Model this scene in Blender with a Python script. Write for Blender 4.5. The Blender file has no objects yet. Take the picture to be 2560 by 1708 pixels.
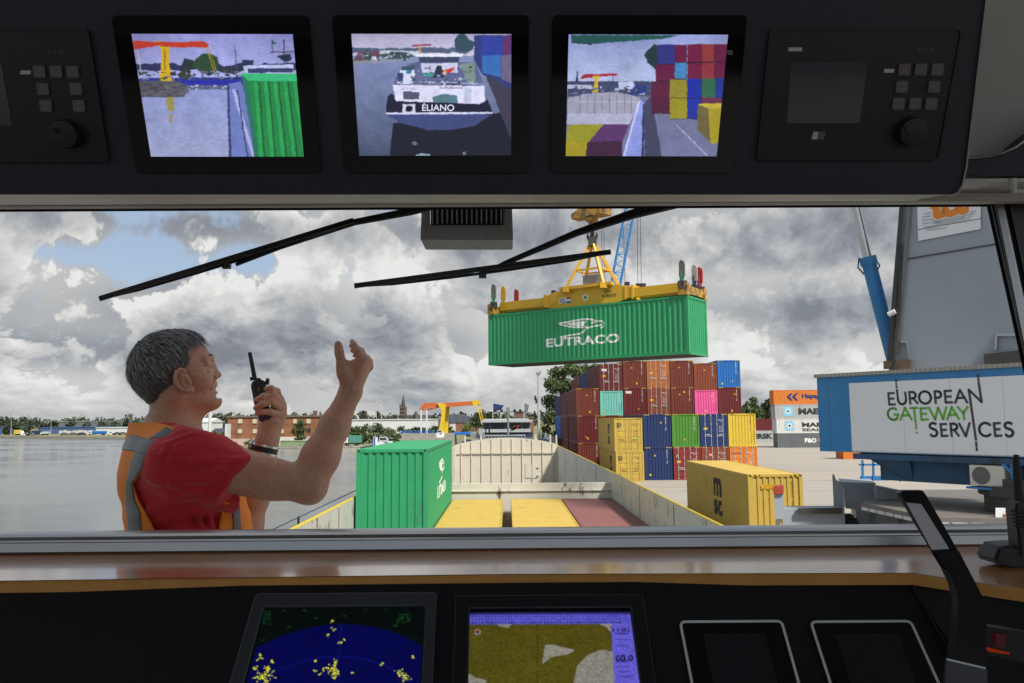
import bpy, bmesh, math, random
import numpy as np
from mathutils import Vector, Matrix, Quaternion
R = math.radians
random.seed(7); RNG = np.random.default_rng(7)
SC = bpy.context.scene; COL = SC.collection

# ------------------------------------------------------------------ camera
FPX, CX, CY = 2000.0, 1280.0, 854.0          # focal length in pixels of the 2560 x 1708 photograph
EYE = Vector((0, 0, 7.5))
ROLL, YAW, PITCH = 0.008, math.atan(16.6/2000), math.atan(195.9/2000)
fwd = Vector((math.sin(YAW)*math.cos(PITCH), math.cos(YAW)*math.cos(PITCH), math.sin(PITCH)))
rgt = fwd.cross(Vector((0, 0, 1))).normalized(); upv = rgt.cross(fwd)
q_ = Quaternion(fwd, ROLL); rgt = q_ @ rgt; upv = q_ @ upv
cam_d = bpy.data.cameras.new('camera'); cam = bpy.data.objects.new('camera', cam_d); COL.objects.link(cam)
m3 = Matrix((rgt, upv, -fwd)).transposed(); cam.matrix_world = Matrix.Translation(EYE) @ m3.to_4x4()
cam_d.sensor_width = 36; cam_d.lens = FPX*36/2560; cam_d.clip_start = .05; cam_d.clip_end = 6000
SC.camera = cam
SC.view_settings.view_transform = 'Standard'; SC.view_settings.look = 'None'
SC.view_settings.exposure = 0.32; SC.view_settings.gamma = 1
SC.cycles.max_bounces = 6; SC.cycles.diffuse_bounces = 3; SC.cycles.glossy_bounces = 3; SC.cycles.transparent_max_bounces = 10
SC.cycles.sample_clamp_indirect = 4; SC.cycles.caustics_reflective = False; SC.cycles.caustics_refractive = False

def ray(px, py): return rgt*((px-CX)/FPX) - upv*((py-CY)/FPX) + fwd
def P(px, py, Y):
    d = ray(px, py); return EYE + d*(Y/d.y)
def PL(px, py, pt, n):
    d = ray(px, py); return EYE + d*((Vector(pt)-EYE).dot(n)/d.dot(n))
def PZ(px, py, z):
    d = ray(px, py); return EYE + d*((z-EYE.z)/d.z)
def azel(px, py):
    d = ray(px, py).normalized(); return math.atan2(d.x, d.y), math.asin(d.z)

# ------------------------------------------------------------------ node helper
class NT:
    dim = '3D'
    def __init__(s, tree): s.t = tree; s.n = tree.nodes; s.l = tree.links
    def add(s, typ, ins=None, **kw):
        n = s.n.new(typ)
        for k, v in kw.items(): setattr(n, k, v)
        for k, v in (ins or {}).items(): s.put(n.inputs[k], v)
        return n
    def put(s, sock, v):
        if isinstance(v, bpy.types.NodeSocket): s.l.new(v, sock)
        else: sock.default_value = v
    def m(s, op, a, b=0.0, c=0.0, clamp=False):
        n = s.n.new('ShaderNodeMath'); n.operation = op; n.use_clamp = clamp
        s.put(n.inputs[0], a); s.put(n.inputs[1], b); s.put(n.inputs[2], c); return n.outputs[0]
    def mix(s, f, a, b):
        n = s.n.new('ShaderNodeMix'); n.data_type = 'RGBA'; s.put(n.inputs[0], f)
        for i, v in ((6, a), (7, b)):
            if not isinstance(v, bpy.types.NodeSocket) and len(v) == 3: v = (*v, 1)
            s.put(n.inputs[i], v)
        return n.outputs[2]
    def noise(s, vec, scale, detail=5, rough=.5, out=0, dist=0.0):
        n = s.n.new('ShaderNodeTexNoise'); n.noise_dimensions = s.dim
        if vec is not None: s.put(n.inputs['Vector'], vec)
        n.inputs['Scale'].default_value = scale; n.inputs['Detail'].default_value = detail
        n.inputs['Roughness'].default_value = rough; n.inputs['Distortion'].default_value = dist
        return n.outputs[out]
    def ramp(s, f, lo, hi):
        n = s.n.new('ShaderNodeMapRange'); n.interpolation_type = 'SMOOTHSTEP'
        s.put(n.inputs[0], f); n.inputs[1].default_value = lo; n.inputs[2].default_value = hi; return n.outputs[0]
    def xyz(s, x, y, z=0.0):
        n = s.n.new('ShaderNodeCombineXYZ'); s.put(n.inputs[0], x); s.put(n.inputs[1], y); s.put(n.inputs[2], z); return n.outputs[0]

# ------------------------------------------------------------------ sun and sky
SUN = Vector((.42, -.50, .78)).normalized()
sd = bpy.data.lights.new('sun', 'SUN'); so = bpy.data.objects.new('sun', sd); COL.objects.link(so)
sd.energy = 4.4; sd.angle = R(6); sd.color = (1, .95, .87)
so.rotation_euler = SUN.to_track_quat('Z', 'Y').to_euler(); so.location = (0, -20, 60)

W = bpy.data.worlds.new('World'); SC.world = W; W.use_nodes = True
W.cycles.sampling_method = 'MANUAL'; W.cycles.sample_map_resolution = 512
nt = NT(W.node_tree); nt.n.clear(); nt.dim = '2D'
sky = nt.add('ShaderNodeTexSky', sky_type='NISHITA', sun_disc=False)
sky.sun_elevation = math.asin(SUN.z); sky.sun_rotation = math.atan2(SUN.x, SUN.y)
sky.air_density = 1.0; sky.dust_density = .4; sky.ozone_density = 1.6
bg_sky = nt.add('ShaderNodeBackground', {'Color': nt.mix(.55, sky.outputs[0], (4.6, 5.5, 7.0)), 'Strength': .085})
tc = nt.add('ShaderNodeTexCoord'); sp = nt.add('ShaderNodeSeparateXYZ', {0: tc.outputs['Generated']})
dx, dy, dz = sp.outputs
el = nt.m('ARCSINE', dz); az = nt.m('ARCTAN2', dx, dy)
# clouds get flatter and smaller towards the horizon
lel = nt.m('LOGARITHM', nt.m('ADD', nt.m('MAXIMUM', el, 0.0), .075), math.e)
def qv(oel, oaz=0.0, seed=0.0):
    return nt.xyz(nt.m('MULTIPLY', nt.m('ADD', az, oaz+seed), 5.0), nt.m('ADD', nt.m('MULTIPLY', lel, 1.25), oel))
def gauss(a0, e0, wa, we):
    ga = nt.m('POWER', nt.m('DIVIDE', nt.m('SUBTRACT', az, a0), wa), 2.0)
    ge = nt.m('POWER', nt.m('DIVIDE', nt.m('SUBTRACT', el, e0), we), 2.0)
    return nt.m('EXPONENT', nt.m('MULTIPLY', nt.m('ADD', ga, ge), -1.0))
def blobs(lst):
    acc = 0.0
    for px, py, wx, wy, amp in lst:
        a0, e0 = azel(px, py)
        acc = nt.m('MULTIPLY_ADD', gauss(a0, e0, wx/2000, wy/2000), amp, acc)
    return acc
warp = nt.noise(qv(0, 0, 3.1), 1.3, 3, .45, out=1)
w = nt.add('ShaderNodeVectorMath', {0: warp, 1: (.5, .5, .5)}, operation='SUBTRACT')
w2 = nt.add('ShaderNodeVectorMath', {0: w.outputs[0]}, operation='SCALE'); w2.inputs['Scale'].default_value = .22
def dens(oel, oaz=0.0, puff=True):
    v = nt.add('ShaderNodeVectorMath', {0: qv(oel, oaz), 1: w2.outputs[0]}, operation='ADD').outputs[0]
    n = nt.noise(v, 1.15, 7, .5)
    vo = nt.add('ShaderNodeTexVoronoi', {'Vector': v, 'Scale': 2.3, 'Detail': 4.0, 'Roughness': .68, 'Lacunarity': 2.1}, feature='SMOOTH_F1', normalize=True, voronoi_dimensions='2D')
    vo.inputs['Smoothness'].default_value = .2
    return nt.m('SUBTRACT', nt.m('MULTIPLY', n, 1.0), nt.m('MULTIPLY', nt.m('SUBTRACT', vo.outputs['Distance'], .3), .46))
d0 = dens(0.0); d1 = dens(.10, .006); d2 = dens(.36, .01)
cover = blobs([(640, 665, 260, 55, -.11), (980, 690, 110, 50, -.16), (1150, 720, 90, 60, -.10), (150, 635, 230, 24, -.08), (720, 930, 350, 90, .30), (2250, 820, 300, 80, .3), (1230, 790, 150, 50, .16),
               (170, 770, 300, 90, .20), (800, 775, 220, 80, .22), (250, 560, 500, 40, .18), (1800, 650, 800, 200, .42), (1500, 560, 300, 80, .2),
               (1000, 860, 260, 60, .12), (100, 920, 300, 50, .10), (1300, 1040, 2500, 50, .22), (1800, 950, 900, 80, .16), (1000, 960, 1200, 50, .08)])
D = nt.m('ADD', d0, cover)
mask = nt.ramp(D, .42, .54)
lit = nt.m('SUBTRACT', d0, nt.m('MULTIPLY_ADD', d1, .62, nt.m('MULTIPLY', d2, .38)))
thick = nt.ramp(D, .5, .9)
tone = nt.m('MULTIPLY', blobs([(140, 690, 260, 60, .10), (760, 690, 190, 50, .14), (1180, 590, 160, 70, -.05), (230, 880, 420, 36, -.13), (880, 850, 230, 42, -.14),
              (300, 540, 700, 40, -.13), (1150, 570, 300, 60, -.11), (1900, 590, 380, 60, -.13), (2050, 775, 290, 36, -.12), (1900, 890, 600, 40, .13), (1330, 780, 200, 50, .05),
              (2000, 690, 300, 24, .09), (1850, 740, 200, 18, .04), (600, 950, 900, 40, .05), (1000, 720, 120, 60, .06)]), .95)
val = nt.m('ADD', nt.m('MULTIPLY_ADD', lit, 1.15, .665), tone)
val = nt.m('SUBTRACT', val, nt.m('MULTIPLY', thick, .13))
back = nt.m('ADD', nt.m('MULTIPLY_ADD', nt.noise(qv(.3, .7), .9, 5, .5), .34, .47), nt.m('MULTIPLY', tone, .8))
front = nt.ramp(nt.m('ADD', d0, nt.m('MULTIPLY', cover, .35)), .475, .525)
rim = nt.m('MULTIPLY', nt.m('MULTIPLY', front, nt.m('SUBTRACT', 1.0, nt.ramp(d0, .485, .575))), .10)
val = nt.m('ADD', nt.m('ADD', nt.m('MULTIPLY', val, front), nt.m('MULTIPLY', back, nt.m('SUBTRACT', 1.0, front))), rim)
hz = nt.ramp(el, .075, -.005)
val = nt.m('ADD', nt.m('MULTIPLY', val, nt.m('SUBTRACT', 1.0, nt.m('MULTIPLY', hz, .45))), nt.m('MULTIPLY', hz, .45*.74))
val = nt.m('MINIMUM', nt.m('MAXIMUM', val, .46), .82)
val = nt.m('POWER', val, 2.0)
ccol = nt.mix(nt.ramp(val, .12, .55), (.84, .92, 1.08), (1.0, .99, .97))
bg_cl = nt.add('ShaderNodeBackground', {'Color': ccol, 'Strength': val})
mx = nt.add('ShaderNodeMixShader', {0: mask, 1: bg_sky.outputs[0], 2: bg_cl.outputs[0]})
nt.add('ShaderNodeOutputWorld', {0: mx.outputs[0]})

# ------------------------------------------------------------------ materials
MATS = {}
def mat(name, col, rough=.5, metal=0.0, var=.12, vs=4.0, bump=0.0, bs=60.0, spec=.5, dirt=None, coat=0.0, fn=None):
    if name in MATS: return MATS[name]
    m = bpy.data.materials.new(name); m.use_nodes = True; t = NT(m.node_tree); t.n.clear()
    tcn = t.add('ShaderNodeTexCoord'); ob = tcn.outputs['Object']
    b = t.add('ShaderNodeBsdfPrincipled', {'Roughness': rough, 'Metallic': metal})
    b.inputs['Specular IOR Level'].default_value = spec; b.inputs['Coat Weight'].default_value = coat
    c = (*col, 1)
    n1 = t.noise(ob, vs, 5, .6)
    out = t.mix(n1, tuple(max(0, x*(1-var)) for x in col), tuple(min(1, x*(1+var)) for x in col)) if var else None
    if dirt:                                         # (colour, threshold lo, hi, scale, vertical stretch)
        dc, lo, hi, dsn, st = dirt
        mp = t.add('ShaderNodeMapping', {0: ob}); mp.inputs['Scale'].default_value = (1, 1, st)
        out = t.mix(t.ramp(t.noise(mp.outputs[0], dsn, 8, .68), lo, hi), out if out else c, dc)
    if fn: out = fn(t, ob, out if out else c, b) or out
    t.put(b.inputs['Base Color'], out if out else c)
    if bump:
        bp = t.add('ShaderNodeBump', {'Height': t.noise(ob, bs, 4, .6), 'Strength': bump}); bp.inputs['Distance'].default_value = .01
        t.put(b.inputs['Normal'], bp.outputs[0])
    if rough and var:
        t.put(b.inputs['Roughness'], t.m('MULTIPLY_ADD', n1, .16, max(.02, rough-.08)))
    t.add('ShaderNodeOutputMaterial', {0: b.outputs[0]})
    MATS[name] = m; return m
def emit(name, col, s=1.0):
    if name in MATS: return MATS[name]
    m = bpy.data.materials.new(name); m.use_nodes = True; t = NT(m.node_tree); t.n.clear()
    e = t.add('ShaderNodeEmission', {0: (*col, 1), 1: s}); t.add('ShaderNodeOutputMaterial', {0: e.outputs[0]}); MATS[name] = m; return m

# ------------------------------------------------------------------ objects
ORG = {}
class MB:
    def __init__(s): s.v = []; s.f = []; s.mi = []; s.cur = 0
    def mesh(s, vs, fs):
        o = len(s.v); s.v += [tuple(x) for x in vs]
        for f in fs: s.f.append(tuple(i+o for i in f)); s.mi.append(s.cur)
        return s
    def box(s, a, b):
        (x0, y0, z0), (x1, y1, z1) = a, b
        return s.mesh([(x0,y0,z0),(x1,y0,z0),(x1,y1,z0),(x0,y1,z0),(x0,y0,z1),(x1,y0,z1),(x1,y1,z1),(x0,y1,z1)],
                      [(0,3,2,1),(4,5,6,7),(0,1,5,4),(1,2,6,5),(2,3,7,6),(3,0,4,7)])
    def cbox(s, c, d): return s.box([c[i]-d[i]/2 for i in range(3)], [c[i]+d[i]/2 for i in range(3)])
    def hexa(s, a, b):                                # two quads, same winding
        n = len(a); return s.mesh(list(a)+list(b), [tuple(range(n-1, -1, -1)), tuple(range(n, 2*n))] + [(i, (i+1) % n, n+(i+1) % n, n+i) for i in range(n)])
    def prism(s, pts, vec):                           # polygon (3D points) extruded along vec
        vec = Vector(vec); return s.hexa([Vector(p) for p in pts], [Vector(p)+vec for p in pts])
    def bar(s, p, q, w, h=None, up=(0, 0, 1)):
        h = h or w; p, q = Vector(p), Vector(q); d = (q-p).normalized(); up = Vector(up)
        if abs(d.dot(up)) > .98: up = Vector((0, 1, 0)) if abs(d.y) < .9 else Vector((1, 0, 0))
        x = d.cross(up).normalized()*(w/2); y = x.cross(d).normalized()*(h/2)
        c = [-x-y, x-y, x+y, -x+y]; return s.hexa([p+k for k in c], [q+k for k in c])
    def tube(s, pts, r, n=8, cap=True):
        pts = [Vector(p) for p in pts]; rs = r if isinstance(r, (list, tuple)) else [r]*len(pts)
        o = len(s.v); prev = None
        for i, p in enumerate(pts):
            d = (pts[min(i+1, len(pts)-1)]-pts[max(i-1, 0)]).normalized()
            if prev is None:
                a = Vector((0, 0, 1)) if abs(d.z) < .9 else Vector((1, 0, 0)); x = d.cross(a).normalized()
            else: x = (prev-d*prev.dot(d)).normalized()
            prev = x; y = d.cross(x)
            for k in range(n):
                t = 2*math.pi*k/n; s.v.append(tuple(p+(x*math.cos(t)+y*math.sin(t))*rs[i]))
        for i in range(len(pts)-1):
            for k in range(n):
                a = o+i*n+k; b = o+i*n+(k+1) % n; s.f.append((a, b, b+n, a+n)); s.mi.append(s.cur)
        if cap:
            s.f.append(tuple(o+k for k in range(n-1, -1, -1))); s.mi.append(s.cur)
            e = o+(len(pts)-1)*n; s.f.append(tuple(e+k for k in range(n))); s.mi.append(s.cur)
        return s
    def lathe(s, c, prof, n=24, ax=(0, 0, 1)):        # profile of (r, h)
        ax = Vector(ax).normalized(); return s.tube_prof(Vector(c), ax, prof, n)
    def tube_prof(s, c, ax, prof, n):
        a = Vector((0, 0, 1)) if abs(ax.z) < .9 else Vector((1, 0, 0)); x = ax.cross(a).normalized(); y = ax.cross(x); o = len(s.v)
        for r, h in prof:
            for k in range(n):
                t = 2*math.pi*k/n; s.v.append(tuple(c+ax*h+(x*math.cos(t)+y*math.sin(t))*r))
        for i in range(len(prof)-1):
            for k in range(n):
                p = o+i*n+k; q = o+i*n+(k+1) % n; s.f.append((p, q, q+n, p+n)); s.mi.append(s.cur)
        s.f.append(tuple(o+k for k in range(n-1, -1, -1))); s.mi.append(s.cur)
        e = o+(len(prof)-1)*n; s.f.append(tuple(e+k for k in range(n))); s.mi.append(s.cur); return s
    def me(s, name, org=(0, 0, 0), smooth=False):
        o = Vector(org); me = bpy.data.meshes.new(name)
        me.from_pydata([tuple(Vector(v)-o) for v in s.v], [], s.f)
        if any(s.mi): me.polygons.foreach_set('material_index', s.mi)
        bm = bmesh.new(); bm.from_mesh(me); bmesh.ops.recalc_face_normals(bm, faces=bm.faces); bm.to_mesh(me); bm.free()
        if smooth:
            me.polygons.foreach_set('use_smooth', [True]*len(me.polygons))
            try: me.set_sharp_from_angle(angle=R(38))
            except Exception: pass
        return me
def link(name, data, mats=None, parent=None):
    o = bpy.data.objects.new(name, data); COL.objects.link(o)
    if mats is not None and data is not None and len(data.materials) == 0:
        for m in (mats if isinstance(mats, (list, tuple)) else [mats]): data.materials.append(m)
    if parent is not None: o.parent = parent; ORG[o.name] = ORG.get(parent.name, Vector())
    return o
def tag(o, label=None, cat=None, group=None, kind=None):
    if label: o['label'] = label
    if cat: o['category'] = cat
    if group: o['group'] = group
    if kind: o['kind'] = kind
    return o
def thing(name, label, cat, base=(0, 0, 0), group=None):
    o = link(name, None); o.location = base; ORG[o.name] = Vector(base); o.empty_display_size = .2
    return tag(o, label, cat, group)
def part(name, mb, m, parent, smooth=False, label=None, bev=0):
    o = link(name, mb.me(name, ORG.get(parent.name, (0, 0, 0)), smooth), m, parent)
    if bev: bevel(o, bev)
    if label: o['label'] = label
    return o
def solo(name, mb, m, label=None, cat=None, base=(0, 0, 0), group=None, kind=None, smooth=False, bev=0):
    o = link(name, mb.me(name, base, smooth), m); o.location = base; ORG[o.name] = Vector(base)
    if bev: bevel(o, bev)
    return tag(o, label, cat, group, kind)
def bevel(o, w, seg=2):
    bm = bmesh.new(); bm.from_mesh(o.data); bmesh.ops.remove_doubles(bm, verts=bm.verts, dist=1e-5)
    es = [e for e in bm.edges if len(e.link_faces) == 2 and e.calc_face_angle(0) > R(30)]
    bmesh.ops.bevel(bm, geom=es, offset=w, segments=seg, affect='EDGES', clamp_overlap=True)
    bm.to_mesh(o.data); bm.free()
    o.data.polygons.foreach_set('use_smooth', [True]*len(o.data.polygons))
    try: o.data.set_sharp_from_angle(angle=R(40))
    except Exception: pass
def dup(o, parent=None):
    c = o.copy(); COL.objects.link(c)
    if parent is not None: c.parent = parent
    for ch in list(o.children): dup(ch, c)
    return c

# ------------------------------------------------------------------ lettering
_TX = {}
def glyphs(s, bold=0.0, shear=0.0, space=1.0):
    k = (s, bold, shear, space)
    if k not in _TX:
        cu = bpy.data.curves.new('t', 'FONT'); cu.body = s; cu.offset = bold; cu.shear = shear; cu.space_character = space; cu.resolution_u = 4
        ob = bpy.data.objects.new('t', cu); me = bpy.data.meshes.new_from_object(ob)
        v = np.array([x.co[:2] for x in me.vertices]); f = [tuple(p.vertices) for p in me.polygons]
        lo, hi = v.min(0), v.max(0); _TX[k] = ((v-lo)/(hi-lo), f, (hi-lo))
        bpy.data.objects.remove(ob); bpy.data.curves.remove(cu); bpy.data.meshes.remove(me)
    return _TX[k]
def write(mb, s, org, xv, yv, bold=0.0, shear=0.0, space=1.0, fit=True):
    """text into mb filling the parallelogram org, org+xv, org+yv (fit False: width follows from the height)"""
    v, f, sz = glyphs(s, bold, shear, space); org, xv, yv = Vector(org), Vector(xv), Vector(yv)
    if not fit: xv = xv.normalized()*(yv.length*sz[0]/sz[1])
    return mb.mesh([org+xv*float(a)+yv*float(b) for a, b in v], f)
def stroke(mb, pts, w, org, xv, yv):
    """a polyline of width w in the (xv, yv) unit plane"""
    org, xv, yv = Vector(org), Vector(xv), Vector(yv)
    n = xv.cross(yv).normalized(); q = [org+xv*a+yv*b for a, b in pts]
    for i in range(len(q)-1):
        d = (q[i+1]-q[i]).normalized(); s = n.cross(d)*(w/2); e = d*(w*.3)
        mb.mesh([q[i]-s-e, q[i+1]-s+e, q[i+1]+s+e, q[i]+s-e], [(0, 1, 2, 3)])
    return mb

# ------------------------------------------------------------------ foliage
def leaf_mat(name, dark, light):
    def fn(t, ob, c, b):
        at = t.add('ShaderNodeAttribute', attribute_name='leaf'); b.inputs['Roughness'].default_value = .6
        b.inputs['Specular IOR Level'].default_value = .25
        return t.mix(at.outputs['Fac'], dark, light)
    return mat(name, dark, .6, fn=fn, var=0)
def crown_mesh(name, lobes, n, ls, org, flat=.0):
    """n leaf-clump faces spread through ellipsoid lobes ((x,y,z),(rx,ry,rz)); ls = leaf size"""
    w = np.array([r[0]*r[2]+r[1]*r[2] for c, r in lobes]); cnt = RNG.multinomial(n, w/w.sum()); V = []; A = []
    for (c, r), k in zip(lobes, cnt):
        d = RNG.normal(size=(k, 3)); d /= np.linalg.norm(d, axis=1)[:, None]
        rad = (RNG.random(k)**.33)*(.72+.34*RNG.random(k)); p = np.array(c)+d*rad[:, None]*np.array(r)
        nn = d+RNG.normal(size=(k, 3))*.7; nn /= np.linalg.norm(nn, axis=1)[:, None]
        a = np.cross(nn, RNG.normal(size=(k, 3))); a /= np.linalg.norm(a, axis=1)[:, None]; b = np.cross(nn, a)
        s = ls*(.5+RNG.random(k))[:, None]
        q = np.stack([p-a*s*.9, p-b*s*.5, p+a*s, p+b*s*.55], 1); V.append(q); A.append(np.clip(RNG.normal(.45, .22, k)+RNG.normal(0, .13), 0, 1))
    V = np.concatenate(V).reshape(-1, 3)-np.array(org); A = np.repeat(np.concatenate(A), 4); nf = len(V)//4
    me = bpy.data.meshes.new(name); me.from_pydata(V.tolist(), [], np.arange(nf*4).reshape(-1, 4).tolist())
    at = me.attributes.new('leaf', 'FLOAT', 'POINT'); at.data.foreach_set('value', A.astype(np.float32)); return me
def lobes_of(x, y, z0, h, w, k=9, low=.25, dp=None):
    L = []; dp = dp or w
    for i in range(k):
        t = low+(1-low)*((i+.5)/k)*.86; env = math.sin(math.pi*min(1, .16+.84*(t-low)/(1-low)*.93))**.6
        a = random.uniform(0, 6.28); rr = random.uniform(.12, .32)*env
        L.append(((x+math.cos(a)*w*rr, y+math.sin(a)*dp*rr, z0+h*t), (w*random.uniform(.2, .3)*env+.05*w, dp*random.uniform(.2, .3)*env+.05*dp, h*random.uniform(.12, .19))))
    return L
BARK = mat('bark', (.09, .07, .05), .9, bump=.4, bs=8)
LEAF = {'dark': leaf_mat('leaf_dark', (.022, .036, .012), (.085, .12, .035)), 'mid': leaf_mat('leaf_mid', (.042, .064, .02), (.115, .15, .045)),
        'light': leaf_mat('leaf_light', (.06, .085, .02), (.22, .26, .065)), 'far': leaf_mat('leaf_far', (.042, .056, .036), (.085, .105, .058)),
        'grey': leaf_mat('leaf_grey', (.05, .065, .035), (.17, .2, .10))}
def tree(name, label, cat, x, y, z0, h, w, n=700, ls=.5, kind='mid', group=None, k=9, low=.25, lobes=None, trunk=True):
    root = thing(name, label, cat, (x, y, z0), group)
    L = lobes or lobes_of(x, y, z0, h, w, k, low)
    c = link('crown', crown_mesh('crown', L, n, ls, (x, y, z0)), LEAF[kind], root)
    if trunk:
        b = MB(); tr = max(.06, h*.018); b.tube([(x, y, z0-.2), (x+.1*tr, y, z0+h*.3), (x-.3*tr, y, z0+h*.75)], [tr*1.3, tr, tr*.3], 7)
        for cc, rr in L[::2]: b.tube([(x, y, z0+h*max(.15, low*.8)), tuple((Vector(cc)+Vector((x, y, z0+h*low)))/2+Vector((0, 0, h*.05))), cc], [tr*.6, tr*.4, tr*.12], 5)
        part('trunk', b, BARK, root, True)
    return root
# ================================================================== SETTING
def water_fn(t, ob, c, b):
    mp = t.add('ShaderNodeMapping', {0: ob}); mp.inputs['Scale'].default_value = (.5, 1.9, 1)
    h1 = t.noise(mp.outputs[0], 2.6, 6, .68, dist=.4); h2 = t.noise(mp.outputs[0], .22, 3, .5)
    h = t.m('ADD', h1, t.m('MULTIPLY', h2, 1.2))
    bp = t.add('ShaderNodeBump', {'Height': h, 'Strength': .5}); bp.inputs['Distance'].default_value = .45
    t.put(b.inputs['Normal'], bp.outputs[0]); b.inputs['IOR'].default_value = 1.5
    t.put(b.inputs['Roughness'], t.m('MULTIPLY_ADD', t.ramp(t.noise(ob, .025, 4, .6), .4, .62), .12, .05))
WATER = mat('water', (.185, .20, .205), .08, fn=water_fn, var=0)
solo('water', MB().mesh([(-4000, -200, 0), (60, -200, 0), (60, 5000, 0), (-4000, 5000, 0)], [(0, 1, 2, 3)]), WATER, kind='structure')

def grass_fn(t, ob, c, b):
    n = t.noise(ob, .35, 6, .7); return t.mix(t.ramp(n, .35, .65), (.10, .115, .04), (.30, .27, .12))
GRASS = mat('grass_ground', (.12, .13, .05), .95, fn=grass_fn)
def paving_fn(t, ob, c, b):
    br = t.add('ShaderNodeTexBrick', {'Vector': ob}); br.inputs['Scale'].default_value = 2.0
    br.inputs['Color1'].default_value = (.35, .315, .26, 1); br.inputs['Color2'].default_value = (.40, .36, .30, 1); br.inputs['Mortar'].default_value = (.30, .27, .23, 1)
    br.inputs['Mortar Size'].default_value = .03
    big = t.noise(ob, .12, 6, .62); mp = t.add('ShaderNodeMapping', {0: ob}); mp.inputs['Scale'].default_value = (.05, .9, 1)
    tr = t.noise(mp.outputs[0], 1.0, 4, .6)
    o = t.mix(t.ramp(big, .42, .66), br.outputs[0], (.33, .305, .27)); return t.mix(t.m('MULTIPLY', t.ramp(tr, .5, .68), .55), o, (.21, .195, .175))
PAVING = mat('paving', (.3, .28, .24), .85, fn=paving_fn, bump=.1, bs=20)
CONC = mat('concrete', (.33, .31, .27), .9, var=.2, vs=.8, bump=.3, bs=6, dirt=((.14, .13, .10), .52, .7, .6, 3))

edge = [Vector((6.3, -60, 0)), Vector((6.3, 262, 0)), Vector((-16, 262, 0))] + [PZ(*p, 0) for p in ((1130, 1099), (1010, 1107), (900, 1132), (760, 1135), (560, 1136), (500, 1128))] + [PZ(480, 1104, 0), PZ(330, 1100.5, 0), PZ(0, 1097, 0), PZ(-500, 1098, 0), Vector((-3000, 500, 0))]
GZ = 1.4
out = [(-4000, 5000), (4000, 5000), (4000, -60)]
g = MB(); top = [(p.x, p.y, GZ) for p in edge]+[(a, b, GZ) for a, b in out]
g.mesh(top, [tuple(range(len(top)))]); solo('ground', g, GRASS, kind='structure')
qw = MB()
for a, b in zip(edge[:-1], edge[1:]): qw.mesh([(a.x, a.y, -1), (b.x, b.y, -1), (b.x, b.y, GZ+.02), (a.x, a.y, GZ+.02)], [(0, 1, 2, 3)])
for a, b in zip(edge[3:9], edge[4:9]): qw.bar(a+Vector((0, .25, GZ+.1)), b+Vector((0, .25, GZ+.1)), .6, .35)
solo('bank_wall', qw, CONC, 'low concrete bank wall along the far waterside below the brick warehouse', 'wall')
QZ = 2.1
q = MB(); q.box((6.3, -60, 0.2), (320, 235, QZ)); solo('quay', q, PAVING, kind='structure')

# ------------------------------------------------------------------ wheelhouse shell
DARK = mat('navy_vinyl', (.019, .022, .036), .5, bump=.25, bs=900, vs=30, var=.2)
DARKP = mat('dark_plastic', (.010, .010, .012), .42, bump=.15, bs=700)
BLACK = mat('black_gloss', (.003, .003, .004), .06, var=0)
RUBBER = mat('black_rubber', (.010, .010, .010), .6)
ALU = mat('brushed_aluminium', (.38, .38, .385), .30, metal=1, var=.06, vs=3)
CREAMTRIM = mat('cream_trim', (.62, .58, .52), .45, var=.04)
LINING = mat('grey_lining', (.50, .48, .46), .8, bump=.12, bs=300, var=.05)
def wood_fn(t, ob, c, b):
    mp = t.add('ShaderNodeMapping', {0: ob}); mp.inputs['Scale'].default_value = (1.2, 22, 22)
    n = t.noise(mp.outputs[0], 2.2, 6, .6, dist=.8); n2 = t.noise(mp.outputs[0], 9, 3, .5)
    b.inputs['Coat Weight'].default_value = .9; b.inputs['Coat Roughness'].default_value = .09; b.inputs['Coat IOR'].default_value = 2.1
    return t.mix(t.ramp(n, .35, .66), t.mix(n2, (.55, .20, .04), (.66, .26, .055)), (.75, .36, .09))
WOOD = mat('lacquered_wood', (.25, .1, .025), .25, spec=.6, fn=wood_fn)
FLOORM = mat('floor_vinyl', (.045, .045, .05), .6)
solo('floor', MB().box((-3, -3, 6.2), (3, 1.5, 6.25)), FLOORM, kind='structure')
solo('ceiling', MB().box((-3, -2.2, 8.62), (3, 1.62, 8.68)), LINING, kind='structure')
wl = MB()
for sx in (-1, 1):
    x0, x1 = sorted((sx*2.9, sx*3.0)); wl.box((x0, -3, 6.25), (x1, 1.5, 7.2)); wl.box((x0, -1.4, 8.4), (x1, 1.5, 8.62))
    for y in (-1.4, .1, 1.38): wl.box((x0, y, 7.2), (x1, y+.12, 8.4))
wl.box((-2.9, -3, 6.25), (2.9, -2.9, 7.1))
solo('wheelhouse_wall', wl, LINING, kind='structure')
wf = MB(); wf.box((-3, 1.47, 6.2), (3, 1.6, 7.24)); wf.box((-3, 1.5, 7.98), (3, 1.62, 8.62)); solo('front_wall', wf, mat('wheelhouse_white', (.42, .42, .42), .5), kind='structure')

# deck outside the windscreen that the man stands on
DECK = mat('deck_paint', (.36, .37, .37), .7, bump=.2, bs=30)

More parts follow.
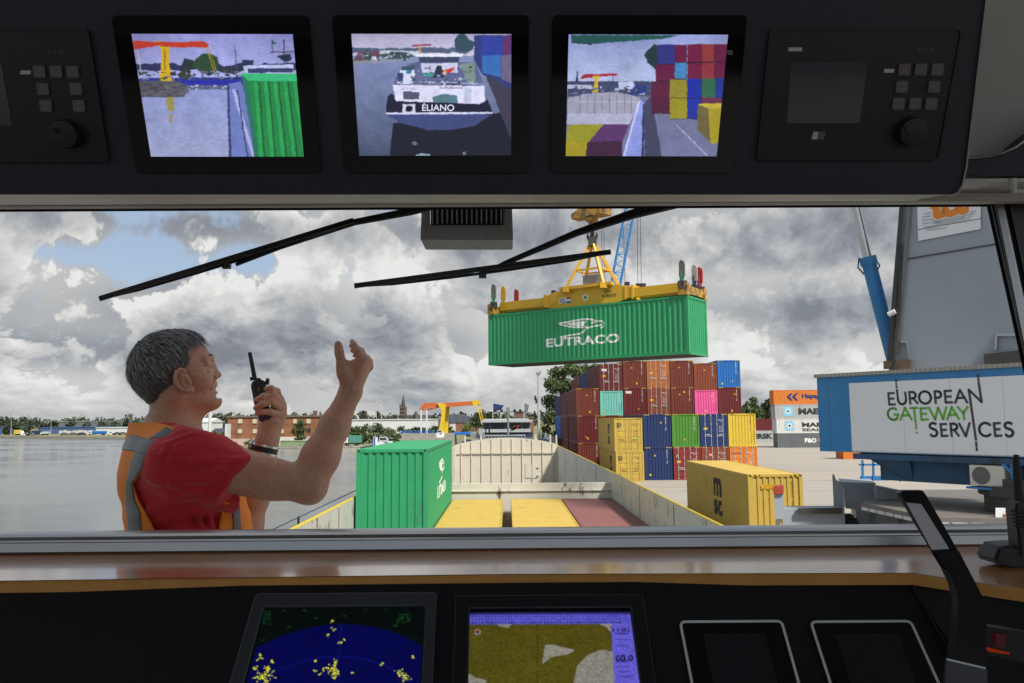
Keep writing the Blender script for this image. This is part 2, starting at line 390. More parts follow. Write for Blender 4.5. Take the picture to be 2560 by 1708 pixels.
# ------------------------------------------------------------------ windscreen
YW = 1.45
def WP(px, py, y=YW): return P(px, py, y)
root = thing('windscreen', 'wide windscreen in a brushed aluminium frame with black rubber seal', 'window', (0, YW, 7.3))
tl, tr_, br_, bl = (-260, 533), (2466, 517), (2661, 1405), (-260, 1332)
brp = (2642, 1309)
seal = MB()
def strip(mb, a, b, c, d, y0, y1):
    mb.hexa([WP(*p, y0) for p in (a, b, c, d)], [WP(*p, y1) for p in (a, b, c, d)])
strip(seal, (-1200, 522.5), (2480, 502), (2466, 517), (-1200, 536.5), 1.425, 1.47)
strip(seal, (2466, 512), (2485, 502), (2668, 1316), (2642, 1309), 1.424, 1.469)
part('seal', seal, RUBBER, root)
lip = MB(); strip(lip, (-1200, 529), (2470, 509.5), (2469, 511.5), (-1200, 531), 1.42, 1.4245)
strip(lip, (2476, 514), (2480, 514), (2658, 1314), (2654, 1314), 1.419, 1.4235); part('seal_lip', lip, ALU, root)
# bottom sill: an extruded aluminium profile with a rounded lip and a groove
def extrude_x(mb, prof, xa, xb, tilt=0.0):
    n = len(prof); A = [Vector((xa, y, z+xa*tilt)) for y, z in prof]; B = [Vector((xb, y, z+xb*tilt)) for y, z in prof]
    return mb.hexa(A, B)
tilt = (WP(2400, 1311, 1.4).z-WP(100, 1330, 1.4).z)/(WP(2400, 1311, 1.4).x-WP(100, 1330, 1.4).x)
zt, zb = WP(1280, 1319.5, 1.455).z, WP(1280, 1372, 1.40).z; H = zt-zb
prof = [(1.462, zt), (1.44, zt+.001), (1.424, zt-.0005), (1.414, zt-.004), (1.408, zt-.009), (1.403, zt-H*.40), (1.407, zt-H*.41), (1.407, zt-H*.43), (1.400, zt-H*.44), (1.397, zt-H*.95), (1.402, zb-.004), (1.462, zb-.004)]
part('sill', extrude_x(MB(), prof, -2.9, 2.9, tilt), ALU, root)
def zy(py, y): return WP(1280, py, y).z
prof = [(1.462, zy(517, 1.462)), (1.40, zy(516.5, 1.40)), (1.372, zy(515.5, 1.372)), (1.366, zy(512, 1.366)), (1.362, zy(509, 1.362)), (1.355, zy(440, 1.355)), (1.462, zy(430, 1.462))]
part('head_trim', extrude_x(MB(), prof, -2.9, 2.9, tilt), CREAMTRIM, root)
ps = MB(); strip(ps, (2483, 500), (2506, 494), (2704, 1420), (2668, 1420), 1.40, 1.468); part('side_trim', ps, ALU, root, bev=.004)
glass = bpy.data.materials.new('window_glass'); glass.use_nodes = True; gt = NT(glass.node_tree); gt.n.clear()
lw = gt.add('ShaderNodeFresnel', {0: 1.25}); trn = gt.add('ShaderNodeBsdfTransparent', {0: (.985, .99, .99, 1)})
gl = gt.add('ShaderNodeBsdfGlossy', {'Roughness': .02}); gmx = gt.add('ShaderNodeMixShader', {0: gt.m('MULTIPLY', lw.outputs[0], .12), 1: trn.outputs[0], 2: gl.outputs[0]})
gt.add('ShaderNodeOutputMaterial', {0: gmx.outputs[0]})
gp = MB(); strip(gp, (-1200, 536), (2468, 515), (2648, 1316), (-1200, 1343), 1.446, 1.450); part('glass_pane', gp, glass, root)
# pillar right of the windscreen
PIL = mat('pillar_grey', (.05, .05, .055), .38, var=.05)
pm = MB(); strip(pm, (2506, 494), (2760, 440), (2960, 1420), (2704, 1420), 1.41, 1.50)
solo('window_pillar', pm, PIL, 'dark grey leaning pillar at the right end of the windscreen', 'pillar', WP(2560, 1300), bev=.01)

# ------------------------------------------------------------------ overhead console
CN = Vector((0, -.904, -.427)); CPT = P(1280, 487, 1.15)
def CP(px, py, off=0.0): return PL(px, py, CPT, CN)+CN*off
DN = Vector((0, -.702, .712)); DPT = P(1280, 1470, 1.165)
def DP(px, py, off=0.0): return PL(px, py, DPT, DN)+DN*off
def rq(c, r, n=5):
    """rounded polygon through pixel corners c with pixel corner radius r"""
    o = []
    for i, p in enumerate(c):
        p = Vector(p); a = Vector(c[i-1]); b = Vector(c[(i+1) % len(c)]); rr = min(r, (a-p).length*.48, (b-p).length*.48)
        s, e = p+(a-p).normalized()*rr, p+(b-p).normalized()*rr
        for k in range(n+1):
            t = k/n; o.append((s*(1-t)**2+p*2*t*(1-t)+e*t*t)[:])
    return o
def plate(mb, fn, px, o0, o1): return mb.hexa([fn(x, y, o0) for x, y in px], [fn(x, y, o1) for x, y in px])
def ringplate(mb, fn, outer, inner, o0, o1):
    n = len(outer); vs = [fn(*p, o1) for p in outer]+[fn(*p, o1) for p in inner]+[fn(*p, o0) for p in outer]+[fn(*p, o0) for p in inner]; fs = []
    for i in range(n):
        j = (i+1) % n; fs += [(i, j, n+j, n+i), (i, 2*n+i, 2*n+j, j), (n+i, n+j, 3*n+j, 3*n+i)]
    return mb.mesh(vs, fs)
root = thing('overhead_console', 'dark navy overhead console housing across the top of the wheelhouse window', 'console', CP(1280, 480))
b = MB(); oc = [(-1300, 487), (-1300, -160), (2490, -160)]+[(2463, 0), (2412, 420)]+[(2403, 462), (2392, 480), (2372, 487)]
A = [CP(*p) for p in oc]; b.hexa(A, [v+Vector((0, .16, .06)) for v in A]); part('housing', b, DARK, root)
b = MB(); oe = [(2467, -20), (2416, 418), (2405, 466), (2394, 484), (2376, 491), (2372, 487), (2391, 479.5), (2402, 462), (2411, 420), (2461, 0)]
plate(b, CP, oe, -.004, .003); part('edge_trim', b, ALU, root)
b = MB(); A = [CP(-1300, 486, .0015), CP(2374, 486, .0015)]; B = [P(-1300, 502.3, 1.24), P(2300, 497, 1.24)]; B2 = [P(-1300, 519, 1.35), P(2290, 503, 1.35)]
b.mesh(A+B+B2, [(0, 1, 3, 2), (2, 3, 5, 4)]); part('lower_trim', b, CREAMTRIM, root)

# ------------------------------------------------------------------ screen pictures (drawn as vertex colours on the screen's own mesh)
SCR = bpy.data.materials.new('screen_picture'); SCR.use_nodes = True; stt = NT(SCR.node_tree); stt.n.clear()
sa = stt.add('ShaderNodeAttribute', attribute_name='pix'); se = stt.add('ShaderNodeEmission', {0: sa.outputs[0], 1: .95})
sg = stt.add('ShaderNodeBsdfGlossy', {'Roughness': .06}); sg.inputs[0].default_value = (.04, .04, .04, 1)
sad = stt.add('ShaderNodeAddShader', {0: se.outputs[0], 1: sg.outputs[0]}); stt.add('ShaderNodeOutputMaterial', {0: sad.outputs[0]})
class Pic:
    def __init__(s, w, h, quad):
        s.w, s.h = w, h; s.a = np.zeros((h, w, 3)); s.q = quad; s.tx = 1
        s.X, s.Y = np.meshgrid((np.arange(w)+.5)/w, (np.arange(h)+.5)/h); s.tx = .78+.44*s.cloud(34)
    def uv(s, p):
        (x0, y0), (x1, y1), (x2, y2), (x3, y3) = s.q; v = (p[1]-y0)/(y3-y0); l = x0+(x3-x0)*v; r = x1+(x2-x1)*v; return ((p[0]-l)/(r-l), v)
    def inside(s, pts):
        m = np.zeros((s.h, s.w), bool); n = len(pts)
        for i in range(n):
            (x0, y0), (x1, y1) = pts[i], pts[(i+1) % n]
            if y0 == y1: continue
            m ^= ((s.Y >= min(y0, y1)) & (s.Y < max(y0, y1)) & (s.X < x0+(s.Y-y0)*(x1-x0)/(y1-y0)))
        return m
    def poly(s, pts, col, tex=0.0, raw=False):
        m = s.inside(pts if raw else [s.uv(p) for p in pts]); s.a[m] = np.array(col)*(1+RNG.normal(0, tex, m.sum())[:, None] if tex else 1)
    def line(s, p, q, w, col):
        p, q = Vector(p), Vector(q); d = (q-p).normalized(); n = Vector((-d.y, d.x))*w/2; s.poly([p+n, q+n, q-n, p-n], col)
    def blob(s, c, rx, ry, col, n=9, j=.35, tex=.12):
        s.poly([(c[0]+rx*math.cos(t*6.283/n)*(1+random.uniform(-j, j)), c[1]+ry*math.sin(t*6.283/n)*(1+random.uniform(-j, j))) for t in range(n)], col, tex)
    def grad(s, y0, y1, c0, c1, nz=0.0, sc=8):
        t = np.clip((s.Y-y0)/(y1-y0), 0, 1)[..., None]; m = (s.Y >= y0) & (s.Y < y1); o = np.array(c0)*(1-t)+np.array(c1)*t
        if nz: o = o*(1+nz*(s.cloud(sc)[..., None]-.5))
        s.a[m] = o[m]
    def cloud(s, sc):
        o = np.zeros((s.h, s.w)); amp = 1; tot = 0
        for k in range(4):
            gx, gy = int(sc*2**k)+2, int(sc*.7*2**k)+2; g = RNG.random((gy, gx)); fx = s.X*(gx-1.001); fy = s.Y*(gy-1.001); ix, iy = fx.astype(int), fy.astype(int); tx, ty = fx-ix, fy-iy
            o += amp*((g[iy, ix]*(1-tx)+g[iy, np.minimum(ix+1, gx-1)]*tx)*(1-ty)+(g[np.minimum(iy+1, gy-1), ix]*(1-tx)+g[np.minimum(iy+1, gy-1), np.minimum(ix+1, gx-1)]*tx)*ty); tot += amp; amp *= .55
        return o/tot
    def clutter(s, x0, x1, y0, y1, n, cols, w=(6, 26), h=(4, 14)):
        for _ in range(n):
            x, y = random.uniform(x0, x1), random.uniform(y0, y1); a, b = random.uniform(*w), random.uniform(*h); s.poly([(x, y), (x+a, y+random.uniform(-3, 3)), (x+a, y+b), (x, y+b)], random.choice(cols))
    def text(s, st, x, y, w, h, col, bold=.0):
        v, f, sz = glyphs(st, bold); pts = [(x+a*w, y+h*(1-c)) for a, c in v]
        for fc in f: s.poly([pts[i] for i in fc], col)
    def make(s, name, fn, px, off, parent, soft=True, veil=(.012, .012, .022)):
        a = s.a
        if veil[2] > .01:
            k = s.w/200; iy, ix = np.mgrid[0:s.h, 0:s.w]; wx = (s.cloud(40)-.5)*3.2*k+(s.cloud(90)-.5)*1.6*k; wy = (s.cloud(45)-.5)*3*k+(s.cloud(90)-.5)*1.2*k
            a = a[np.clip((iy+wy).round().astype(int), 0, s.h-1), np.clip((ix+wx).round().astype(int), 0, s.w-1)]; lo = s.a; a = .6*a+.4*lo
        for _ in range(2 if False and veil[2] > .01 else 1):
            p = np.pad(a, ((1, 1), (1, 1), (0, 0)), 'edge'); a = .4*a+.15*(p[:-2, 1:-1]+p[2:, 1:-1]+p[1:-1, :-2]+p[1:-1, 2:])
        if veil[2] > .01:                                     # fine horizontal texture, as of rippled water and busy banks
            r = RNG.normal(size=(s.h, s.w)); r = sum(np.roll(r, q, 1) for q in range(-3, 4))/2.6; a = a*(1+.045*r[..., None]); g_ = a.mean(2, keepdims=True); a = (g_+(a-g_)*1.05); a = np.clip(a, 0, 1)**1.12*.92
        a = a*(.82+.36*s.cloud(26)[..., None])*(.90+.2*s.cloud(5)[..., None])*(1-.25*((s.X-.5)**2+(s.Y-.5)**2)[..., None])*.94+np.array(veil)
        a = np.clip(a*(1+RNG.normal(0, .05, (s.h, s.w, 1))), 0, 1.2)
        c = [np.array(fn(x, y, off)) for x, y in px]; u = np.linspace(0, 1, s.w+1); v = np.linspace(0, 1, s.h+1); U, V = np.meshgrid(u, v); U = U[..., None]; V = V[..., None]
        g = (c[0]*(1-U)+c[1]*U)*(1-V)+(c[3]*(1-U)+c[2]*U)*V; vs = g.reshape(-1, 3)-np.array(ORG.get(parent.name, Vector()))
        i = np.arange((s.w+1)*s.h).reshape(s.h, s.w+1)[:, :-1].ravel(); fs = np.stack([i, i+s.w+1, i+s.w+2, i+1], 1)
        me = bpy.data.meshes.new(name); me.from_pydata(vs.tolist(), [], fs.tolist())
        at = me.attributes.new('pix', 'FLOAT_COLOR', 'CORNER'); cc = np.ones((s.w*s.h, 4, 4)); cc[..., :3] = a.reshape(-1, 1, 3); at.data.foreach_set('color', cc.ravel().astype(np.float32))
        o = link(name, me, SCR, parent); return o
def lin(*c): return tuple(((x/255+.055)/1.055)**2.4 if x > 10 else x/255/12.92 for x in c)

def mon_base(label, outer):
    root = thing('monitor', label, 'monitor', CP(*outer[3]), 'camera monitors set in the overhead console')
    b = MB(); plate(b, CP, rq(outer, 16), -.004, .004); part('bezel', b, BLACK, root); return root
z1 = lambda x, y: (x/2.7326, y/2.7326)
# --- left monitor: crane, water and the green container
r1 = mon_base('leftmost overhead monitor showing a yellow crane, water and a green container edge', [(281, 39), (773, 39), (804, 432), (343, 432)])
q1 = [(908, 232), (2005, 235), (2080, 1068), (1040, 1068)]; p = Pic(300, 228, q1)
p.grad(0, .40, lin(150, 152, 205), lin(185, 188, 235), .5, 5)
for x in range(900, 2100, 55): p.blob((x, 450+random.uniform(-10, 12)), 60, 26, lin(52, 58, 96))
p.blob((1290, 430), 60, 50, lin(45, 60, 62)); p.blob((1420, 430), 80, 65, lin(50, 82, 48)); p.blob((1270, 495), 50, 30, lin(60, 70, 40)); p.blob((1580, 470), 90, 22, lin(50, 62, 60))
p.poly([(890, 525), (1700, 515), (1700, 575), (890, 570)], lin(52, 62, 150), .1); p.poly([(890, 545), (1640, 540), (1640, 560), (890, 562)], lin(40, 52, 165))
p.grad(.43, 1.01, lin(150, 158, 205), lin(165, 172, 205), .3, 14)
p.poly([(1250, 575), (1700, 570), (1700, 600), (1270, 602)], lin(105, 110, 140), .3)
p.poly([(880, 545), (1240, 545), (1272, 600), (1265, 655), (900, 655)], lin(92, 92, 98), .12)
p.poly([(1140, 655), (1195, 655), (1200, 750), (1150, 750)], lin(160, 150, 90), .1); p.poly([(1160, 770), (1190, 770), (1185, 830), (1160, 830)], lin(160, 150, 105), .1)
p.poly([(1055, 280), (1120, 278), (1165, 310), (1165, 440), (1185, 545), (1095, 545), (1110, 440), (1108, 330)], lin(205, 172, 25)); p.poly([(1128, 330), (1136, 330), (1140, 470), (1128, 470)], lin(150, 120, 20))
p.poly([(920, 275), (1060, 285), (1400, 280), (1435, 300), (1420, 322), (1165, 318), (1100, 310), (920, 335)], lin(190, 70, 35))
p.line((1415, 320), (1480, 515), 6, lin(170, 150, 60)); p.line((1430, 318), (1498, 515), 6, lin(170, 150, 60)); p.line((950, 340), (980, 520), 8, lin(195, 190, 195))
p.line((1610, 305), (1622, 480), 6, lin(80, 84, 110)); p.line((1862, 262), (1865, 350), 6, lin(60, 60, 80)); p.poly([(1862, 265), (1900, 290), (1864, 303)], lin(60, 110, 110)); p.line((1850, 350), (2010, 350), 5, lin(70, 70, 90)); p.line((1945, 265), (1948, 440), 8, lin(70, 70, 90)); p.blob((1950, 385), 50, 28, lin(40, 55, 70))
p.poly([(1665, 440), (2010, 430), (2015, 490), (1680, 490)], lin(195, 200, 235)); p.poly([(1700, 458), (2010, 455), (2010, 485), (1700, 488)], lin(60, 70, 110), .2); p.poly([(1660, 400), (1735, 400), (1735, 430), (1660, 430)], lin(50, 60, 90))
p.clutter(940, 1640, 470, 530, 60, [lin(44, 52, 84), lin(70, 84, 70), lin(120, 124, 150), lin(56, 66, 56)], (10, 40), (6, 18)); p.clutter(1280, 1600, 565, 590, 30, [lin(200, 204, 225), lin(80, 86, 120)], (8, 22), (4, 12)); p.clutter(960, 1270, 560, 640, 40, [lin(110, 108, 112), lin(76, 74, 80)], (14, 60), (6, 16))
p.poly([(1570, 560), (1650, 545), (1700, 700), (1760, 1070), (1570, 1070)], lin(120, 132, 190)); p.line((1600, 600), (1740, 1070), 22, lin(175, 182, 225)); p.line((1562, 560), (1580, 1070), 16, lin(55, 70, 120)); p.line((1625, 600), (1700, 1070), 10, lin(60, 70, 110))
p.poly([(1655, 492), (2040, 492), (2100, 1075), (1755, 1075)], lin(38, 138, 70)); p.poly([(1655, 492), (2040, 492), (2042, 545), (1660, 540)], lin(70, 190, 130))
p.poly([(1655, 500), (1700, 540), (1770, 1070), (1745, 1070)], lin(48, 120, 105))
for k in range(6): x = 1740+k*66; p.poly([(x, 548), (x+26, 548), (x+26+k*9+38, 1070), (x+k*9+38, 1070)], lin(52, 165, 88)); p.poly([(x+28, 548), (x+40, 548), (x+40+k*9+38, 1070), (x+28+k*9+38, 1070)], lin(26, 100, 52))
p.make('screen', CP, [z1(*v) for v in q1], .0046, r1)
# --- middle monitor: the stern of a barge
z2 = lambda x, y: (800+x/2.7326, y/2.7326)
r2 = mon_base('middle overhead monitor showing the white stern of a moored barge', [(831, 38), (1322, 38), (1317, 432), (862, 432)])
q2 = [(218, 232), (1307, 234), (1305, 1060), (272, 1062)]; p = Pic(300, 228, q2)
p.grad(0, .2, lin(178, 172, 200), lin(205, 205, 225), .2, 4); p.grad(.17, 1.01, lin(140, 150, 188), lin(78, 90, 112), .35, 16)
for x in range(220, 1000, 40): p.blob((x, 340+random.uniform(-6, 6)), 45, 18, lin(92, 104, 128))
p.poly([(410, 340), (680, 345), (680, 372), (410, 368)], lin(205, 208, 222)); p.poly([(270, 345), (410, 345), (410, 410), (230, 410)], lin(120, 80, 100), .2); p.poly([(355, 380), (410, 380), (410, 405), (350, 405)], lin(215, 215, 230))
p.blob((520, 380), 110, 28, lin(70, 92, 92)); p.blob((330, 370), 28, 38, lin(66, 96, 80)); p.poly([(225, 412), (620, 392), (620, 402), (228, 430)], lin(150, 155, 160))
p.line((630, 310), (760, 302), 12, lin(150, 60, 80)); p.line((685, 305), (682, 360), 14, lin(185, 150, 60)); p.blob((975, 290), 75, 60, lin(62, 88, 98))
p.poly([(1055, 240), (1310, 240), (1310, 620), (1110, 500), (1050, 400)], lin(62, 70, 128)); p.poly([(1100, 246), (1245, 246), (1245, 370), (1100, 378)], lin(62, 78, 165)); p.poly([(1248, 246), (1310, 246), (1310, 360), (1248, 372)], lin(105, 62, 112)); p.poly([(1108, 375), (1235, 368), (1235, 520), (1112, 490)], lin(70, 120, 185)); p.poly([(1240, 372), (1310, 366), (1310, 560), (1240, 530)], lin(120, 110, 140))
p.poly([(500, 830), (1230, 760), (1310, 900), (1310, 1065), (480, 1065)], lin(20, 26, 36), .2); p.poly([(1130, 500), (1310, 600), (1310, 960)], lin(70, 66, 84), .15)
p.poly([(600, 430), (700, 410), (1060, 420), (1120, 560), (500, 570), (540, 470)], lin(104, 112, 148), .1); p.poly([(655, 362), (980, 360), (975, 380), (660, 382)], lin(232, 232, 248)); p.poly([(675, 382), (955, 380), (950, 420), (680, 422)], lin(70, 78, 105), .15); p.poly([(690, 425), (940, 422), (945, 485), (700, 488)], lin(205, 208, 232))
p.poly([(548, 470), (640, 462), (650, 500), (610, 565), (530, 560)], lin(215, 220, 240)); p.poly([(560, 445), (650, 440), (640, 470), (555, 472)], lin(70, 90, 110)); p.poly([(530, 490), (572, 490), (568, 560), (535, 550)], lin(66, 80, 120)); p.poly([(590, 470), (630, 470), (625, 495), (590, 495)], lin(60, 130, 165))
p.poly([(820, 480), (925, 450), (905, 480), (850, 500)], lin(205, 60, 45)); p.poly([(820, 485), (870, 472), (850, 505), (820, 510)], lin(220, 190, 60)); p.poly([(710, 490), (770, 482), (775, 510), (712, 512)], lin(80, 165, 150)); p.poly([(800, 440), (830, 440), (850, 520), (770, 520)], lin(50, 52, 66))
p.poly([(960, 430), (1060, 420), (1060, 560), (1010, 560)], lin(130, 150, 140), .2); p.line((700, 545), (1000, 575), 7, lin(40, 42, 60)); p.line((706, 545), (708, 580), 6, lin(40, 42, 60)); p.line((808, 545), (810, 600), 8, lin(40, 42, 60)); p.line((906, 545), (906, 580), 6, lin(40, 42, 60))
p.clutter(610, 1040, 440, 560, 60, [lin(60, 66, 92), lin(196, 202, 226), lin(140, 148, 180), lin(84, 112, 116), lin(44, 48, 66)]); p.clutter(230, 620, 350, 400, 50, [lin(70, 84, 96), lin(150, 150, 170), lin(60, 78, 74), lin(190, 192, 208)], (8, 26), (6, 16)); p.line((510, 545), (1110, 560), 3, lin(200, 205, 225)); p.line((560, 600), (545, 545), 3, lin(190, 195, 215))
p.poly([(500, 570), (1122, 578), (1128, 690), (1095, 700), (520, 690)], lin(222, 222, 245)); p.poly([(570, 615), (683, 617), (681, 670), (573, 668)], lin(92, 92, 112)); p.poly([(770, 650), (850, 630), (935, 640), (945, 700), (775, 698)], lin(95, 130, 140), .15); p.poly([(985, 585), (1035, 590), (1035, 695), (985, 695)], lin(190, 195, 215))
p.text('B 02320858', 565, 588, 95, 16, lin(120, 124, 140))
p.poly([(468, 640), (525, 680), (1090, 700), (1145, 670), (1180, 760), (455, 770), (455, 700)], lin(26, 28, 48)); p.poly([(480, 632), (500, 632), (525, 690), (462, 690)], lin(30, 32, 52)); p.poly([(452, 760), (1180, 755), (1178, 768), (452, 772)], lin(215, 218, 245)); p.poly([(565, 700), (650, 700), (652, 762), (566, 762)], lin(205, 210, 228)); p.blob((610, 732), 26, 24, lin(15, 16, 25), 12, .05, 0)
p.poly([(455, 775), (1178, 770), (1060, 850), (900, 880), (740, 880), (560, 835)], lin(72, 82, 128), .05); 
p.blob((645, 975), 22, 14, lin(110, 120, 140)); p.blob((705, 1062), 50, 14, lin(150, 170, 190)); p.blob((985, 1045), 12, 14, lin(130, 140, 150))
p.make('screen', CP, [z2(*v) for v in q2], .0046, r2)
b = MB(); o_ = CP(*z2(700, 757), .0049); write(b, 'ÉLIANO', o_, CP(*z2(918, 757), .0049)-o_, CP(*z2(700, 702), .0049)-o_, bold=.012); part('ship_name', b, emit('screen_white', lin(215, 215, 235), .9), r2)
b = MB(); o_ = CP(*z2(820, 608), .0049); write(b, 'RUPELMONDE', o_, CP(*z2(980, 608), .0049)-o_, CP(*z2(820, 592), .0049)-o_, bold=.012); part('port_name', b, emit('screen_ink', lin(62, 66, 92), .9), r2)
# --- right monitor: the hold and the container stacks
r3 = mon_base('rightmost overhead monitor showing the open hold beside stacked coloured containers', [(1381, 38), (1866, 38), (1830, 431), (1376, 431)])
q3 = [(1697, 236), (2782, 238), (2704, 1066), (1677, 1064)]; p = Pic(300, 228, q3)          # in the middle zoom's pixels, which run on to the right
p.grad(0, .45, lin(150, 160, 205), lin(190, 198, 228), .6, 5); p.grad(.45, 1.01, lin(120, 120, 150), lin(125, 130, 165), .1, 20)
p.poly([(1715, 238), (2460, 238), (2350, 262), (1850, 300), (1715, 285)], lin(36, 92, 84)); p.poly([(1715, 285), (1850, 298), (1855, 306), (1715, 292)], lin(20, 30, 40))
p.blob((2330, 400), 100, 90, lin(40, 62, 58)); p.poly([(1690, 545), (2260, 545), (2260, 640), (1690, 650)], lin(70, 78, 110), .2); p.poly([(1690, 570), (1860, 572), (1860, 595), (1690, 595)], lin(190, 195, 220)); p.poly([(1745, 555), (1755, 465), (1768, 555)], lin(55, 60, 96)); p.poly([(1742, 540), (1772, 540), (1772, 570), (1742, 570)], lin(80, 70, 100))
p.poly([(1775, 525), (1800, 500), (2020, 492), (2036, 505), (1905, 515), (1790, 530)], lin(165, 42, 52)); p.poly([(1860, 508), (1905, 508), (1895, 560), (1900, 620), (1858, 620), (1875, 560)], lin(205, 180, 30)); p.line((2000, 510), (2000, 600), 6, lin(60, 66, 90)); p.poly([(2035, 550), (2140, 545), (2145, 600), (2040, 600)], lin(190, 196, 225)); p.poly([(2150, 575), (2225, 575), (2225, 640), (2100, 640)], lin(40, 60, 130), .2)
p.clutter(1690, 2240, 575, 640, 60, [lin(52, 60, 96), lin(110, 114, 140), lin(70, 90, 84), lin(180, 186, 210)], (8, 30), (5, 16))
p.poly([(1690, 662), (1770, 640), (1870, 625), (2010, 620), (2140, 640), (2180, 660), (2140, 770), (1690, 765)], lin(165, 165, 185), .04); p.line((1770, 685), (2160, 685), 6, lin(200, 200, 215))
for x in (1775, 1825, 1875, 1925, 1975, 2025, 2080, 2125): p.line((x, 640), (x-2, 765), 4, lin(110, 110, 130))
p.poly([(1690, 765), (2145, 768), (2110, 838), (1685, 842)], lin(180, 182, 205), .1); p.poly([(1690, 855), (1740, 838), (1935, 838), (1830, 965), (1680, 965)], lin(160, 158, 40)); p.poly([(1680, 965), (1822, 960), (1815, 1066), (1676, 1066)], lin(175, 160, 10), .05); p.poly([(1935, 838), (2112, 838), (2062, 960), (1830, 965)], lin(98, 60, 112)); p.poly([(1822, 965), (2062, 955), (2060, 1066), (1812, 1066)], lin(70, 34, 60))
p.poly([(2180, 660), (2215, 700), (2212, 1066), (2060, 1066), (2150, 760)], lin(150, 162, 225)); p.line((2178, 680), (2072, 1066), 14, lin(200, 205, 235)); p.line((2210, 700), (2200, 1066), 16, lin(60, 64, 96)); p.poly([(2215, 690), (2260, 640), (2330, 1066), (2212, 1066)], lin(72, 74, 98)); p.line((2430, 840), (2640, 1060), 6, lin(185, 188, 220))
for (x0, y0, x1, y1, c) in ((2290, 430, 2420, 545, (105, 30, 66)), (2260, 545, 2420, 660, (98, 26, 60)), (2260, 655, 2420, 765, (90, 26, 58)), (2300, 300, 2420, 430, (60, 60, 130)), (2420, 300, 2500, 420, (112, 30, 70)), (2505, 298, 2600, 418, (118, 34, 66)), (2602, 298, 2690, 418, (150, 66, 60)), (2692, 298, 2790, 415, (110, 34, 66)), (2420, 422, 2500, 530, (80, 140, 190)), (2505, 420, 2600, 528, (115, 34, 66)), (2602, 420, 2690, 528, (150, 60, 66)), (2692, 418, 2790, 526, (110, 34, 64)), (2385, 535, 2505, 660, (150, 142, 40)), (2385, 662, 2505, 800, (160, 150, 30)), (2505, 528, 2600, 660, (30, 52, 165)), (2602, 526, 2700, 655, (48, 110, 76)), (2505, 662, 2600, 800, (34, 58, 165)), (2602, 655, 2790, 700, (110, 50, 80)), (2700, 524, 2790, 655, (40, 60, 150))):
    p.poly([(x0, y0), (x1, y0), (x1, y1), (x0, y1)], lin(*c), .05); p.line((x0, y1), (x1, y1), 5, lin(22, 16, 36)); p.line((x1, y0), (x1, y1), 4, lin(30, 20, 40))
p.poly([(2575, 700), (2640, 692), (2740, 692), (2730, 730), (2655, 730)], lin(200, 180, 60)); p.poly([(2575, 700), (2650, 730), (2660, 970), (2575, 880)], lin(118, 108, 58)); p.poly([(2650, 730), (2750, 725), (2720, 975), (2660, 975)], lin(175, 160, 30), .06)
p.make('screen', CP, [z2(*v) for v in q3], .0046, r3)
b = MB()                                             # thin outline mark at the right monitor's edge
for k in range(4): plate(b, CP, [(1812+k*2, 126.5+k*3), (1829, 127+k*3), (1829.5, 128+k*3), (1812+k*2, 127.5+k*3)], .0046, .005)
part('bezel_mark', b, CREAMTRIM, r3)

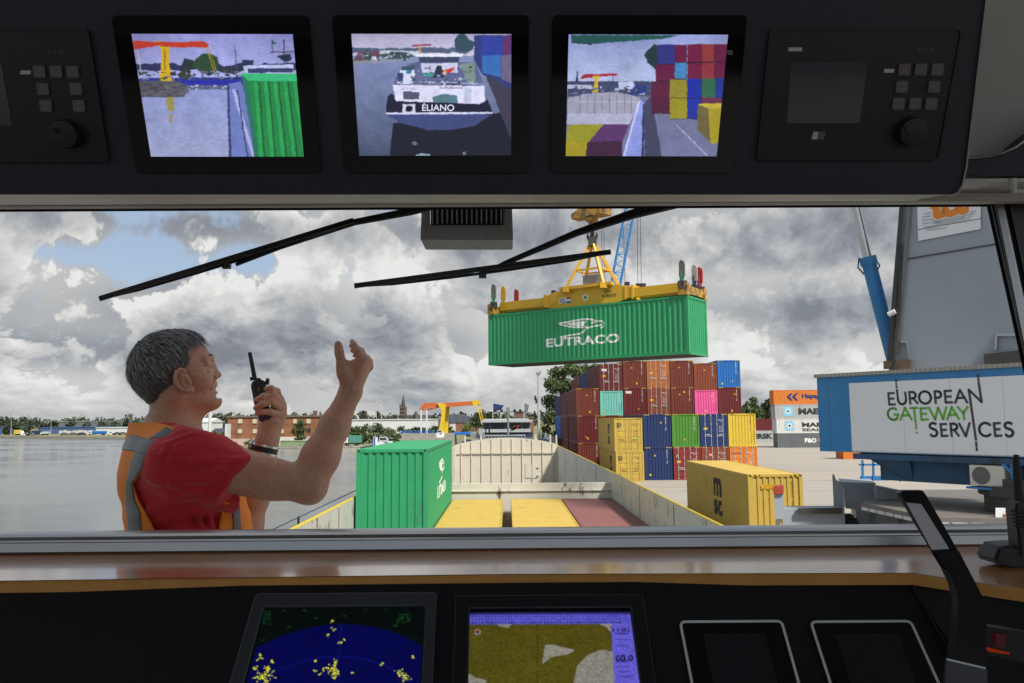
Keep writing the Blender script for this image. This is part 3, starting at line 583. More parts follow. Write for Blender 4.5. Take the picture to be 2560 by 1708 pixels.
# ------------------------------------------------------------------ engine instrument panels
BTN = mat('grey_button', (.13, .13, .14), .5); LEG = mat('orange_legend', (.36, .15, .04), .6, var=0); WHITEP = mat('white_label', (.6, .6, .58), .6, var=.04)
DISP = mat('dead_display', (.07, .068, .085), .12, var=.05)
PANELM = mat('panel_plastic', (.010, .0095, .011), .38, bump=.1, bs=500)
def instrument(label, zf, outer, disp, btns, knob, tags, name_at, logo=None, dual=()):
    root = thing('instrument_panel', label, 'control panel', CP(*zf(*outer[3])), 'engine panels at the ends of the overhead console')
    O = [zf(*p) for p in outer]
    b = MB(); plate(b, CP, rq(O, 14), -.003, .0035); part('faceplate', b, PANELM, root)
    c = (sum(p[0] for p in O)/4, sum(p[1] for p in O)/4); I = [(c[0]+(x-c[0])*.985, c[1]+(y-c[1])*.978) for x, y in O]; E = [(c[0]+(x-c[0])*1.006, c[1]+(y-c[1])*1.008) for x, y in O]
    b = MB(); ringplate(b, CP, rq(E, 15), rq(I, 13), -.002, .0055); part('rim', b, DARKP, root)
    b = MB(); plate(b, CP, rq([zf(*p) for p in disp], 4), .0, .0042); part('display', b, DISP, root)
    for i, (x, y) in enumerate(btns):
        s = 40; b = MB(); sl = (outer[0][0]-outer[3][0])/(outer[3][1]-outer[0][1]) if len(outer) else 0
        px = rq([zf(x-s+7*dual[0], y-s), zf(x+s+7*dual[0], y-s), zf(x+s-7*dual[0], y+s), zf(x-s-7*dual[0], y+s)], 4)
        plate(b, CP, px, .003, .0065); k = part('button', b, BTN, root)
        lg = MB()
        for dy in ((-18, 18) if i % 3 != 1 else (-6,)):
            plate(lg, CP, [zf(x-17, y+dy-5), zf(x+17, y+dy-5), zf(x+16, y+dy+5), zf(x-18, y+dy+5)], .0064, .0067)
        part('legend', lg, LEG, k)
    kb = MB(); kc = CP(*zf(*knob)); kr = (CP(*zf(knob[0]+96, knob[1]))-kc).length
    kb.lathe(kc, [(kr, 0), (kr, .016), (kr*.94, .02), (kr*.5, .021), (.0005, .021)], 32, CN); kk = part('knob', kb, DARKP, root, True)
    kp = MB(); c2 = CP(*zf(knob[0]-42, knob[1]-26)); kp.lathe(c2+CN*.02, [(kr*.2, 0), (kr*.2, .0025), (.0004, .0025)], 16, CN); part('finger_dimple', kp, BLACK, kk)
    for x, y, w in tags:
        b = MB(); plate(b, CP, [zf(x-w, y-13), zf(x+w, y-13), zf(x+w-4, y+13), zf(x-w-4, y+13)], .003, .0042); part('label_plate', b, WHITEP, root)
    b = MB(); o = CP(*zf(name_at[0]-52, name_at[1]+14), .0039); write(b, 'ECO 100', o, CP(*zf(name_at[0]+52, name_at[1]+14), .0039)-o, CP(*zf(name_at[0]-52, name_at[1]-12), .0039)-o); part('lettering', b, BTN, root)
    if logo:
        x, y = logo; b = MB(); plate(b, CP, [zf(x-34, y-26), zf(x, y-26), zf(x-10, y+26), zf(x-48, y+26)], .003, .0042); part('logo', b, WHITEP, root)
        b = MB(); plate(b, CP, [zf(x+6, y-26), zf(x+48, y-26), zf(x+34, y+26), zf(x-4, y+26)], .003, .0042); part('logo', b, BTN, root)
z3 = lambda x, y: (1700+x/2.7326, y/2.7326)
instrument('engine control panel right of the monitors with dark display and eight buttons', z3, [(610, 198), (1918, 195), (1757, 1088), (520, 1092)], [(752, 430), (1272, 428), (1220, 840), (722, 842)],
           [(1520, 475), (1632, 475), (1745, 475), (1502, 592), (1722, 592), (1480, 708), (1592, 708), (1702, 708)], (1556, 895), [(783, 338, 46), (1422, 484, 34)], (1675, 342), (940, 925), (.7,))
instrument('engine control panel left of the monitors cut by the picture edge', z1, [(-760, 198), (610, 200), (752, 1102), (-500, 1105)], [(-480, 430), (20, 430), (95, 858), (-380, 860)],
           [(283, 490), (398, 490), (510, 490), (308, 608), (532, 608), (328, 722), (552, 722)], (478, 910), [(188, 495, 34)], (390, 354), None, (-.7,))

# ------------------------------------------------------------------ cabin lining, trims and fittings at the upper right
b = MB(); pts = [(2440, 440), (2405, 430), (2420, 392), (2470, 388), (2520, 376), (2545, 362), (2600, 315), (2700, 250), (2900, 250), (2900, 440)]
A = [P(x, y, 1.27) for x, y in pts]; b.hexa(A, [v+Vector((0, .08, 0)) for v in A]); solo('corner_cover', b, DARK, 'dark navy corner cover with curved edge right of the overhead console', 'cover', P(2600, 440, 1.27))
b = MB(); b.tube([P(x, y, 1.262) for x, y in ((2402, 395), (2440, 394), (2475, 390), (2510, 381), (2540, 367), (2575, 340), (2620, 300))], .0022, 6)
solo('edge_piping', b, ALU, 'thin bright piping along the curved edge of the corner cover', 'piping', P(2500, 385, 1.262), smooth=True)
b = MB(); A = [P(2430, -60, 1.33), P(2980, -60, 1.33), P(2980, 470, 1.33), P(2390, 470, 1.33)]; b.hexa(A, [v+Vector((0, .05, 0)) for v in A]); solo('lining_panel', b, LINING, 'plain grey lining panel right of the overhead console', 'panel', P(2600, 300, 1.33))
b = MB(); A = [P(2376, 448, 1.26), P(2760, 444, 1.26), P(2760, 453, 1.26), P(2474, 456, 1.26), P(2462, 459, 1.26), P(2376, 459, 1.26)]; b.hexa(A, [v+Vector((0, .03, 0)) for v in A]); solo('trim_strip', b, CREAMTRIM, 'pale trim strip under the dark corner cover', 'trim', P(2560, 452, 1.26))
root = thing('blind_bracket', 'white roller blind bracket with rod under the corner cover', 'bracket', P(2534, 470, 1.24))
b = MB(); b.tube([P(2530, 448, 1.24), P(2531, 462, 1.24), P(2535, 472, 1.24), P(2536, 485, 1.24)], [.006, .0062, .004, .003], 12); part('bracket', b, WHITEP, root, True)
b = MB(); b.tube([P(2540, 479, 1.24), P(2700, 474, 1.24)], .0035, 10); part('rod', b, WHITEP, root, True)
b = MB(); b.tube([P(2470, 455, 1.25), P(2490, 462, 1.25), P(2508, 471, 1.25), P(2528, 470, 1.25)], .0012, 6); part('cord', b, WHITEP, root, True)

# ------------------------------------------------------------------ wooden shelf and dashboard
zs = P(1280, 1374, 1.40).z
root = thing('dashboard', 'wooden topped dashboard with a black sloping instrument fascia below the windscreen', 'dashboard', (0, 1.2, zs-.1))
front = [(-1300, 1470), (-420, 1459), (0, 1452), (640, 1443), (1280, 1435), (2278, 1432), (2560, 1472), (2900, 1522)]
F = [PZ(*p, zs) for p in front]; BK = [Vector((v.x*1.25, 1.412, zs)) for v in F]
b = MB(); n = len(F); T = .0165
b.mesh([v for v in F]+[v for v in BK], [(i, i+1, n+i+1, n+i) for i in range(n-1)]); part('wood_top', b, WOOD, root)
b = MB(); off = Vector((0, -.0025, 0))
for i in range(n-1): b.mesh([F[i]+Vector((0, 0, -.001)), F[i+1]+Vector((0, 0, -.001)), F[i+1]+off+Vector((0, 0, -.004)), F[i]+off+Vector((0, 0, -.004)), F[i+1]+off+Vector((0, 0, -T)), F[i]+off+Vector((0, 0, -T)), F[i+1]+Vector((0, .02, -T-.001)), F[i]+Vector((0, .02, -T-.001))], [(0, 1, 2, 3), (3, 2, 4, 5), (5, 4, 6, 7)])
part('wood_edge', b, mat('oak_edge', (.62, .30, .07), .35, spec=.4, var=.25, vs=18), root)
FASC = mat('fascia_black', (.0035, .004, .006), .55, bump=.12, bs=800)
b = MB(); A = [DP(-1300, 1482, -.002), DP(-420, 1472, -.002), DP(2282, 1446, -.002), DP(2560, 1950, -.002), DP(-1700, 1950, -.002)]; b.hexa(A, [v-DN*.03 for v in A]); part('fascia', b, FASC, root)
kx = F[5]; b = MB(); w1 = F[7]
A = [kx+Vector((0, .004, -T)), w1+Vector((0, .004, -T)), w1+Vector((-.1, -.42, -.5)), DP(2560, 1950, -.002)]
b.mesh(A, [(0, 1, 2, 3)]); part('side_fascia', b, FASC, root)
b = MB(); b.tube([kx+Vector((.002, -.002, -T-.004)), DP(2420, 1700, .001), DP(2540, 1900, .001)], .003, 6); part('seam', b, RUBBER, root)

EDGEL = mat('bright_edge', (.72, .78, .78), .25, var=.03); GREYB = mat('grey_bezel', (.05, .052, .06), .4, bump=.1, bs=500)  # EDGEL: near-white base paints the glossy reflection along the touch panel rims
zd = lambda x, y: (500+x/1.9583, 1300+y/1.9583)
# radar
root = thing('radar_display', 'radar display showing a dark blue disc with yellow echoes', 'display', DP(840, 1700))
outer = [zd(278, 374), zd(1160, 368), zd(1130, 1000), zd(95, 1000)]; inner = [zd(314, 434), zd(1108, 428), zd(1080, 1000), zd(165, 1000)]
b = MB(); ringplate(b, DP, rq(outer, 12), rq(inner, 6), -.004, .006); part('bezel', b, GREYB, root)
def edge_line(mb, fn, c, r, w, o):
    q = rq(c, r, 6); mb.tube([fn(x, y, o) for x, y in q]+[fn(*q[0], o)], w, 6); return mb
EDGED = mat('dim_edge', (.16, .17, .2), .35, metal=.8)
b = MB(); edge_line(b, DP, outer, 12, .0011, .0055); part('outer_edge', b, EDGED, root); b = MB(); edge_line(b, DP, inner, 6, .0009, .0055); part('inner_edge', b, EDGED, root)
p = Pic(260, 190, inner); p.a[:] = lin(3, 8, 8); cx, cy = .505, 1.35
rr = np.sqrt(((p.X-cx)*1.38)**2+((p.Y-cy)*1.0)**2); m = (rr < 1.19); m &= (np.abs(p.X-.5) < .485); p.a[m] = lin(2, 4, 66); m2 = np.abs(rr-.90) < .004; p.a[m2 & m] = lin(8, 14, 105); m2 = np.abs(p.X-(.505+(.5-p.Y)*-.03)) < .0025; p.a[m2 & m] = lin(10, 18, 100)
def echo(x, y, r, n): 
    for _ in range(int(n*1.6)): ex, ey = zd(x+random.gauss(0, r), y+random.gauss(0, r*.9)); p.blob((ex, ey), random.uniform(.7, 2.6), random.uniform(.6, 2.0), lin(205, 205, 30), 7, .5, 0)
for x, y in ((645, 504), (650, 548), (632, 587), (690, 620), (700, 606), (678, 622), (1040, 690), (890, 724), (740, 770), (565, 710), (600, 752), (620, 752), (560, 760), (588, 770), (290, 676), (348, 714)): echo(x, y, 4, 3)
for x, y, r, n in ((660, 715, 6, 6), (655, 770, 12, 26), (650, 740, 14, 12), (320, 770, 22, 26), (290, 700, 8, 6), (265, 742, 6, 6), (330, 745, 10, 8), (310, 795, 16, 20), (980, 772, 12, 12), (1005, 795, 14, 14)): echo(x, y, r, n)
for i, t in enumerate(('TARGET', 'PULSE', 'RANGE', 'HDG', 'LAT', 'LON')): x, y = zd(308, 446+i*14); p.text(t, x, y, 20, 4.5, lin(18, 70, 30))
for i, t in enumerate(('TUNE', 'CONTRAST', 'CONTOUR', 'REJECT')): x, y = zd(965, 470+i*14); p.text(t, x, y, 34, 4.5, lin(22, 84, 30))
for x, y in ((410, 450), (510, 448), (810, 448), (912, 446), (1012, 444), (708, 478), (570, 492), (835, 490), (435, 537), (957, 533), (310, 605), (1058, 600)): ex, ey = zd(x, y); p.text('030', ex-5, ey-2, 9, 4.5, lin(18, 66, 30))
p.make('screen', DP, inner, .001, root, True, (0, 0, 0))
# chart plotter
root = thing('chart_display', 'electronic chart display with olive land, clock 11:01 and purple toolbar', 'display', DP(1380, 1700))
outer = [zd(1254, 382), zd(2164, 375), zd(2255, 1000), zd(1228, 1000)]; inner = [zd(1318, 440), zd(2108, 434), zd(2180, 1000), zd(1306, 1000)]
b = MB(); ringplate(b, DP, rq(outer, 6), rq(inner, 6), -.004, .005); part('bezel', b, FASC, root); b = MB(); edge_line(b, DP, outer, 6, .0007, .0045); part('outer_edge', b, EDGED, root); b = MB(); edge_line(b, DP, inner, 6, .0013, .0045); part('inner_edge', b, GREYB, root)
scr = [zd(1322, 456), zd(2104, 452), zd(2178, 1000), zd(1309, 1000)]; p = Pic(190, 136, scr); ZP = lambda l: [zd(*v) for v in l]
p.a[:] = np.array(lin(84, 78, 22))*(1+.25*RNG.normal(size=(136, 190, 1)))
p.poly(ZP([(1300, 440), (2120, 440), (2120, 522), (1300, 522)]), lin(92, 88, 205), .22); p.poly(ZP([(1300, 445), (2120, 445), (2120, 466), (1300, 470)]), lin(40, 40, 100))
for i in range(46): x = 1330+i*16; p.poly(ZP([(x, 478), (x+9, 478), (x+9, 482), (x, 482)]), lin(48, 44, 130)); p.poly(ZP([(x, 492), (x+8, 492), (x+8, 497), (x, 497)]), lin(60, 56, 150)); p.poly(ZP([(x, 508), (x+10, 508), (x+10, 515), (x, 515)]), lin(64, 54, 140) if i % 3 else lin(38, 40, 90))
p.poly(ZP([(1690, 628), (1720, 626), (1840, 656), (1800, 676), (1720, 690), (1676, 725)]), lin(146, 142, 132), .22); p.poly(ZP([(1830, 810), (1850, 730), (1900, 680), (1960, 655), (2020, 660), (2040, 810), (2040, 1010), (1830, 1010)]), lin(142, 138, 128), .22); p.poly(ZP([(1950, 520), (2012, 520), (2012, 560), (1985, 535)]), lin(146, 142, 132), .22)
p.poly(ZP([(1455, 522), (1525, 522), (1510, 540), (1470, 532)]), lin(140, 136, 120), .2); p.poly(ZP([(1300, 760), (1350, 790), (1400, 800), (1420, 1010), (1300, 1010)]), lin(142, 138, 128), .22); p.line(zd(1652, 525), zd(1648, 1000), 1.6, lin(48, 42, 12)); p.line(zd(1652, 600), zd(1650, 720), .8, lin(48, 42, 12))
p.poly(ZP([(2012, 520), (2120, 520), (2190, 1010), (2042, 1010)]), lin(104, 96, 215), .2)
x, y = zd(2022, 540); p.text('11:01', x, y, 40, 11.5, lin(14, 12, 40), .02); x, y = zd(2036, 680); p.text('00.0', x, y, 44, 17, lin(12, 10, 36), .03)
for i in range(7): x, y = zd(2030+i*3, 570+i*30 if i < 3 else 640+i*24); p.poly([(x, y), (x+34, y), (x+34, y+3), (x, y+3)], lin(62, 56, 150))
c = zd(1358, 560)
for k in range(12): a = k*.5236; p.line((c[0]+7*math.cos(a), c[1]+7*math.sin(a)), (c[0]+7*math.cos(a+.52), c[1]+7*math.sin(a+.52)), 1.6, lin(200, 195, 190))
p.line((c[0], c[1]-10), c, 2, lin(190, 40, 60)); p.line(c, (c[0], c[1]+8), 2, lin(50, 50, 190))
p.a *= .78
p.make('screen', DP, scr, .001, root, True, (0, 0, 0))
# two touch panels
zt_ = lambda x, y: (1600+x/2.448, 1200+y/2.448)
for lab, o, s in (('dark touch panel with bright edge next to the chart display', [(244, 876), (864, 872), (1010, 1400), (345, 1400)], [(386, 952), (760, 950), (850, 1300), (455, 1300)]),
                  ('dark touch panel with bright edge next to the black desk lamp', [(1042, 876), (1652, 872), (1890, 1400), (1210, 1400)], [(1190, 952), (1572, 950), (1700, 1300), (1300, 1300)])):
    root = thing('touch_panel', lab, 'touch panel', DP(*zt_(*o[3])), 'touch panels in the dashboard')
    O = [zt_(*v) for v in o]; b = MB(); plate(b, DP, rq(O, 14), -.003, .003); part('glass_front', b, BLACK, root); b = MB(); edge_line(b, DP, O, 14, .0019, .003); part('painted_glint_rim', b, EDGEL, root)
    b = MB(); plate(b, DP, [zt_(*v) for v in s], .002, .0036); part('display', b, mat('dim_display', (.016, .018, .024), .3), root)
# switch panel with red lamp on the side fascia
nrm = (A[1]-A[0]); 
root = thing('switch_panel', 'small switch panel with a red square switch at the lower right', 'switch panel', P(2510, 1640, .98))
b = MB(); q = [P(x, y, .98+(2500-x)*.0002) for x, y in ((2466, 1566), (2600, 1588), (2600, 1668), (2466, 1636))]; b.hexa(q, [v+Vector((0, .02, 0)) for v in q]); part('plate', b, PANELM, root)
b = MB(); q = [P(x, y, .975) for x, y in ((2491, 1584), (2516, 1586), (2514, 1620), (2489, 1616))]; b.hexa(q, [v+Vector((0, .02, 0)) for v in q]); part('red_switch', b, mat('dark_red_switch', (.16, .008, .02), .4), root)
b = MB(); q = [P(x, y, .975) for x, y in ((2476, 1624), (2524, 1632), (2524, 1637), (2476, 1630))]; b.hexa(q, [v+Vector((0, .02, 0)) for v in q]); part('red_lamp', b, emit('red_lamp', (.55, .05, .01), .25), root)
b = MB(); q = [P(x, y, .975) for x, y in ((2545, 1590), (2570, 1594), (2570, 1640), (2545, 1634))]; b.hexa(q, [v+Vector((0, .02, 0)) for v in q]); part('grey_switch', b, GREYB, root)

# ------------------------------------------------------------------ gooseneck desk lamp
root = thing('desk_lamp', 'black flexible desk lamp with a flat lamp head in front of the windscreen', 'desk lamp', P(2415, 1760, .80))
LK = mat('lamp_black', (.006, .006, .008), .3, var=.1); LS = mat('lamp_silver', (.11, .11, .12), .35, metal=.6)
L = [(1566, 80, 1742, 78, .99), (1592, 118, 1766, 118, .985), (1680, 270, 1850, 262, .97), (1785, 440, 1940, 425, .95), (1850, 545, 2010, 560, .94), (1895, 640, 2068, 672, .92), (1915, 730, 2100, 735, .91), (1912, 860, 2114, 850, .90), (1895, 990, 2112, 1010, .885), (1882, 1095, 2112, 1150, .875)]
def ribbon(rows, th, name, m, off=0.0, bevw=.0):
    b = MB(); f = [(P(*zt_(a, c), y-off), P(*zt_(d, e), y-off)) for a, c, d, e, y in rows]
    for (a, c), (d, e) in zip(f[:-1], f[1:]): pass
    vs = []; 
    for a, c in f:
        w = (c-a); e = w*.07
        vs += [a, a+e+Vector((0, -th*.5, 0)), c-e+Vector((0, -th*.5, 0)), c, c-e+Vector((0, th*.5, 0)), a+e+Vector((0, th*.5, 0))]
    fs = [tuple(range(6))]+[tuple(len(vs)-6+k for k in range(5, -1, -1))]
    for i in range(len(f)-1): fs += [(i*6+k, i*6+(k+1) % 6, i*6+6+(k+1) % 6, i*6+6+k) for k in range(6)]
    b.mesh(vs, fs); return part(name, b, m, root, True)
ribbon(L[:4], .010, 'lamp_head', LK); ribbon(L[3:], .014, 'neck', LK)
ribbon([(1588, 62, 1722, 62, .992), L[0]], .010, 'lamp_tip', LK)
ribbon([(1882, 1100, 2112, 1155, .872), (1868, 1250, 2108, 1300, .86), (1860, 1450, 2100, 1500, .84)], .018, 'stem', LS)
b = MB(); q = [(1634, 140), (1722, 148), (1892, 422), (1790, 428)]; A = [P(*zt_(*v), y) for v, y in zip(q, (.976, .976, .946, .946))]; b.hexa(A, [v+Vector((0, .002, 0)) for v in A]); part('diffuser', b, mat('lamp_diffuser', (.55, .55, .56), .35, var=.04), root)
b = MB(); b.tube([P(*zt_(1880, 1098), .863), P(*zt_(2112, 1153), .863)], .0012, 6); part('joint_ring', b, EDGEL, root)
b = MB(); b.cbox(P(*zt_(1980, 1500), .84)-Vector((0, 0, .10)), (.10, .12, .02)); part('base', b, LK, root)

# handheld radio standing in its charger at the right end of the shelf
yr = PZ(2545, 1418, zs).y; bx = PZ(2548, 1418, zs)
root = thing('handheld_radio', 'black handheld radio standing in a charger at the right end of the wooden shelf', 'radio', bx)
b = MB(); b.tube([P(2541, 1137, yr), P(2540, 1150, yr), P(2548, 1255, yr)], [.0035, .005, .0072], 12); part('antenna', b, RUBBER, root, True)
RB = mat('radio_black', (.022, .022, .026), .5, bump=.15, bs=300)
b = MB(); A = [P(2524, 1262, yr), P(2530, 1252, yr), P(2590, 1246, yr), P(2598, 1256, yr), P(2592, 1390, yr), P(2536, 1390, yr)]; b.hexa([v+Vector((0, -.014, 0)) for v in A], [v+Vector((0, .014, 0)) for v in A]); part('radio_body', b, RB, root, bev=.003)
b = MB()
for k in range(5): b.tube([P(2526+k*1.5, 1276+k*9, yr-.016), P(2556, 1283+k*9, yr-.0165), P(2592, 1277+k*9, yr-.016)], .0016, 6)
part('grip_rib', b, RB, root)
b = MB(); A = [(2486, 1405), (2492, 1386), (2500, 1366), (2555, 1362), (2640, 1362), (2640, 1424), (2545, 1420), (2500, 1412)]; A = [P(x, y, yr-.01) for x, y in A]; b.hexa(A, [v+Vector((0, .05, 0)) for v in A]); part('charger', b, RB, root, bev=.004)

# ------------------------------------------------------------------ wipers and floodlight outside the glass
def wiper(label, blade, arm, group):
    root = thing('wiper', label, 'wiper', P(*arm[-1][:2], 1.50), group)
    (x0, y0), (x1, y1) = blade; f = lambda t, d=0.0, y=1.475: P(x0+(x1-x0)*t, y0+(y1-y0)*t+d, y)
    b = MB(); b.bar(f(0), f(1), .0052, .009); part('rubber_blade', b, RUBBER, root)
    b = MB()
    for t0, t1 in ((.02, .27), (.24, .5), (.5, .76), (.73, .98)): b.bar(f(t0, 2, 1.485), f((t0+t1)/2, 8, 1.488), .0042); b.bar(f((t0+t1)/2, 8, 1.488), f(t1, 2, 1.485), .0042)
    b.bar(f(.14, 8, 1.489), f(.38, 11, 1.492), .0045); b.bar(f(.38, 11, 1.492), f(.62, 11, 1.492), .0045); b.bar(f(.62, 11, 1.492), f(.86, 8, 1.489), .0045)
    part('blade_frame', b, RUBBER, root)
    b = MB(); b.cbox(f(.5, 15, 1.49), (.014, .012, .012)); b.tube([f(.5, 15, 1.478), f(.5, 15, 1.505)], .006, 8); part('pivot', b, DARKP, root)
    b = MB(); b.tube([P(a, c, 1.494) for a, c, w in arm], [w for a, c, w in arm], 8); part('arm', b, RUBBER, root, True)
    b = MB(); b.tube([P(a, c-1, 1.50) for a, c, w in arm[-1:]]+[P(arm[-1][0]+40, arm[-1][1]-30, 1.505)], .011, 10); part('spindle', b, DARKP, root, True)
wiper('long wiper raised across the left half of the windscreen', ((249, 747), (884, 551)), [(590, 662, .0035), (700, 618, .005), (885, 556, .0065), (1030, 528, .008), (1130, 500, .010)], 'windscreen wipers')
wiper('shorter wiper crossing in front of the yellow spreader', ((886, 715), (1527, 630)), [(1210, 683, .0035), (1268, 656, .005), (1440, 583, .007), (1580, 536, .0095), (1700, 505, .011)], 'windscreen wipers')
root = thing('floodlight', 'grey finned metal floodlight housing hanging above the windscreen', 'floodlight', P(1167, 560, 1.72))
GM = mat('weathered_grey_metal', (.36, .35, .33), .6, var=.25, vs=40, dirt=((.42, .40, .36), .62, .78, 60, 1))
b = MB(); A = [P(x, y, 1.70) for x, y in rq([(1056, 470), (1278, 470), (1283, 600), (1051, 600)], 5)]; B = [P(x, y, 1.70)+Vector((0, .012, 0)) for x, y in rq([(1074, 470), (1258, 470), (1258, 560), (1074, 560)], 4)]
n = len(A); b.mesh(A+B+[v+Vector((0, .10, 0)) for v in A], [(i, (i+1) % n, n+(i+1) % n, n+i) for i in range(n)]+[(i, 2*n+i, 2*n+(i+1) % n, (i+1) % n) for i in range(n)]); part('housing', b, GM, root)
b = MB(); b.hexa([v+Vector((0, .012, 0)) for v in B], [v+Vector((0, .02, 0)) for v in B]); part('back_plate', b, RUBBER, root)
for k in range(15):
    x = 1079+k*12.3; fb = MB(); A = [P(x, 470, 1.703), P(x+3.4, 470, 1.703), P(x+3.4, 556, 1.703), P(x, 556, 1.703)]; fb.hexa(A, [v+Vector((0, .018, 0)) for v in A]); part('fin', fb, GM, root)
# ================================================================== BARGE, CONTAINERS, SPREADER, CRANE
def paint(name, col, rust=.5, rough=.5):
    return mat('paint_'+name, col, rough, spec=.3, var=.14, vs=1.6, bump=.06, bs=9, dirt=((col[0]*.55+.045, col[1]*.5+.028, col[2]*.45+.018), .585-.12*rust, .76, 1.9, .3))
PAINT = {'green': paint('green', (.034, .30, .125), .0), 'yellow': paint('yellow', (.52, .36, .075), .2), 'brown': paint('brown', (.155, .036, .024), .4), 'maroon': paint('maroon', (.125, .020, .022), .3),
         'redbrown': paint('redbrown', (.22, .055, .03), .5), 'orange': paint('orange', (.62, .19, .035), .3), 'rust_orange': paint('rust_orange', (.40, .125, .035), .9), 'navy': paint('navy', (.018, .036, .125), .3), 'blue': paint('blue', (.02, .14, .44), .2),
         'teal': paint('teal', (.17, .48, .42), .4), 'pink': paint('pink', (.70, .10, .30), .2), 'grass': paint('grass_green', (.075, .235, .035), .4), 'bright_yellow': paint('bright_yellow', (.62, .44, .05), .2), 'red': paint('red', (.22, .03, .025), .4),
         'grey': paint('grey', (.40, .41, .41), .6), 'dark_grey': paint('dark_grey', (.13, .145, .155), .5), 'white': paint('white', (.62, .62, .60), .4)}
STEEL = mat('galvanised_steel', (.52, .52, .51), .5, metal=.15, var=.12); WHITE = mat('white_paint', (.78, .78, .77), .55, var=.05, vs=2); INK = mat('black_paint', (.02, .02, .024), .6)
STICK = mat('yellow_sticker', (.72, .46, .02), .5, var=.05); REDM = mat('red_paint', (.36, .02, .02), .5, var=.2, vs=3)
def tape_fn(t, ob, c, b):
    s = t.add('ShaderNodeSeparateXYZ', {0: ob}); w = t.m('FRACT', t.m('MULTIPLY', t.m('ADD', s.outputs[0], s.outputs[2]), 4.5)); return t.mix(t.m('GREATER_THAN', w, .5), (.72, .48, .02), (.02, .02, .02))
TAPE = mat('hazard_tape', (.5, .4, .1), .5, fn=tape_fn, var=0)
CW = 2.438
def corr(L, pitch, fr, depth, margin=.0):
    """corrugation profile over a length L: [(s, inset)]"""
    n = max(1, round((L-2*margin)/pitch)); p = (L-2*margin)/n; o = [(0, 0)] if margin else []
    for i in range(n):
        s = margin+i*p; o += [(s, 0), (s+p*fr[0], 0), (s+p*(fr[0]+fr[1]), depth), (s+p*(fr[0]+fr[1]+fr[2]), depth)]
    return o+[(L-margin, 0)]+([(L, 0)] if margin else [])
SIDE = (.27, .23, .27, .23); ENDF = (.42, .09, .40, .09)
_CM = {}
def container_meshes(L, H, end, cast):
    k = (L, H, end, cast)
    if k in _CM: return _CM[k]
    w = CW/2; b = MB(); P_, TR, BR = .14, .10, .15
    if cast: P_ = .15
    for sx in (-1, 1):
        x0, x1 = sorted((sx*w, sx*(w-P_)))
        for y in (0, L-P_): b.box((x0, y, 0), (x1, y+P_, H))
        x0, x1 = sorted((sx*w, sx*(w-.06))); b.box((x0, P_, H-TR), (x1, L-P_, H)); b.box((x0, P_, 0), (x1, L-P_, BR))
        pr = corr(L-2*P_, .278, SIDE, .036); vs = []
        for s, d in pr: x = sx*(w-.012-d); vs += [(x, P_+s, BR), (x, P_+s, H-TR)]
        b.mesh(vs, [(2*i, 2*i+2, 2*i+3, 2*i+1) for i in range(len(pr)-1)])
    b.box((-w+P_, .002, H-.11), (w-P_, .10, H-.002)); b.box((-w+P_, L-.10, H-.11), (w-P_, L-.002, H-.002)); b.box((-w+P_, .002, .002), (w-P_, .10, .14)); b.box((-w+P_, L-.1, .002), (w-P_, L-.002, .14))
    b.box((-w+.06, .1, .03), (w-.06, L-.1, .13))
    pr = corr(L-.2, .21, (.55, .1, .25, .1), .018); vs = []
    for s, d in pr: vs += [(-w+.06, .1+s, H-.012-d), (w-.06, .1+s, H-.012-d)]
    b.mesh(vs, [(2*i, 2*i+1, 2*i+3, 2*i+2) for i in range(len(pr)-1)])
    for yy in ([.02, L-.02] if end == 'wall' else [L-.02]):
        pr = corr(CW-2*P_, .262, ENDF, .042); vs = []; sg = 1 if yy < 1 else -1
        for s, d in pr: vs += [(-w+P_+s, yy+sg*d, .14), (-w+P_+s, yy+sg*d, H-.11)]
        b.mesh(vs, [(2*i, 2*i+2, 2*i+3, 2*i+1) for i in range(len(pr)-1)])
    o = {'body': b.me('body')}
    if end == 'wall':
        f = MB()
        for sx in (-.62, .62): f.cbox((sx, .04, -.03), (.34, .08, .09))
    if end == 'door':
        for nm, sg in (('l', -1), ('r', 1)):
            d = MB(); x0, x1 = sorted((sg*.012, sg*(w-P_-.005))); d.box((x0, .03, .15), (x1, .07, H-.12))
            nh = 5; hh = (H-.27-.1)/nh
            for i in range(nh): z = .2+i*hh; d.box((x0+.10, .012, z+.05), (x1-.10, .03, z+hh-.07))
            o['door_'+nm] = d.me('door')
            for j, xx in enumerate((.26, .80)):
                t = MB(); x = sg*xx; t.tube([(x, -.005, .10), (x, -.005, H-.05)], .019, 8)
                for z in (.12, .9, H-.9, H-.1): t.cbox((x, .005, z), (.11, .03, .06))
                hz = .95+.12*j; t.bar((x, -.03, hz), (x+sg*.42*(1 if j == 0 else -1), -.03, hz), .025, .05); t.cbox((x, -.02, hz), (.07, .05, .09)); o['bar_%s%d' % (nm, j)] = t.me('locking_bar', smooth=True)
        g = MB(); g.box((-w+P_, .05, .145), (w-P_, .06, H-.115)); g.box((-.012, .024, .15), (.012, .05, H-.12)); o['gasket'] = g.me('door_seal')
    for sx in (-1, 1):
        t = MB(); x0, x1 = sorted((sx*(w-.02), sx*(w-.55))); t.box((x0, -.004, H-.10), (x1, .0, H-.015)); o['tape%d' % sx] = t.me('hazard_tape')
    if cast:
        c = MB(); c.cbox((0, 0, 0), (.182, .182, .126)); o['cast'] = c.me('corner_casting')
        h = MB(); h.lathe((0, -.0925, 0), [(.042, 0), (.042, .003), (.0005, .003)], 14, (0, -1, 0)); o['hole'] = h.me('lifting_hole', smooth=True)
    _CM[k] = o; return o
def omat(o, m):
    o.material_slots[0].link = 'OBJECT'; o.material_slots[0].material = m
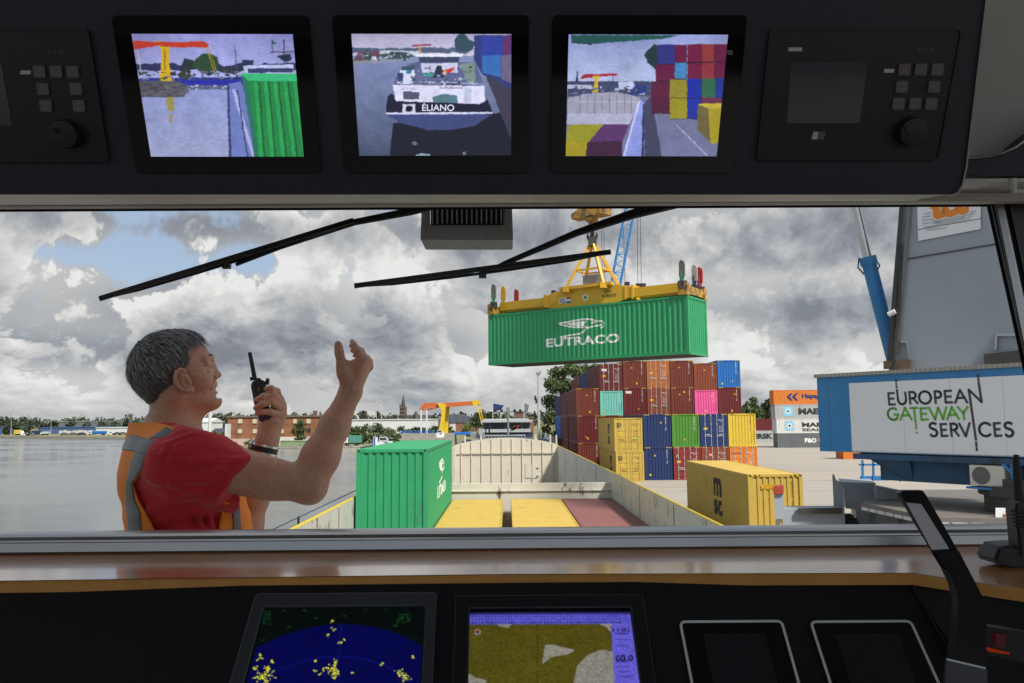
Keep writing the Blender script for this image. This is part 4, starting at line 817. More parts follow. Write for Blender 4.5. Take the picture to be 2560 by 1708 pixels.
def cpart(name, me, m, parent):
    if len(me.materials) == 0: me.materials.append(m)
    o = link(name, me, None, parent); omat(o, m); return o
def container(label, color, loc, rz=0.0, L=12.19, H=2.896, end='wall', cast=False, tape=True, group='shipping containers', marks=True, doorcol=None, barcol=None):
    root = thing('shipping_container', label, 'container', (0, 0, 0), group); ms = container_meshes(L, H, end, cast); pm = PAINT[color]
    cpart('body', ms['body'], pm, root)
    if end == 'door':
        cpart('door_seal', ms['gasket'], RUBBER, root)
        for s in 'lr':
            d = cpart('door', ms['door_'+s], PAINT[doorcol] if doorcol else pm, root)
            for j in (0, 1): cpart('locking_bar', ms['bar_%s%d' % (s, j)], STEEL if not barcol else PAINT[barcol], d)
    if tape and H > 2.7: [cpart('hazard_tape', ms['tape%d' % q], TAPE, root) for q in (-1, 1)]
    if cast:
        for sx in (-1, 1):
            for y in (0, L):
                for z in (0, H):
                    c = cpart('corner_casting', ms['cast'], pm, root); c.location = (sx*(CW/2-.088), .088 if y == 0 else L-.088, .06 if z == 0 else H-.06)
                    if y == 0: cpart('lifting_hole', ms['hole'], INK, c)
    w = CW/2
    if marks:
        r = random.Random(str(label)); b = MB()
        if end == 'wall':
            x = w-.50; txt = '%d%d%d%d%d%d %d  %d%d%d' % tuple(r.randint(0, 9) for _ in range(10))
            write(b, txt, (x, .012, H*.92), (0, 0, -H*.42), (.085, 0, 0)); wm = INK if color in ('yellow', 'bright_yellow') else WHITE
        else:
            wm = INK if color in ('yellow',) else WHITE
            write(b, '%d%d%d %d%d%d' % tuple(r.randint(0, 9) for _ in range(6)), (.30, .008, H*.80), (.62, 0, 0), (0, 0, .085)); write(b, '45G1', (.52, .008, H*.755), (.30, 0, 0), (0, 0, .075))
            for i in range(5): write(b, '%d%d.%d%d%d' % tuple(r.randint(0, 9) for _ in range(5)), (.42, .008, H*(.62-.045*i)), (.42, 0, 0), (0, 0, .055))
        part('lettering', b, wm, root)
        b = MB(); tx, tz = (r.choice([-.3, -.1, .35, .55]), r.choice([.14, .2, .72]))
        if end == 'wall': b.mesh([(tx-.09, .008, H*tz), (tx+.09, .008, H*tz), (tx, .008, H*tz+.17)], [(0, 1, 2)])
        else: b.mesh([(-w+.3, .008, H*.52), (-w+.62, .008, H*.52), (-w+.62, .008, H*.58), (-w+.3, .008, H*.58)], [(0, 1, 2, 3)])
        if end == 'wall' and r.random() < .7: xx = r.choice([-.75, -.1, .2]); zz = r.choice([.1, .13, .8]); b.mesh([(xx-.07, .008, H*zz), (xx+.08, .008, H*zz), (xx+.08, .008, H*zz+.19), (xx-.07, .008, H*zz+.19)], [(0, 1, 2, 3)])
        part('warning_sticker', b, STICK, root)
    root.location = loc; root.rotation_euler.z = rz; return root
def on_side(root, L, H, build, m, name='lettering', side=-1, flat=False):
    """lettering painted on a container's corrugated long side: build(mb) works in (s, z) with s to the viewer's right from the left end"""
    b = MB(); build(b); bm = bmesh.new(); me = bpy.data.meshes.new('t'); me.from_pydata(b.v, [], b.f); bm.from_mesh(me)
    P_ = .15; pr = corr(L-2*P_, .278, SIDE, .036); br = [(L-P_-s) if side < 0 else P_+s for s, d in pr]; xs = [v.co.x for v in bm.verts]
    if not flat:
        for s in br:
            if min(xs) < s < max(xs): bmesh.ops.bisect_plane(bm, geom=bm.verts[:]+bm.edges[:]+bm.faces[:], plane_co=(s, 0, 0), plane_no=(1, 0, 0))
    ss = [P_+s for s, d in pr]; dd = [d for s, d in pr]
    for v in bm.verts:
        s, z = v.co.x, v.co.y; d = float(np.interp((L-s) if side < 0 else s, ss, dd)) if not flat else 0
        off = CW/2-.012-d+.004
        v.co = (-off, L-s, z) if side < 0 else (off, s, z)
    bm.to_mesh(me); bm.free(); me.name = name; return link(name, me, m, root)
EAGLE = [[(0, .86), (.25, .93), (.55, 1), (.68, .97), (.78, .88), (.84, .80)], [(0, .86), (.12, .72), (.25, .6), (.38, .53), (.55, .50), (.63, .52)], [(.18, .80), (.62, .83)], [(.26, .70), (.58, .73)], [(.37, .60), (.56, .63)],
         [(.74, .72), (.86, .80), (.95, .79), (1.0, .62), (.985, .46), (.935, .38)], [(.935, .55), (.76, .51), (.61, .42), (.55, .22), (.48, .12), (.3, .09), (.04, .0)]]
def eutraco(root, L, H):
    def bl(b):
        write(b, 'EUTRACO', (L*.321, H*.275, 0), (L*.368, 0, 0), (0, H*.165, 0), bold=.035, space=1.05)
    on_side(root, L, H, bl, WHITE)
    def bl2(b):
        for st in EAGLE:
            for i in range(len(st)-1):
                stroke(b, st[i:i+2], .085, (L*.388, H*.45, 0), (L*.23, 0, 0), (0, H*.30, 0))
    on_side(root, L, H, bl2, WHITE, 'eagle_logo')
def msc_side(root, L, H, side=-1, at=.42, m=None, sz=1.0):
    def bl(b):
        x = L*at; write(b, 'm', (x, H*.50, 0), (1.35*sz, 0, 0), (0, H*.32, 0), bold=.05); write(b, 'sc', (x, H*.17, 0), (1.35*sz, 0, 0), (0, H*.27, 0), bold=.05)
    on_side(root, L, H, bl, m or INK, side=side)

# ------------------------------------------------------------------ the barge we stand on
HULLW = mat('coaming_cream', (.62, .57, .45), .65, var=.10, vs=.9, bump=.15, bs=5, dirt=((.15, .10, .065), .60, .72, 2.2, .45))
HULLW2 = mat('coaming_rusty', (.58, .56, .49), .65, var=.12, vs=.9, bump=.2, bs=5, dirt=((.13, .08, .05), .56, .66, 2.4, .4))
HULLN = mat('hull_navy', (.03, .05, .085), .5, var=.2); YLINE = mat('yellow_line', (.62, .45, .03), .5)
barge = thing('barge', 'our own cargo barge with a cream open hold running forward from the wheelhouse', 'barge', (0, 30, 0))
CT = 4.87
b = MB(); b.box((-6, -12, -.6), (-5.32, 84, 3.9)); b.box((5.32, -12, -.6), (6, 84, 3.9)); b.box((-5.32, -12, -.6), (5.32, 84, .55)); b.box((-5.32, -12, .56), (5.32, 4.6, 3.9))
A = [(-6, 84, -.6), (6, 84, -.6), (6, 84, 4.3), (-6, 84, 4.3)]; B = [(-2.2, 94, -.2), (2.2, 94, -.2), (3.0, 95, 5.2), (-3.0, 95, 5.2)]; b.hexa(A, B); part('hull', b, HULLN, barge)
for sx in (-1, 1):
    b = MB(); x0, x1 = sorted((sx*5.2, sx*5.31)); b.box((x0, 4.5, .56), (x1, 81, CT))
    for y in range(8, 81, 6): x2, x3 = sorted((sx*5.312, sx*5.42)); b.box((x2, y, 3.9), (x3, y+.08, CT-.1))
    part('coaming', b, HULLW2, barge)
    b = MB(); b.tube([(sx*5.25, 4.5, CT), (sx*5.25, 81, CT)], .05, 8); part('coaming_edge', b, YLINE, barge, True)
    for y in (12.5, 19.0, 25.2, 31.6, 47, 60, 72): xa, xb = sorted((sx*5.197, sx*5.192)); b = MB(); b.box((xa, y, .6), (xb, y+.07, CT-.04)); part('weld_seam', b, mat('seam_brown', (.10, .07, .05), .8), barge)
b = MB(); b.box((-5.2, 40.2, 1.0), (5.2, 40.5, 4.36)); b.box((-5.19, 40.12, 3.98), (5.19, 40.2, 4.02)); part('cross_wall', b, HULLW2, barge)
b = MB(); top = []
for i in range(25): x = -5.2+10.4*i/24; top.append((x, 81, 5.0+.72*max(0, math.cos(x/5.2*math.pi/2))**.8))
pts = [(-5.2, 81, .56), (5.2, 81, .56)]+top[::-1]; b.prism(pts, (0, .12, 0)); part('bow_bulkhead', b, HULLW, barge)
b = MB()
for i in range(10): x = -4.55+i*1.02; b.box((x, 80.88, .6), (x+.07, 81, 5.0+.7*max(0, math.cos(x/5.2*math.pi/2))**.8-.03))
b.box((-4.9, 80.8, 4.22), (4.9, 80.879, 4.30)); part('stiffener', b, HULLW, barge)
b = MB(); b.box((1.9, 80.94, 1.7), (3.1, 80.96, 3.1)); b.cbox((3.15, 80.9, 2.75), (.25, .1, .08)); b.cbox((3.15, 80.9, 1.95), (.25, .1, .08)); part('access_hatch', b, HULLW, barge)
for x in (-4.2, -2.6, 2.9, 4.4, 5.0): b = MB(); b.box((x, 81.2, 4.8), (x+.14, 81.34, 5.95 if abs(x) > 4 else 6.0)); part('stanchion', b, HULLW, barge)
b = MB()
for sx in (-1, 1):
    for k in range(5): b.box((sx*(4.7-k*.12)-.35, 84.6+k*1.3, 4.2), (sx*(4.7-k*.12)+.35, 85.2+k*1.3, 5.0-k*.0+.09*k))
b.box((-4.4, 85, 4.3), (4.4, 93, 4.9)); part('bow_deck', b, HULLN, barge)
BLUEC = mat('blue_cable', (.03, .10, .16), .5)
b = MB(); b.tube([(-5.9, 6, 4.80), (-5.9, 82, 4.80)], .018, 6); part('guard_cable', b, BLUEC, barge)
for y in (10, 23.1, 36, 49, 62, 75): b = MB(); b.bar((-5.9, y, 3.9), (-5.9, y, 4.83), .05); part('guard_post', b, DARKP, barge)
solo('foredeck', MB().box((-5.0, 1.64, 5.82), (5.0, 4.4, 5.93)), DECK, kind='structure')

GC = 'containers in the barge hold'
r = container('green container in the hold at the left with white eagle sign on its side', 'green', (-3.9, 27.6, 3.64), H=2.896, cast=True, marks=False, tape=False, group=GC)
# its lettering faces the hold (+x side)
def bl(b): write(b, 'EUTRACO', (12.19*.34, 2.9*.275, 0), (12.19*.34, 0, 0), (0, 2.9*.165, 0), bold=.035, space=1.05)
on_side(r, 12.19, 2.896, bl, WHITE, side=1)
def bl(b):
    for st in EAGLE:
        for i in range(len(st)-1): stroke(b, st[i:i+2], .09, (12.19*.40, 2.9*.47, 0), (12.19*.22, 0, 0), (0, 2.9*.30, 0))
on_side(r, 12.19, 2.896, bl, WHITE, 'eagle_logo', side=1)
container('yellow container lying low in the hold directly right of the green one', 'yellow', (-1.40, 27.6, .74), marks=False, group=GC)
container('yellow container lying low in the hold beside the brown one', 'yellow', (1.43, 27.6, .74), marks=False, group=GC)
container('purplish brown container lying low in the hold against the right coaming', 'maroon', (3.93, 27.6, .74), marks=False, group=GC).children
PAINT['plum'] = paint('plum', (.21, .085, .08), .2)
for o in [o for o in COL.objects if o.get('label', '').startswith('purplish')]: omat(o.children[0], PAINT['plum'])
container('green container at the bottom of the hold underneath the eagle signed one', 'green', (-3.9, 27.6, .74), marks=False, tape=False, group=GC)

# ------------------------------------------------------------------ the stacks on the quay
GS = 'stacked containers on the quay'
def st(label, color, x, y, z, **k): k.setdefault('group', GS); return container(label, color, (x, y, z), **k)
Y1 = 71.3; FX = (10.72, 13.46, 16.0, 18.52, 21.02); z0 = QZ
# front block
r = st('yellow container with door bars at the bottom left of the front stack', 'yellow', FX[0], Y1-1.4, z0, H=2.591, end='door', barcol='yellow'); msc_side(r, 12.19, 2.59, at=.66)
b = MB(); write(b, 'm', (-1.0, .008, 2.0), (.34, 0, 0), (0, 0, .2), bold=.05); write(b, 'sc', (-1.0, .008, 1.8), (.34, 0, 0), (0, 0, .17), bold=.05); mscd = part('logo', b, INK, r)
r = st('yellow container with door bars stacked on a shorter yellow one', 'yellow', FX[0]-.08, Y1-1.4, z0+2.6, end='door', barcol='yellow'); msc_side(r, 12.19, 2.9, at=.62)
b = MB(); write(b, 'm', (-1.0, .008, 2.25), (.34, 0, 0), (0, 0, .2), bold=.05); write(b, 'sc', (-1.0, .008, 2.05), (.34, 0, 0), (0, 0, .17), bold=.05); part('logo', b, INK, r)
b = MB(); b.box((.5, .004, .98), (.78, .009, 1.13)); part('green_label', b, mat('green_label', (.12, .75, .2), .5), r)
st('navy blue container on the ground beside the yellow containers with door bars', 'navy', FX[1], Y1, z0); st('navy blue container on top of another navy one in the front stack', 'navy', FX[1]-.05, Y1, z0+2.9)
r = st('red container with steel door bars on the ground under the grass green one', 'red', FX[2]+.02, Y1, z0, end='door')
b = MB(); b.box((-1.05, .004, 1.9), (-.72, .009, 2.28)); part('blue_label', b, PAINT['navy'], r); b = MB(); write(b, 'F', (-1.0, .003, 1.97), (.18, 0, 0), (0, -.0001, .25), bold=.04, shear=.3); part('logo', b, STICK, r)
st('grass green container in the upper row of the front stack', 'grass', FX[2]-.05, Y1, z0+2.9)
r = st('red brown container with small red label in the bottom row', 'redbrown', FX[3], Y1, z0, end='door'); b = MB(); b.box((-.62, .004, 2.05), (-.22, .009, 2.38)); part('red_label', b, REDM, r); b = MB(); write(b, 'TAL', (-.58, .003, 2.1), (.32, 0, 0), (0, 0, .16), bold=.02); part('logo', b, WHITE, r)
st('dark blue container with door bars in the upper row of the front stack', 'navy', FX[3]-.05, Y1, z0+2.9, end='door')
r = st('orange container with door bars at the bottom right of the front stack', 'orange', FX[4], Y1, z0, end='door'); b = MB(); write(b, 'Hapag-Lloyd', (-1.05, .008, 2.22), (.85, 0, 0), (0, 0, .17), bold=.02); part('lettering', b, PAINT['navy'], r)
st('bright yellow ribbed container at the right end of the front stack', 'bright_yellow', FX[4]-.05, Y1, z0+2.9)
# back block
Y2 = 85.5; BX = [8.75+2.53*i for i in range(7)]; zz = [QZ+2.9*k for k in range(4)]
st('brown container on the ground at the left end of the rear stack', 'brown', BX[0]+.1, Y2, zz[0]); st('dark brown container one up from the ground at the left end of the rear stack', 'maroon', BX[0]+.05, Y2, zz[1]); st('rusty brown container with two yellow stickers beside the teal one', 'brown', BX[0], Y2, zz[2])
for i in range(1, 7):
    for k in (0, 1): st('brown container hidden low in the rear stack behind the front stack', 'brown', BX[i], Y2, zz[k], marks=False)
st('pale teal container in the rear stack', 'teal', BX[1], Y2, zz[2], H=2.591)
r = st('maroon container with white tex sign and door bars in the top row', 'maroon', BX[1], Y2, zz[2]+2.6, end='door'); b = MB(); write(b, 'tex', (-1.02, .008, 2.1), (.6, 0, 0), (0, 0, .32), bold=.035); part('logo', b, WHITE, r)
r = st('brown ribbed container with white tex sign in the rear stack', 'maroon', BX[2], Y2, zz[2]); b = MB(); write(b, 'tex', (-1.02, .012, 2.3), (.7, 0, 0), (0, 0, .33), bold=.035); part('logo', b, WHITE, r)
st('brown ribbed container in the top row right of the tex sign doors', 'brown', BX[2], Y2, zz[3])
st('faded red brown container with door bars below the orange one', 'redbrown', BX[3], Y2, zz[2], end='door'); st('faded orange container with door bars in the top row', 'rust_orange', BX[3], Y2, zz[3], end='door')
st('brown ribbed container directly left of the pink one', 'brown', BX[4], Y2, zz[2]); st('brown ribbed container in the top row right of the orange doors', 'brown', BX[4], Y2, zz[3])
st('pink container in the rear stack', 'pink', BX[5], Y2, zz[2], H=2.591); st('brown container resting on the pink one', 'redbrown', BX[5], Y2, zz[2]+2.6)
st('maroon ribbed container right of the pink one', 'maroon', BX[6], Y2, zz[2]); st('bright blue container at the top right corner of the rear stack', 'blue', BX[6], Y2, zz[3])
for j, (yy, c1, c2, c3, c4, nm) in enumerate(((98.3, 'brown', 'maroon', 'maroon', 'navy', 'second'), (111.1, 'brown', 'blue', 'navy', 'brown', 'third'))):
    for k, c in enumerate((c1, c2, c3)): st('%s container in the rear stack, %s row back, %s layer at the left end' % (c.replace('maroon', 'brown'), nm, ('lowest', 'middle', 'upper')[k]), c, BX[0], yy, zz[k], marks=False, tape=False)
    for k in range(3): st('brown container buried in the rear rows of the stack', 'brown', BX[1], yy, zz[k], marks=False, tape=False)
    st('%s container high at the rear left of the stack behind the tex sign' % c4, c4, BX[1], yy, zz[3], marks=False, tape=False, H=2.591)
# near container on the quay
r = container('large yellow container standing alone on the quay with black stacked letters', 'yellow', (11.95, 35.9, QZ), cast=True, marks=True, group='containers on the quay'); msc_side(r, 12.19, 2.896, at=.50, sz=1.15)
b = MB(); b.mesh([(-.62, .008, 2.25), (-.02, .008, 2.25), (-.02, .008, 2.45), (-.62, .008, 2.45)], [(0, 1, 2, 3)]); lab = part('caution_label', b, STICK, r); b = MB(); write(b, 'CAUTION', (-.55, .004, 2.36), (.46, 0, 0), (0, 0, .07), bold=.02); write(b, 'HIGH TRAILER', (-.58, .004, 2.27), (.52, 0, 0), (0, 0, .06), bold=.02); part('caution_text', b, REDM, lab)
# far containers at the right, long sides towards us
GF = 'containers at the far right of the yard'
def far(label, color, x, y, z, H=2.591): return container(label, color, (x+12.19, y+CW/2, z), R(90), H=H, marks=False, tape=False, group=GF)
X3 = 48.6; Y3 = 145
r = far('dark grey container at the bottom of the far stack with a red and white name', 'dark_grey', X3+.4, Y3, QZ)
b = MB(); on_side(r, 12.19, 2.59, lambda b: write(b, 'P&O', (4.9, .9, 0), (2.1, 0, 0), (0, .8, 0), bold=.05), WHITE, flat=True); on_side(r, 12.19, 2.59, lambda b: write(b, 'Nedlloyd', (7.4, .9, 0), (3.2, 0, 0), (0, .8, 0), bold=.05), mat('orange_letters', (.75, .2, .05), .5), flat=True)
r = far('white rusty container in the far stack with a two line name and star', 'white', X3+.3, Y3, QZ+2.6)
on_side(r, 12.19, 2.59, lambda b: (write(b, 'MAERSK', (4.6, 1.1, 0), (6.9, 0, 0), (0, .8, 0), bold=.05), write(b, 'SEALAND', (4.6, .32, 0), (6.9, 0, 0), (0, .55, 0), bold=.03)), INK, flat=True)
def starlogo(r):
    on_side(r, 12.19, 2.59, lambda b: b.mesh([(1.5, .5, 0), (3.2, .5, 0), (3.2, 2.2, 0), (1.5, 2.2, 0)], [(0, 1, 2, 3)]), PAINT['blue'] if False else mat('sky_blue_label', (.22, .5, .68), .5), 'label_plate', flat=True)
    def sb(b):
        for k in range(7): a = k*.8976+1.57; c, s = math.cos(a), math.sin(a); b.mesh([(2.35-s*.16, 1.35+c*.16, 0), (2.35+c*.78, 1.35+s*.78, 0), (2.35+s*.16, 1.35-c*.16, 0)], [(0, 1, 2)])
    o = on_side(r, 12.19, 2.59, sb, WHITE, 'star_logo', flat=True); o.location.x -= .01
starlogo(r)
r = far('pale grey container in the far stack with star and one line name', 'grey', X3+.15, Y3, QZ+5.2); on_side(r, 12.19, 2.59, lambda b: write(b, 'MAERSK', (4.2, .75, 0), (7.2, 0, 0), (0, 1.15, 0), bold=.06), INK, flat=True); starlogo(r)
r = far('orange container on top of the far stack with dark blue name', 'orange', X3, Y3, QZ+7.8); on_side(r, 12.19, 2.59, lambda b: write(b, 'Hapag-Lloyd', (5.1, .8, 0), (6.6, 0, 0), (0, 1.15, 0), bold=.045), PAINT['navy'], flat=True)
def hl(b):
    for k in range(2):
        x = 2.3+k*.95; b.mesh([(x, 1.35, 0), (x+.75, 2.0, 0), (x+1.15, 2.0, 0), (x+.65, 1.35, 0)], [(0, 1, 2, 3)]); b.mesh([(x, 1.3, 0), (x+.65, 1.3, 0), (x+1.15, .65, 0), (x+.75, .65, 0)], [(0, 1, 2, 3)])
on_side(r, 12.19, 2.59, hl, PAINT['navy'], 'logo', flat=True)
r = far('grey container beyond the front stack with the end of a dark name', 'grey', 48.2, 178, QZ); on_side(r, 12.19, 2.59, lambda b: write(b, 'MAERSK', (4.0, .75, 0), (6.9, 0, 0), (0, 1.2, 0), bold=.06), INK, flat=True)
far('maroon container on top of the grey one beyond the front stack', 'maroon', 48.2, 178, QZ+2.6)
far('orange container lying far off in the yard below the crane house', 'orange', 43.6, 104, QZ)

# ------------------------------------------------------------------ hanging container and spreader
u = Vector((9.81, -7.0, 0)).normalized(); v = Vector((-u.y, u.x, 0)); ang = math.atan2(-(-u.x), -u.y) if False else math.atan2(u.x, -u.y)
NR = Vector((8.94, 38.7, 0)); LZ, HT = 12.19, 2.896; ztop = 13.52
r = container('green container hanging from the yellow spreader with white eagle sign', 'green', tuple(NR+v*1.219+Vector((0, 0, ztop-HT))), ang, cast=True, marks=False, tape=False, group='green eagle containers'); eutraco(r, LZ, HT)
b = MB(); b.box((-1.1, .2, .01), (1.1, 12, .028)); part('underside', b, mat('floor_dark', (.035, .025, .02), .8), r)
YEL = mat('spreader_yellow', (.66, .36, .012), .45, var=.12, vs=2, bump=.05, bs=10, dirt=((.28, .14, .02), .62, .8, 2.5, 1)); YEL2 = mat('spreader_worn', (.50, .27, .03), .6, var=.2, dirt=((.10, .07, .05), .42, .62, 3.5, 1)); DSTEEL = mat('oily_steel', (.05, .045, .04), .5, metal=.4, var=.3); SCREEN_G = mat('grey_box', (.25, .25, .24), .6)
sp = thing('container_spreader', 'yellow container spreader hanging on a crane hook and holding the green container', 'spreader', NR+v*1.219-u*6.1+Vector((0, 0, ztop)))
OL = NR+v*1.219-u*12.19+Vector((0, 0, ztop))
def S(s, w, z): return OL+u*s+v*w+Vector((0, 0, z))                # s along from the left end, w across (negative is nearer), z above the container's roof
def sbox(mb, s0, s1, w0, w1, a0, a1): return mb.hexa([S(s0, w0, a0), S(s1, w0, a0), S(s1, w1, a0), S(s0, w1, a0)], [S(s0, w0, a1), S(s1, w0, a1), S(s1, w1, a1), S(s0, w1, a1)])
def sprof(mb, pts, w0, w1): return mb.hexa([S(s, w0, z) for s, z in pts], [S(s, w1, z) for s, z in pts])
b = MB()
for w in (-1, 1): sprof(b, [(3.6, .20), (4.0, .08), (8.2, .08), (8.7, .24), (9.05, .24), (9.05, .82), (8.6, .86), (8.2, 1.0), (4.3, 1.0), (3.9, .86), (3.6, .80)], w*.62-.16, w*.62+.16)
sbox(b, 4.2, 8.3, -.46, .46, .55, .95)
for s in (3.55, 4.0, 8.55, 8.95): sbox(b, s, s+.08, -.82, .82, .16, .90)
part('main_beam', b, YEL, sp)
for s0, s1 in ((.5, 3.6), (9.05, 11.7)):
    b = MB()
    for w in (-.62, .62): sbox(b, s0, s1, w-.12, w+.12, .26, .74)
    sbox(b, s0+.2, s1, -.5, .5, .16, .25); part('telescopic_arm', b, YEL, sp)
for s in (.02, 11.75):
    b = MB(); sbox(b, s, s+.42, -1.24, 1.24, .1, .50); sbox(b, s-.03, s+.45, -1.27, -.95, .03, .62); sbox(b, s-.03, s+.45, .95, 1.27, .03, .62)
    for w in (-1.1, 1.1): b.tube([S(s+.2, w, -.1), S(s+.2, w, .1)], .05, 8)
    part('end_beam', b, YEL2, sp)
FLIP = [(.35, -1.15, 'g'), (.35, -.2, 'y'), (.35, 1.15, 'r'), (11.9, -1.15, 'g'), (11.9, .45, 'b'), (11.9, 1.15, 'r')]
FC = {'g': (mat('flipper_green', (.02, .18, .06), .5), mat('flipper_grey', (.13, .12, .10), .6, var=.3)), 'y': (YEL, YEL), 'r': (REDM, REDM), 'b': (PAINT['navy'], mat('flipper_pale', (.35, .34, .3), .6))}
for s, w, c in FLIP:
    lo, hi = FC[c]; b = MB(); b.bar(S(s, w, .5), S(s, w, 1.25), .16, .10); b.bar(S(s-.1, w, .55), S(s-.1, w, 1.15), .05); sp_ = part('flipper', b, lo, sp)
    b = MB(); pts = [(-.14, .95), (.14, .95), (.16, 1.55), (.10, 1.72), (-.06, 1.80), (-.14, 1.62)]; b.hexa([S(s, w, 0)+(u*.6+v*.6*(1))*0+u*a-v*.05+Vector((0, 0, z)) for a, z in pts], [S(s, w, 0)+u*a+v*.05+Vector((0, 0, z)) for a, z in pts]); part('guide_plate', b, hi, sp_)
    b = MB(); b.cbox(S(s, w, .55), (.4, .34, .36)); b.tube([S(s, w-.2, .6), S(s, w+.2, .6)], .13, 10); part('hinge', b, DSTEEL, sp_)
b = MB(); ap = S(6.25, 0, 3.5)
for s in (5.1, 7.4):
    for w in (-.95, .95): b.bar(S(s, w, 1.1), ap+(S(s, w, 0)-S(6.25, 0, 0))*.10, .13, .16); b.cbox(S(s, w, 1.0), (.4, .4, .3))
for t in (.40,):
    c = [S(5.1+(6.25-5.1)*t*.9, w*(1-t*.9), 1.1+2.4*t) for w in (-.95, .95)]+[S(7.4-(7.4-6.25)*t*.9, w*(1-t*.9), 1.1+2.4*t) for w in (.95, -.95)]
    for i in range(4): b.bar(c[i], c[(i+1) % 4], .09)
sbox(b, 4.7, 7.9, -1.05, -.8, 1.0, 1.16); sbox(b, 4.7, 7.9, .8, 1.05, 1.0, 1.16); sbox(b, 5.0, 5.3, -1.05, 1.05, 1.0, 1.14); sbox(b, 7.3, 7.6, -1.05, 1.05, 1.0, 1.14); part('lifting_frame', b, YEL, sp)
b = MB(); sbox(b, 5.9, 7.0, -.5, .1, 1.15, 1.75); part('control_box', b, SCREEN_G, sp)
b = MB(); b.cbox(ap+Vector((0, 0, .15)), (.42, .42, .5)); b.tube([ap+Vector((0, 0, .3)), ap+Vector((0, 0, .95))], .11, 10); part('swivel', b, DSTEEL, sp)
b = MB()
for w in (3.95, 8.5): b.cbox(S(w, -.4, 1.05), (.25, .25, .18))
b.cbox(S(9.0, .2, 1.0), (.5, .3, .16)); part('lamp_box', b, RUBBER, sp)
b = MB(); b.hexa([S(4.55, -.785, .30), S(4.98, -.785, .30), S(4.98, -.785, .60), S(4.55, -.785, .60)], [S(4.55, -.795, .30), S(4.98, -.795, .30), S(4.98, -.795, .60), S(4.55, -.795, .60)]); pl = part('maker_plate', b, WHITE, sp)
b = MB(); write(b, 'VDL', S(4.57, -.799, .32), u*.38, (0, 0, .25), bold=.03); part('lettering', b, PAINT['navy'], pl)
for z, m in ((.50, REDM), (.40, WHITE), (.30, PAINT['blue'])): b = MB(); b.mesh([S(5.0, -.79, z), S(5.3, -.79, z), S(5.3, -.79, z+.1), S(5.0, -.79, z+.1)], [(0, 1, 2, 3)]); part('flag_stripe', b, m, pl)
b = MB(); write(b, 'S.W.L.', S(7.35, -.79, .62), u*.48, (0, 0, .16), bold=.02); write(b, '41.000 KG', S(7.2, -.79, .38), u*.85, (0, 0, .17), bold=.02); part('lettering', b, INK, sp)
b = MB(); b.lathe(S(6.2, -.785, .5), [(.17, 0), (.17, .01), (.0005, .01)], 20, -v); bd = part('badge', b, WHITE, sp, True); b = MB(); b.lathe(S(6.2, -.797, .5), [(.10, 0), (.10, .004), (.0005, .004)], 20, -v); part('badge_centre', b, PAINT['grass'], bd, True)
# hook block above
hb = thing('hook_block', 'yellow crane hook block with a dark double hook above the spreader', 'hook block', ap+Vector((0, 0, 1.0)))
b = MB(); hz = ap+Vector((0, 0, .5))
for sx in (-1, 1): b.tube([hz+Vector((0, 0, .12)), hz+u*sx*.10+Vector((0, 0, -.10)), hz+u*sx*.22+Vector((0, 0, -.16)), hz+u*sx*.30+Vector((0, 0, .0)), hz+u*sx*.26+Vector((0, 0, .18))], [.08, .09, .09, .07, .03], 8)
b.tube([hz+Vector((0, 0, -.1)), hz+Vector((0, 0, .45))], .08, 10); part('hook', b, DSTEEL, hb, True)
b = MB(); b.tube([hz-u*.06+Vector((0, 0, .25)), hz-u*.1+Vector((0, 0, .95))], .12, 8); b.tube([hz+u*.1+Vector((0, 0, .4)), hz+u*.14+Vector((0, 0, .85))], .15, 10); part('chain_link', b, mat('hook_rusty', (.28, .16, .05), .6, var=.4), hb)
b = MB(); c = hz+Vector((0, 0, 1.25)); b.lathe(c-Vector((0, 0, .45)), [(.28, 0), (.36, .06), (.36, .22), (.28, .3)], 20); b.hexa([c+u*a+v*w+Vector((0, 0, -.2)) for a, w in ((-1.1, -.4), (1.0, -.4), (1.0, .4), (-1.1, .4))], [c+u*a+v*w+Vector((0, 0, h)) for a, w, h in ((-1.1, -.4, .05), (1.0, -.4, 1.1), (1.0, .4, 1.1), (-1.1, .4, .05))]); part('block_housing', b, YEL2, hb)
b = MB(); tipc = c+Vector((0, 0, 14))
for du in (-.6, .2, .9): b.tube([c+u*du+Vector((0, 0, .4)), tipc+u*du*.8], .025, 5)
part('hoist_rope', b, DSTEEL, hb)

# ------------------------------------------------------------------ the quay crane at the right
GREYP = mat('crane_grey', (.30, .33, .37), .55, var=.08, vs=.6, bump=.05, bs=4, dirt=((.16, .14, .12), .60, .78, .9, .35)); BLUEP = mat('crane_blue', (.025, .19, .46), .5, var=.15, vs=1.5, dirt=((.06, .22, .4), .5, .7, 1.2, 1))
GRATE = mat('grating_grey', (.30, .285, .26), .7, var=.2, vs=30); DGREASE = mat('greasy_dark', (.045, .042, .040), .6, var=.4, vs=3, bump=.3, bs=10); SIGNW = mat('sign_white', (.74, .75, .78), .4, var=.03, vs=.8)
A0 = P(2050, 1128, 28.0); A1 = P(2557, 1138, 22.6); hd = Vector((A1.x-A0.x, A1.y-A0.y, 0)); hl_ = hd.length; hd.normalize(); hn = Vector((-hd.y, hd.x, 0))   # hn points away from us
HZ0, HZ1 = 6.33, 9.0; HB = Vector((A0.x, A0.y, 0))
crane = thing('harbour_crane', 'harbour crane with blue machinery house, white sign and grey tower', 'crane', (15, 27, QZ))
def K(s, d, z): return HB+hd*s+hn*d+Vector((0, 0, z))               # s along the sign side, d into the house
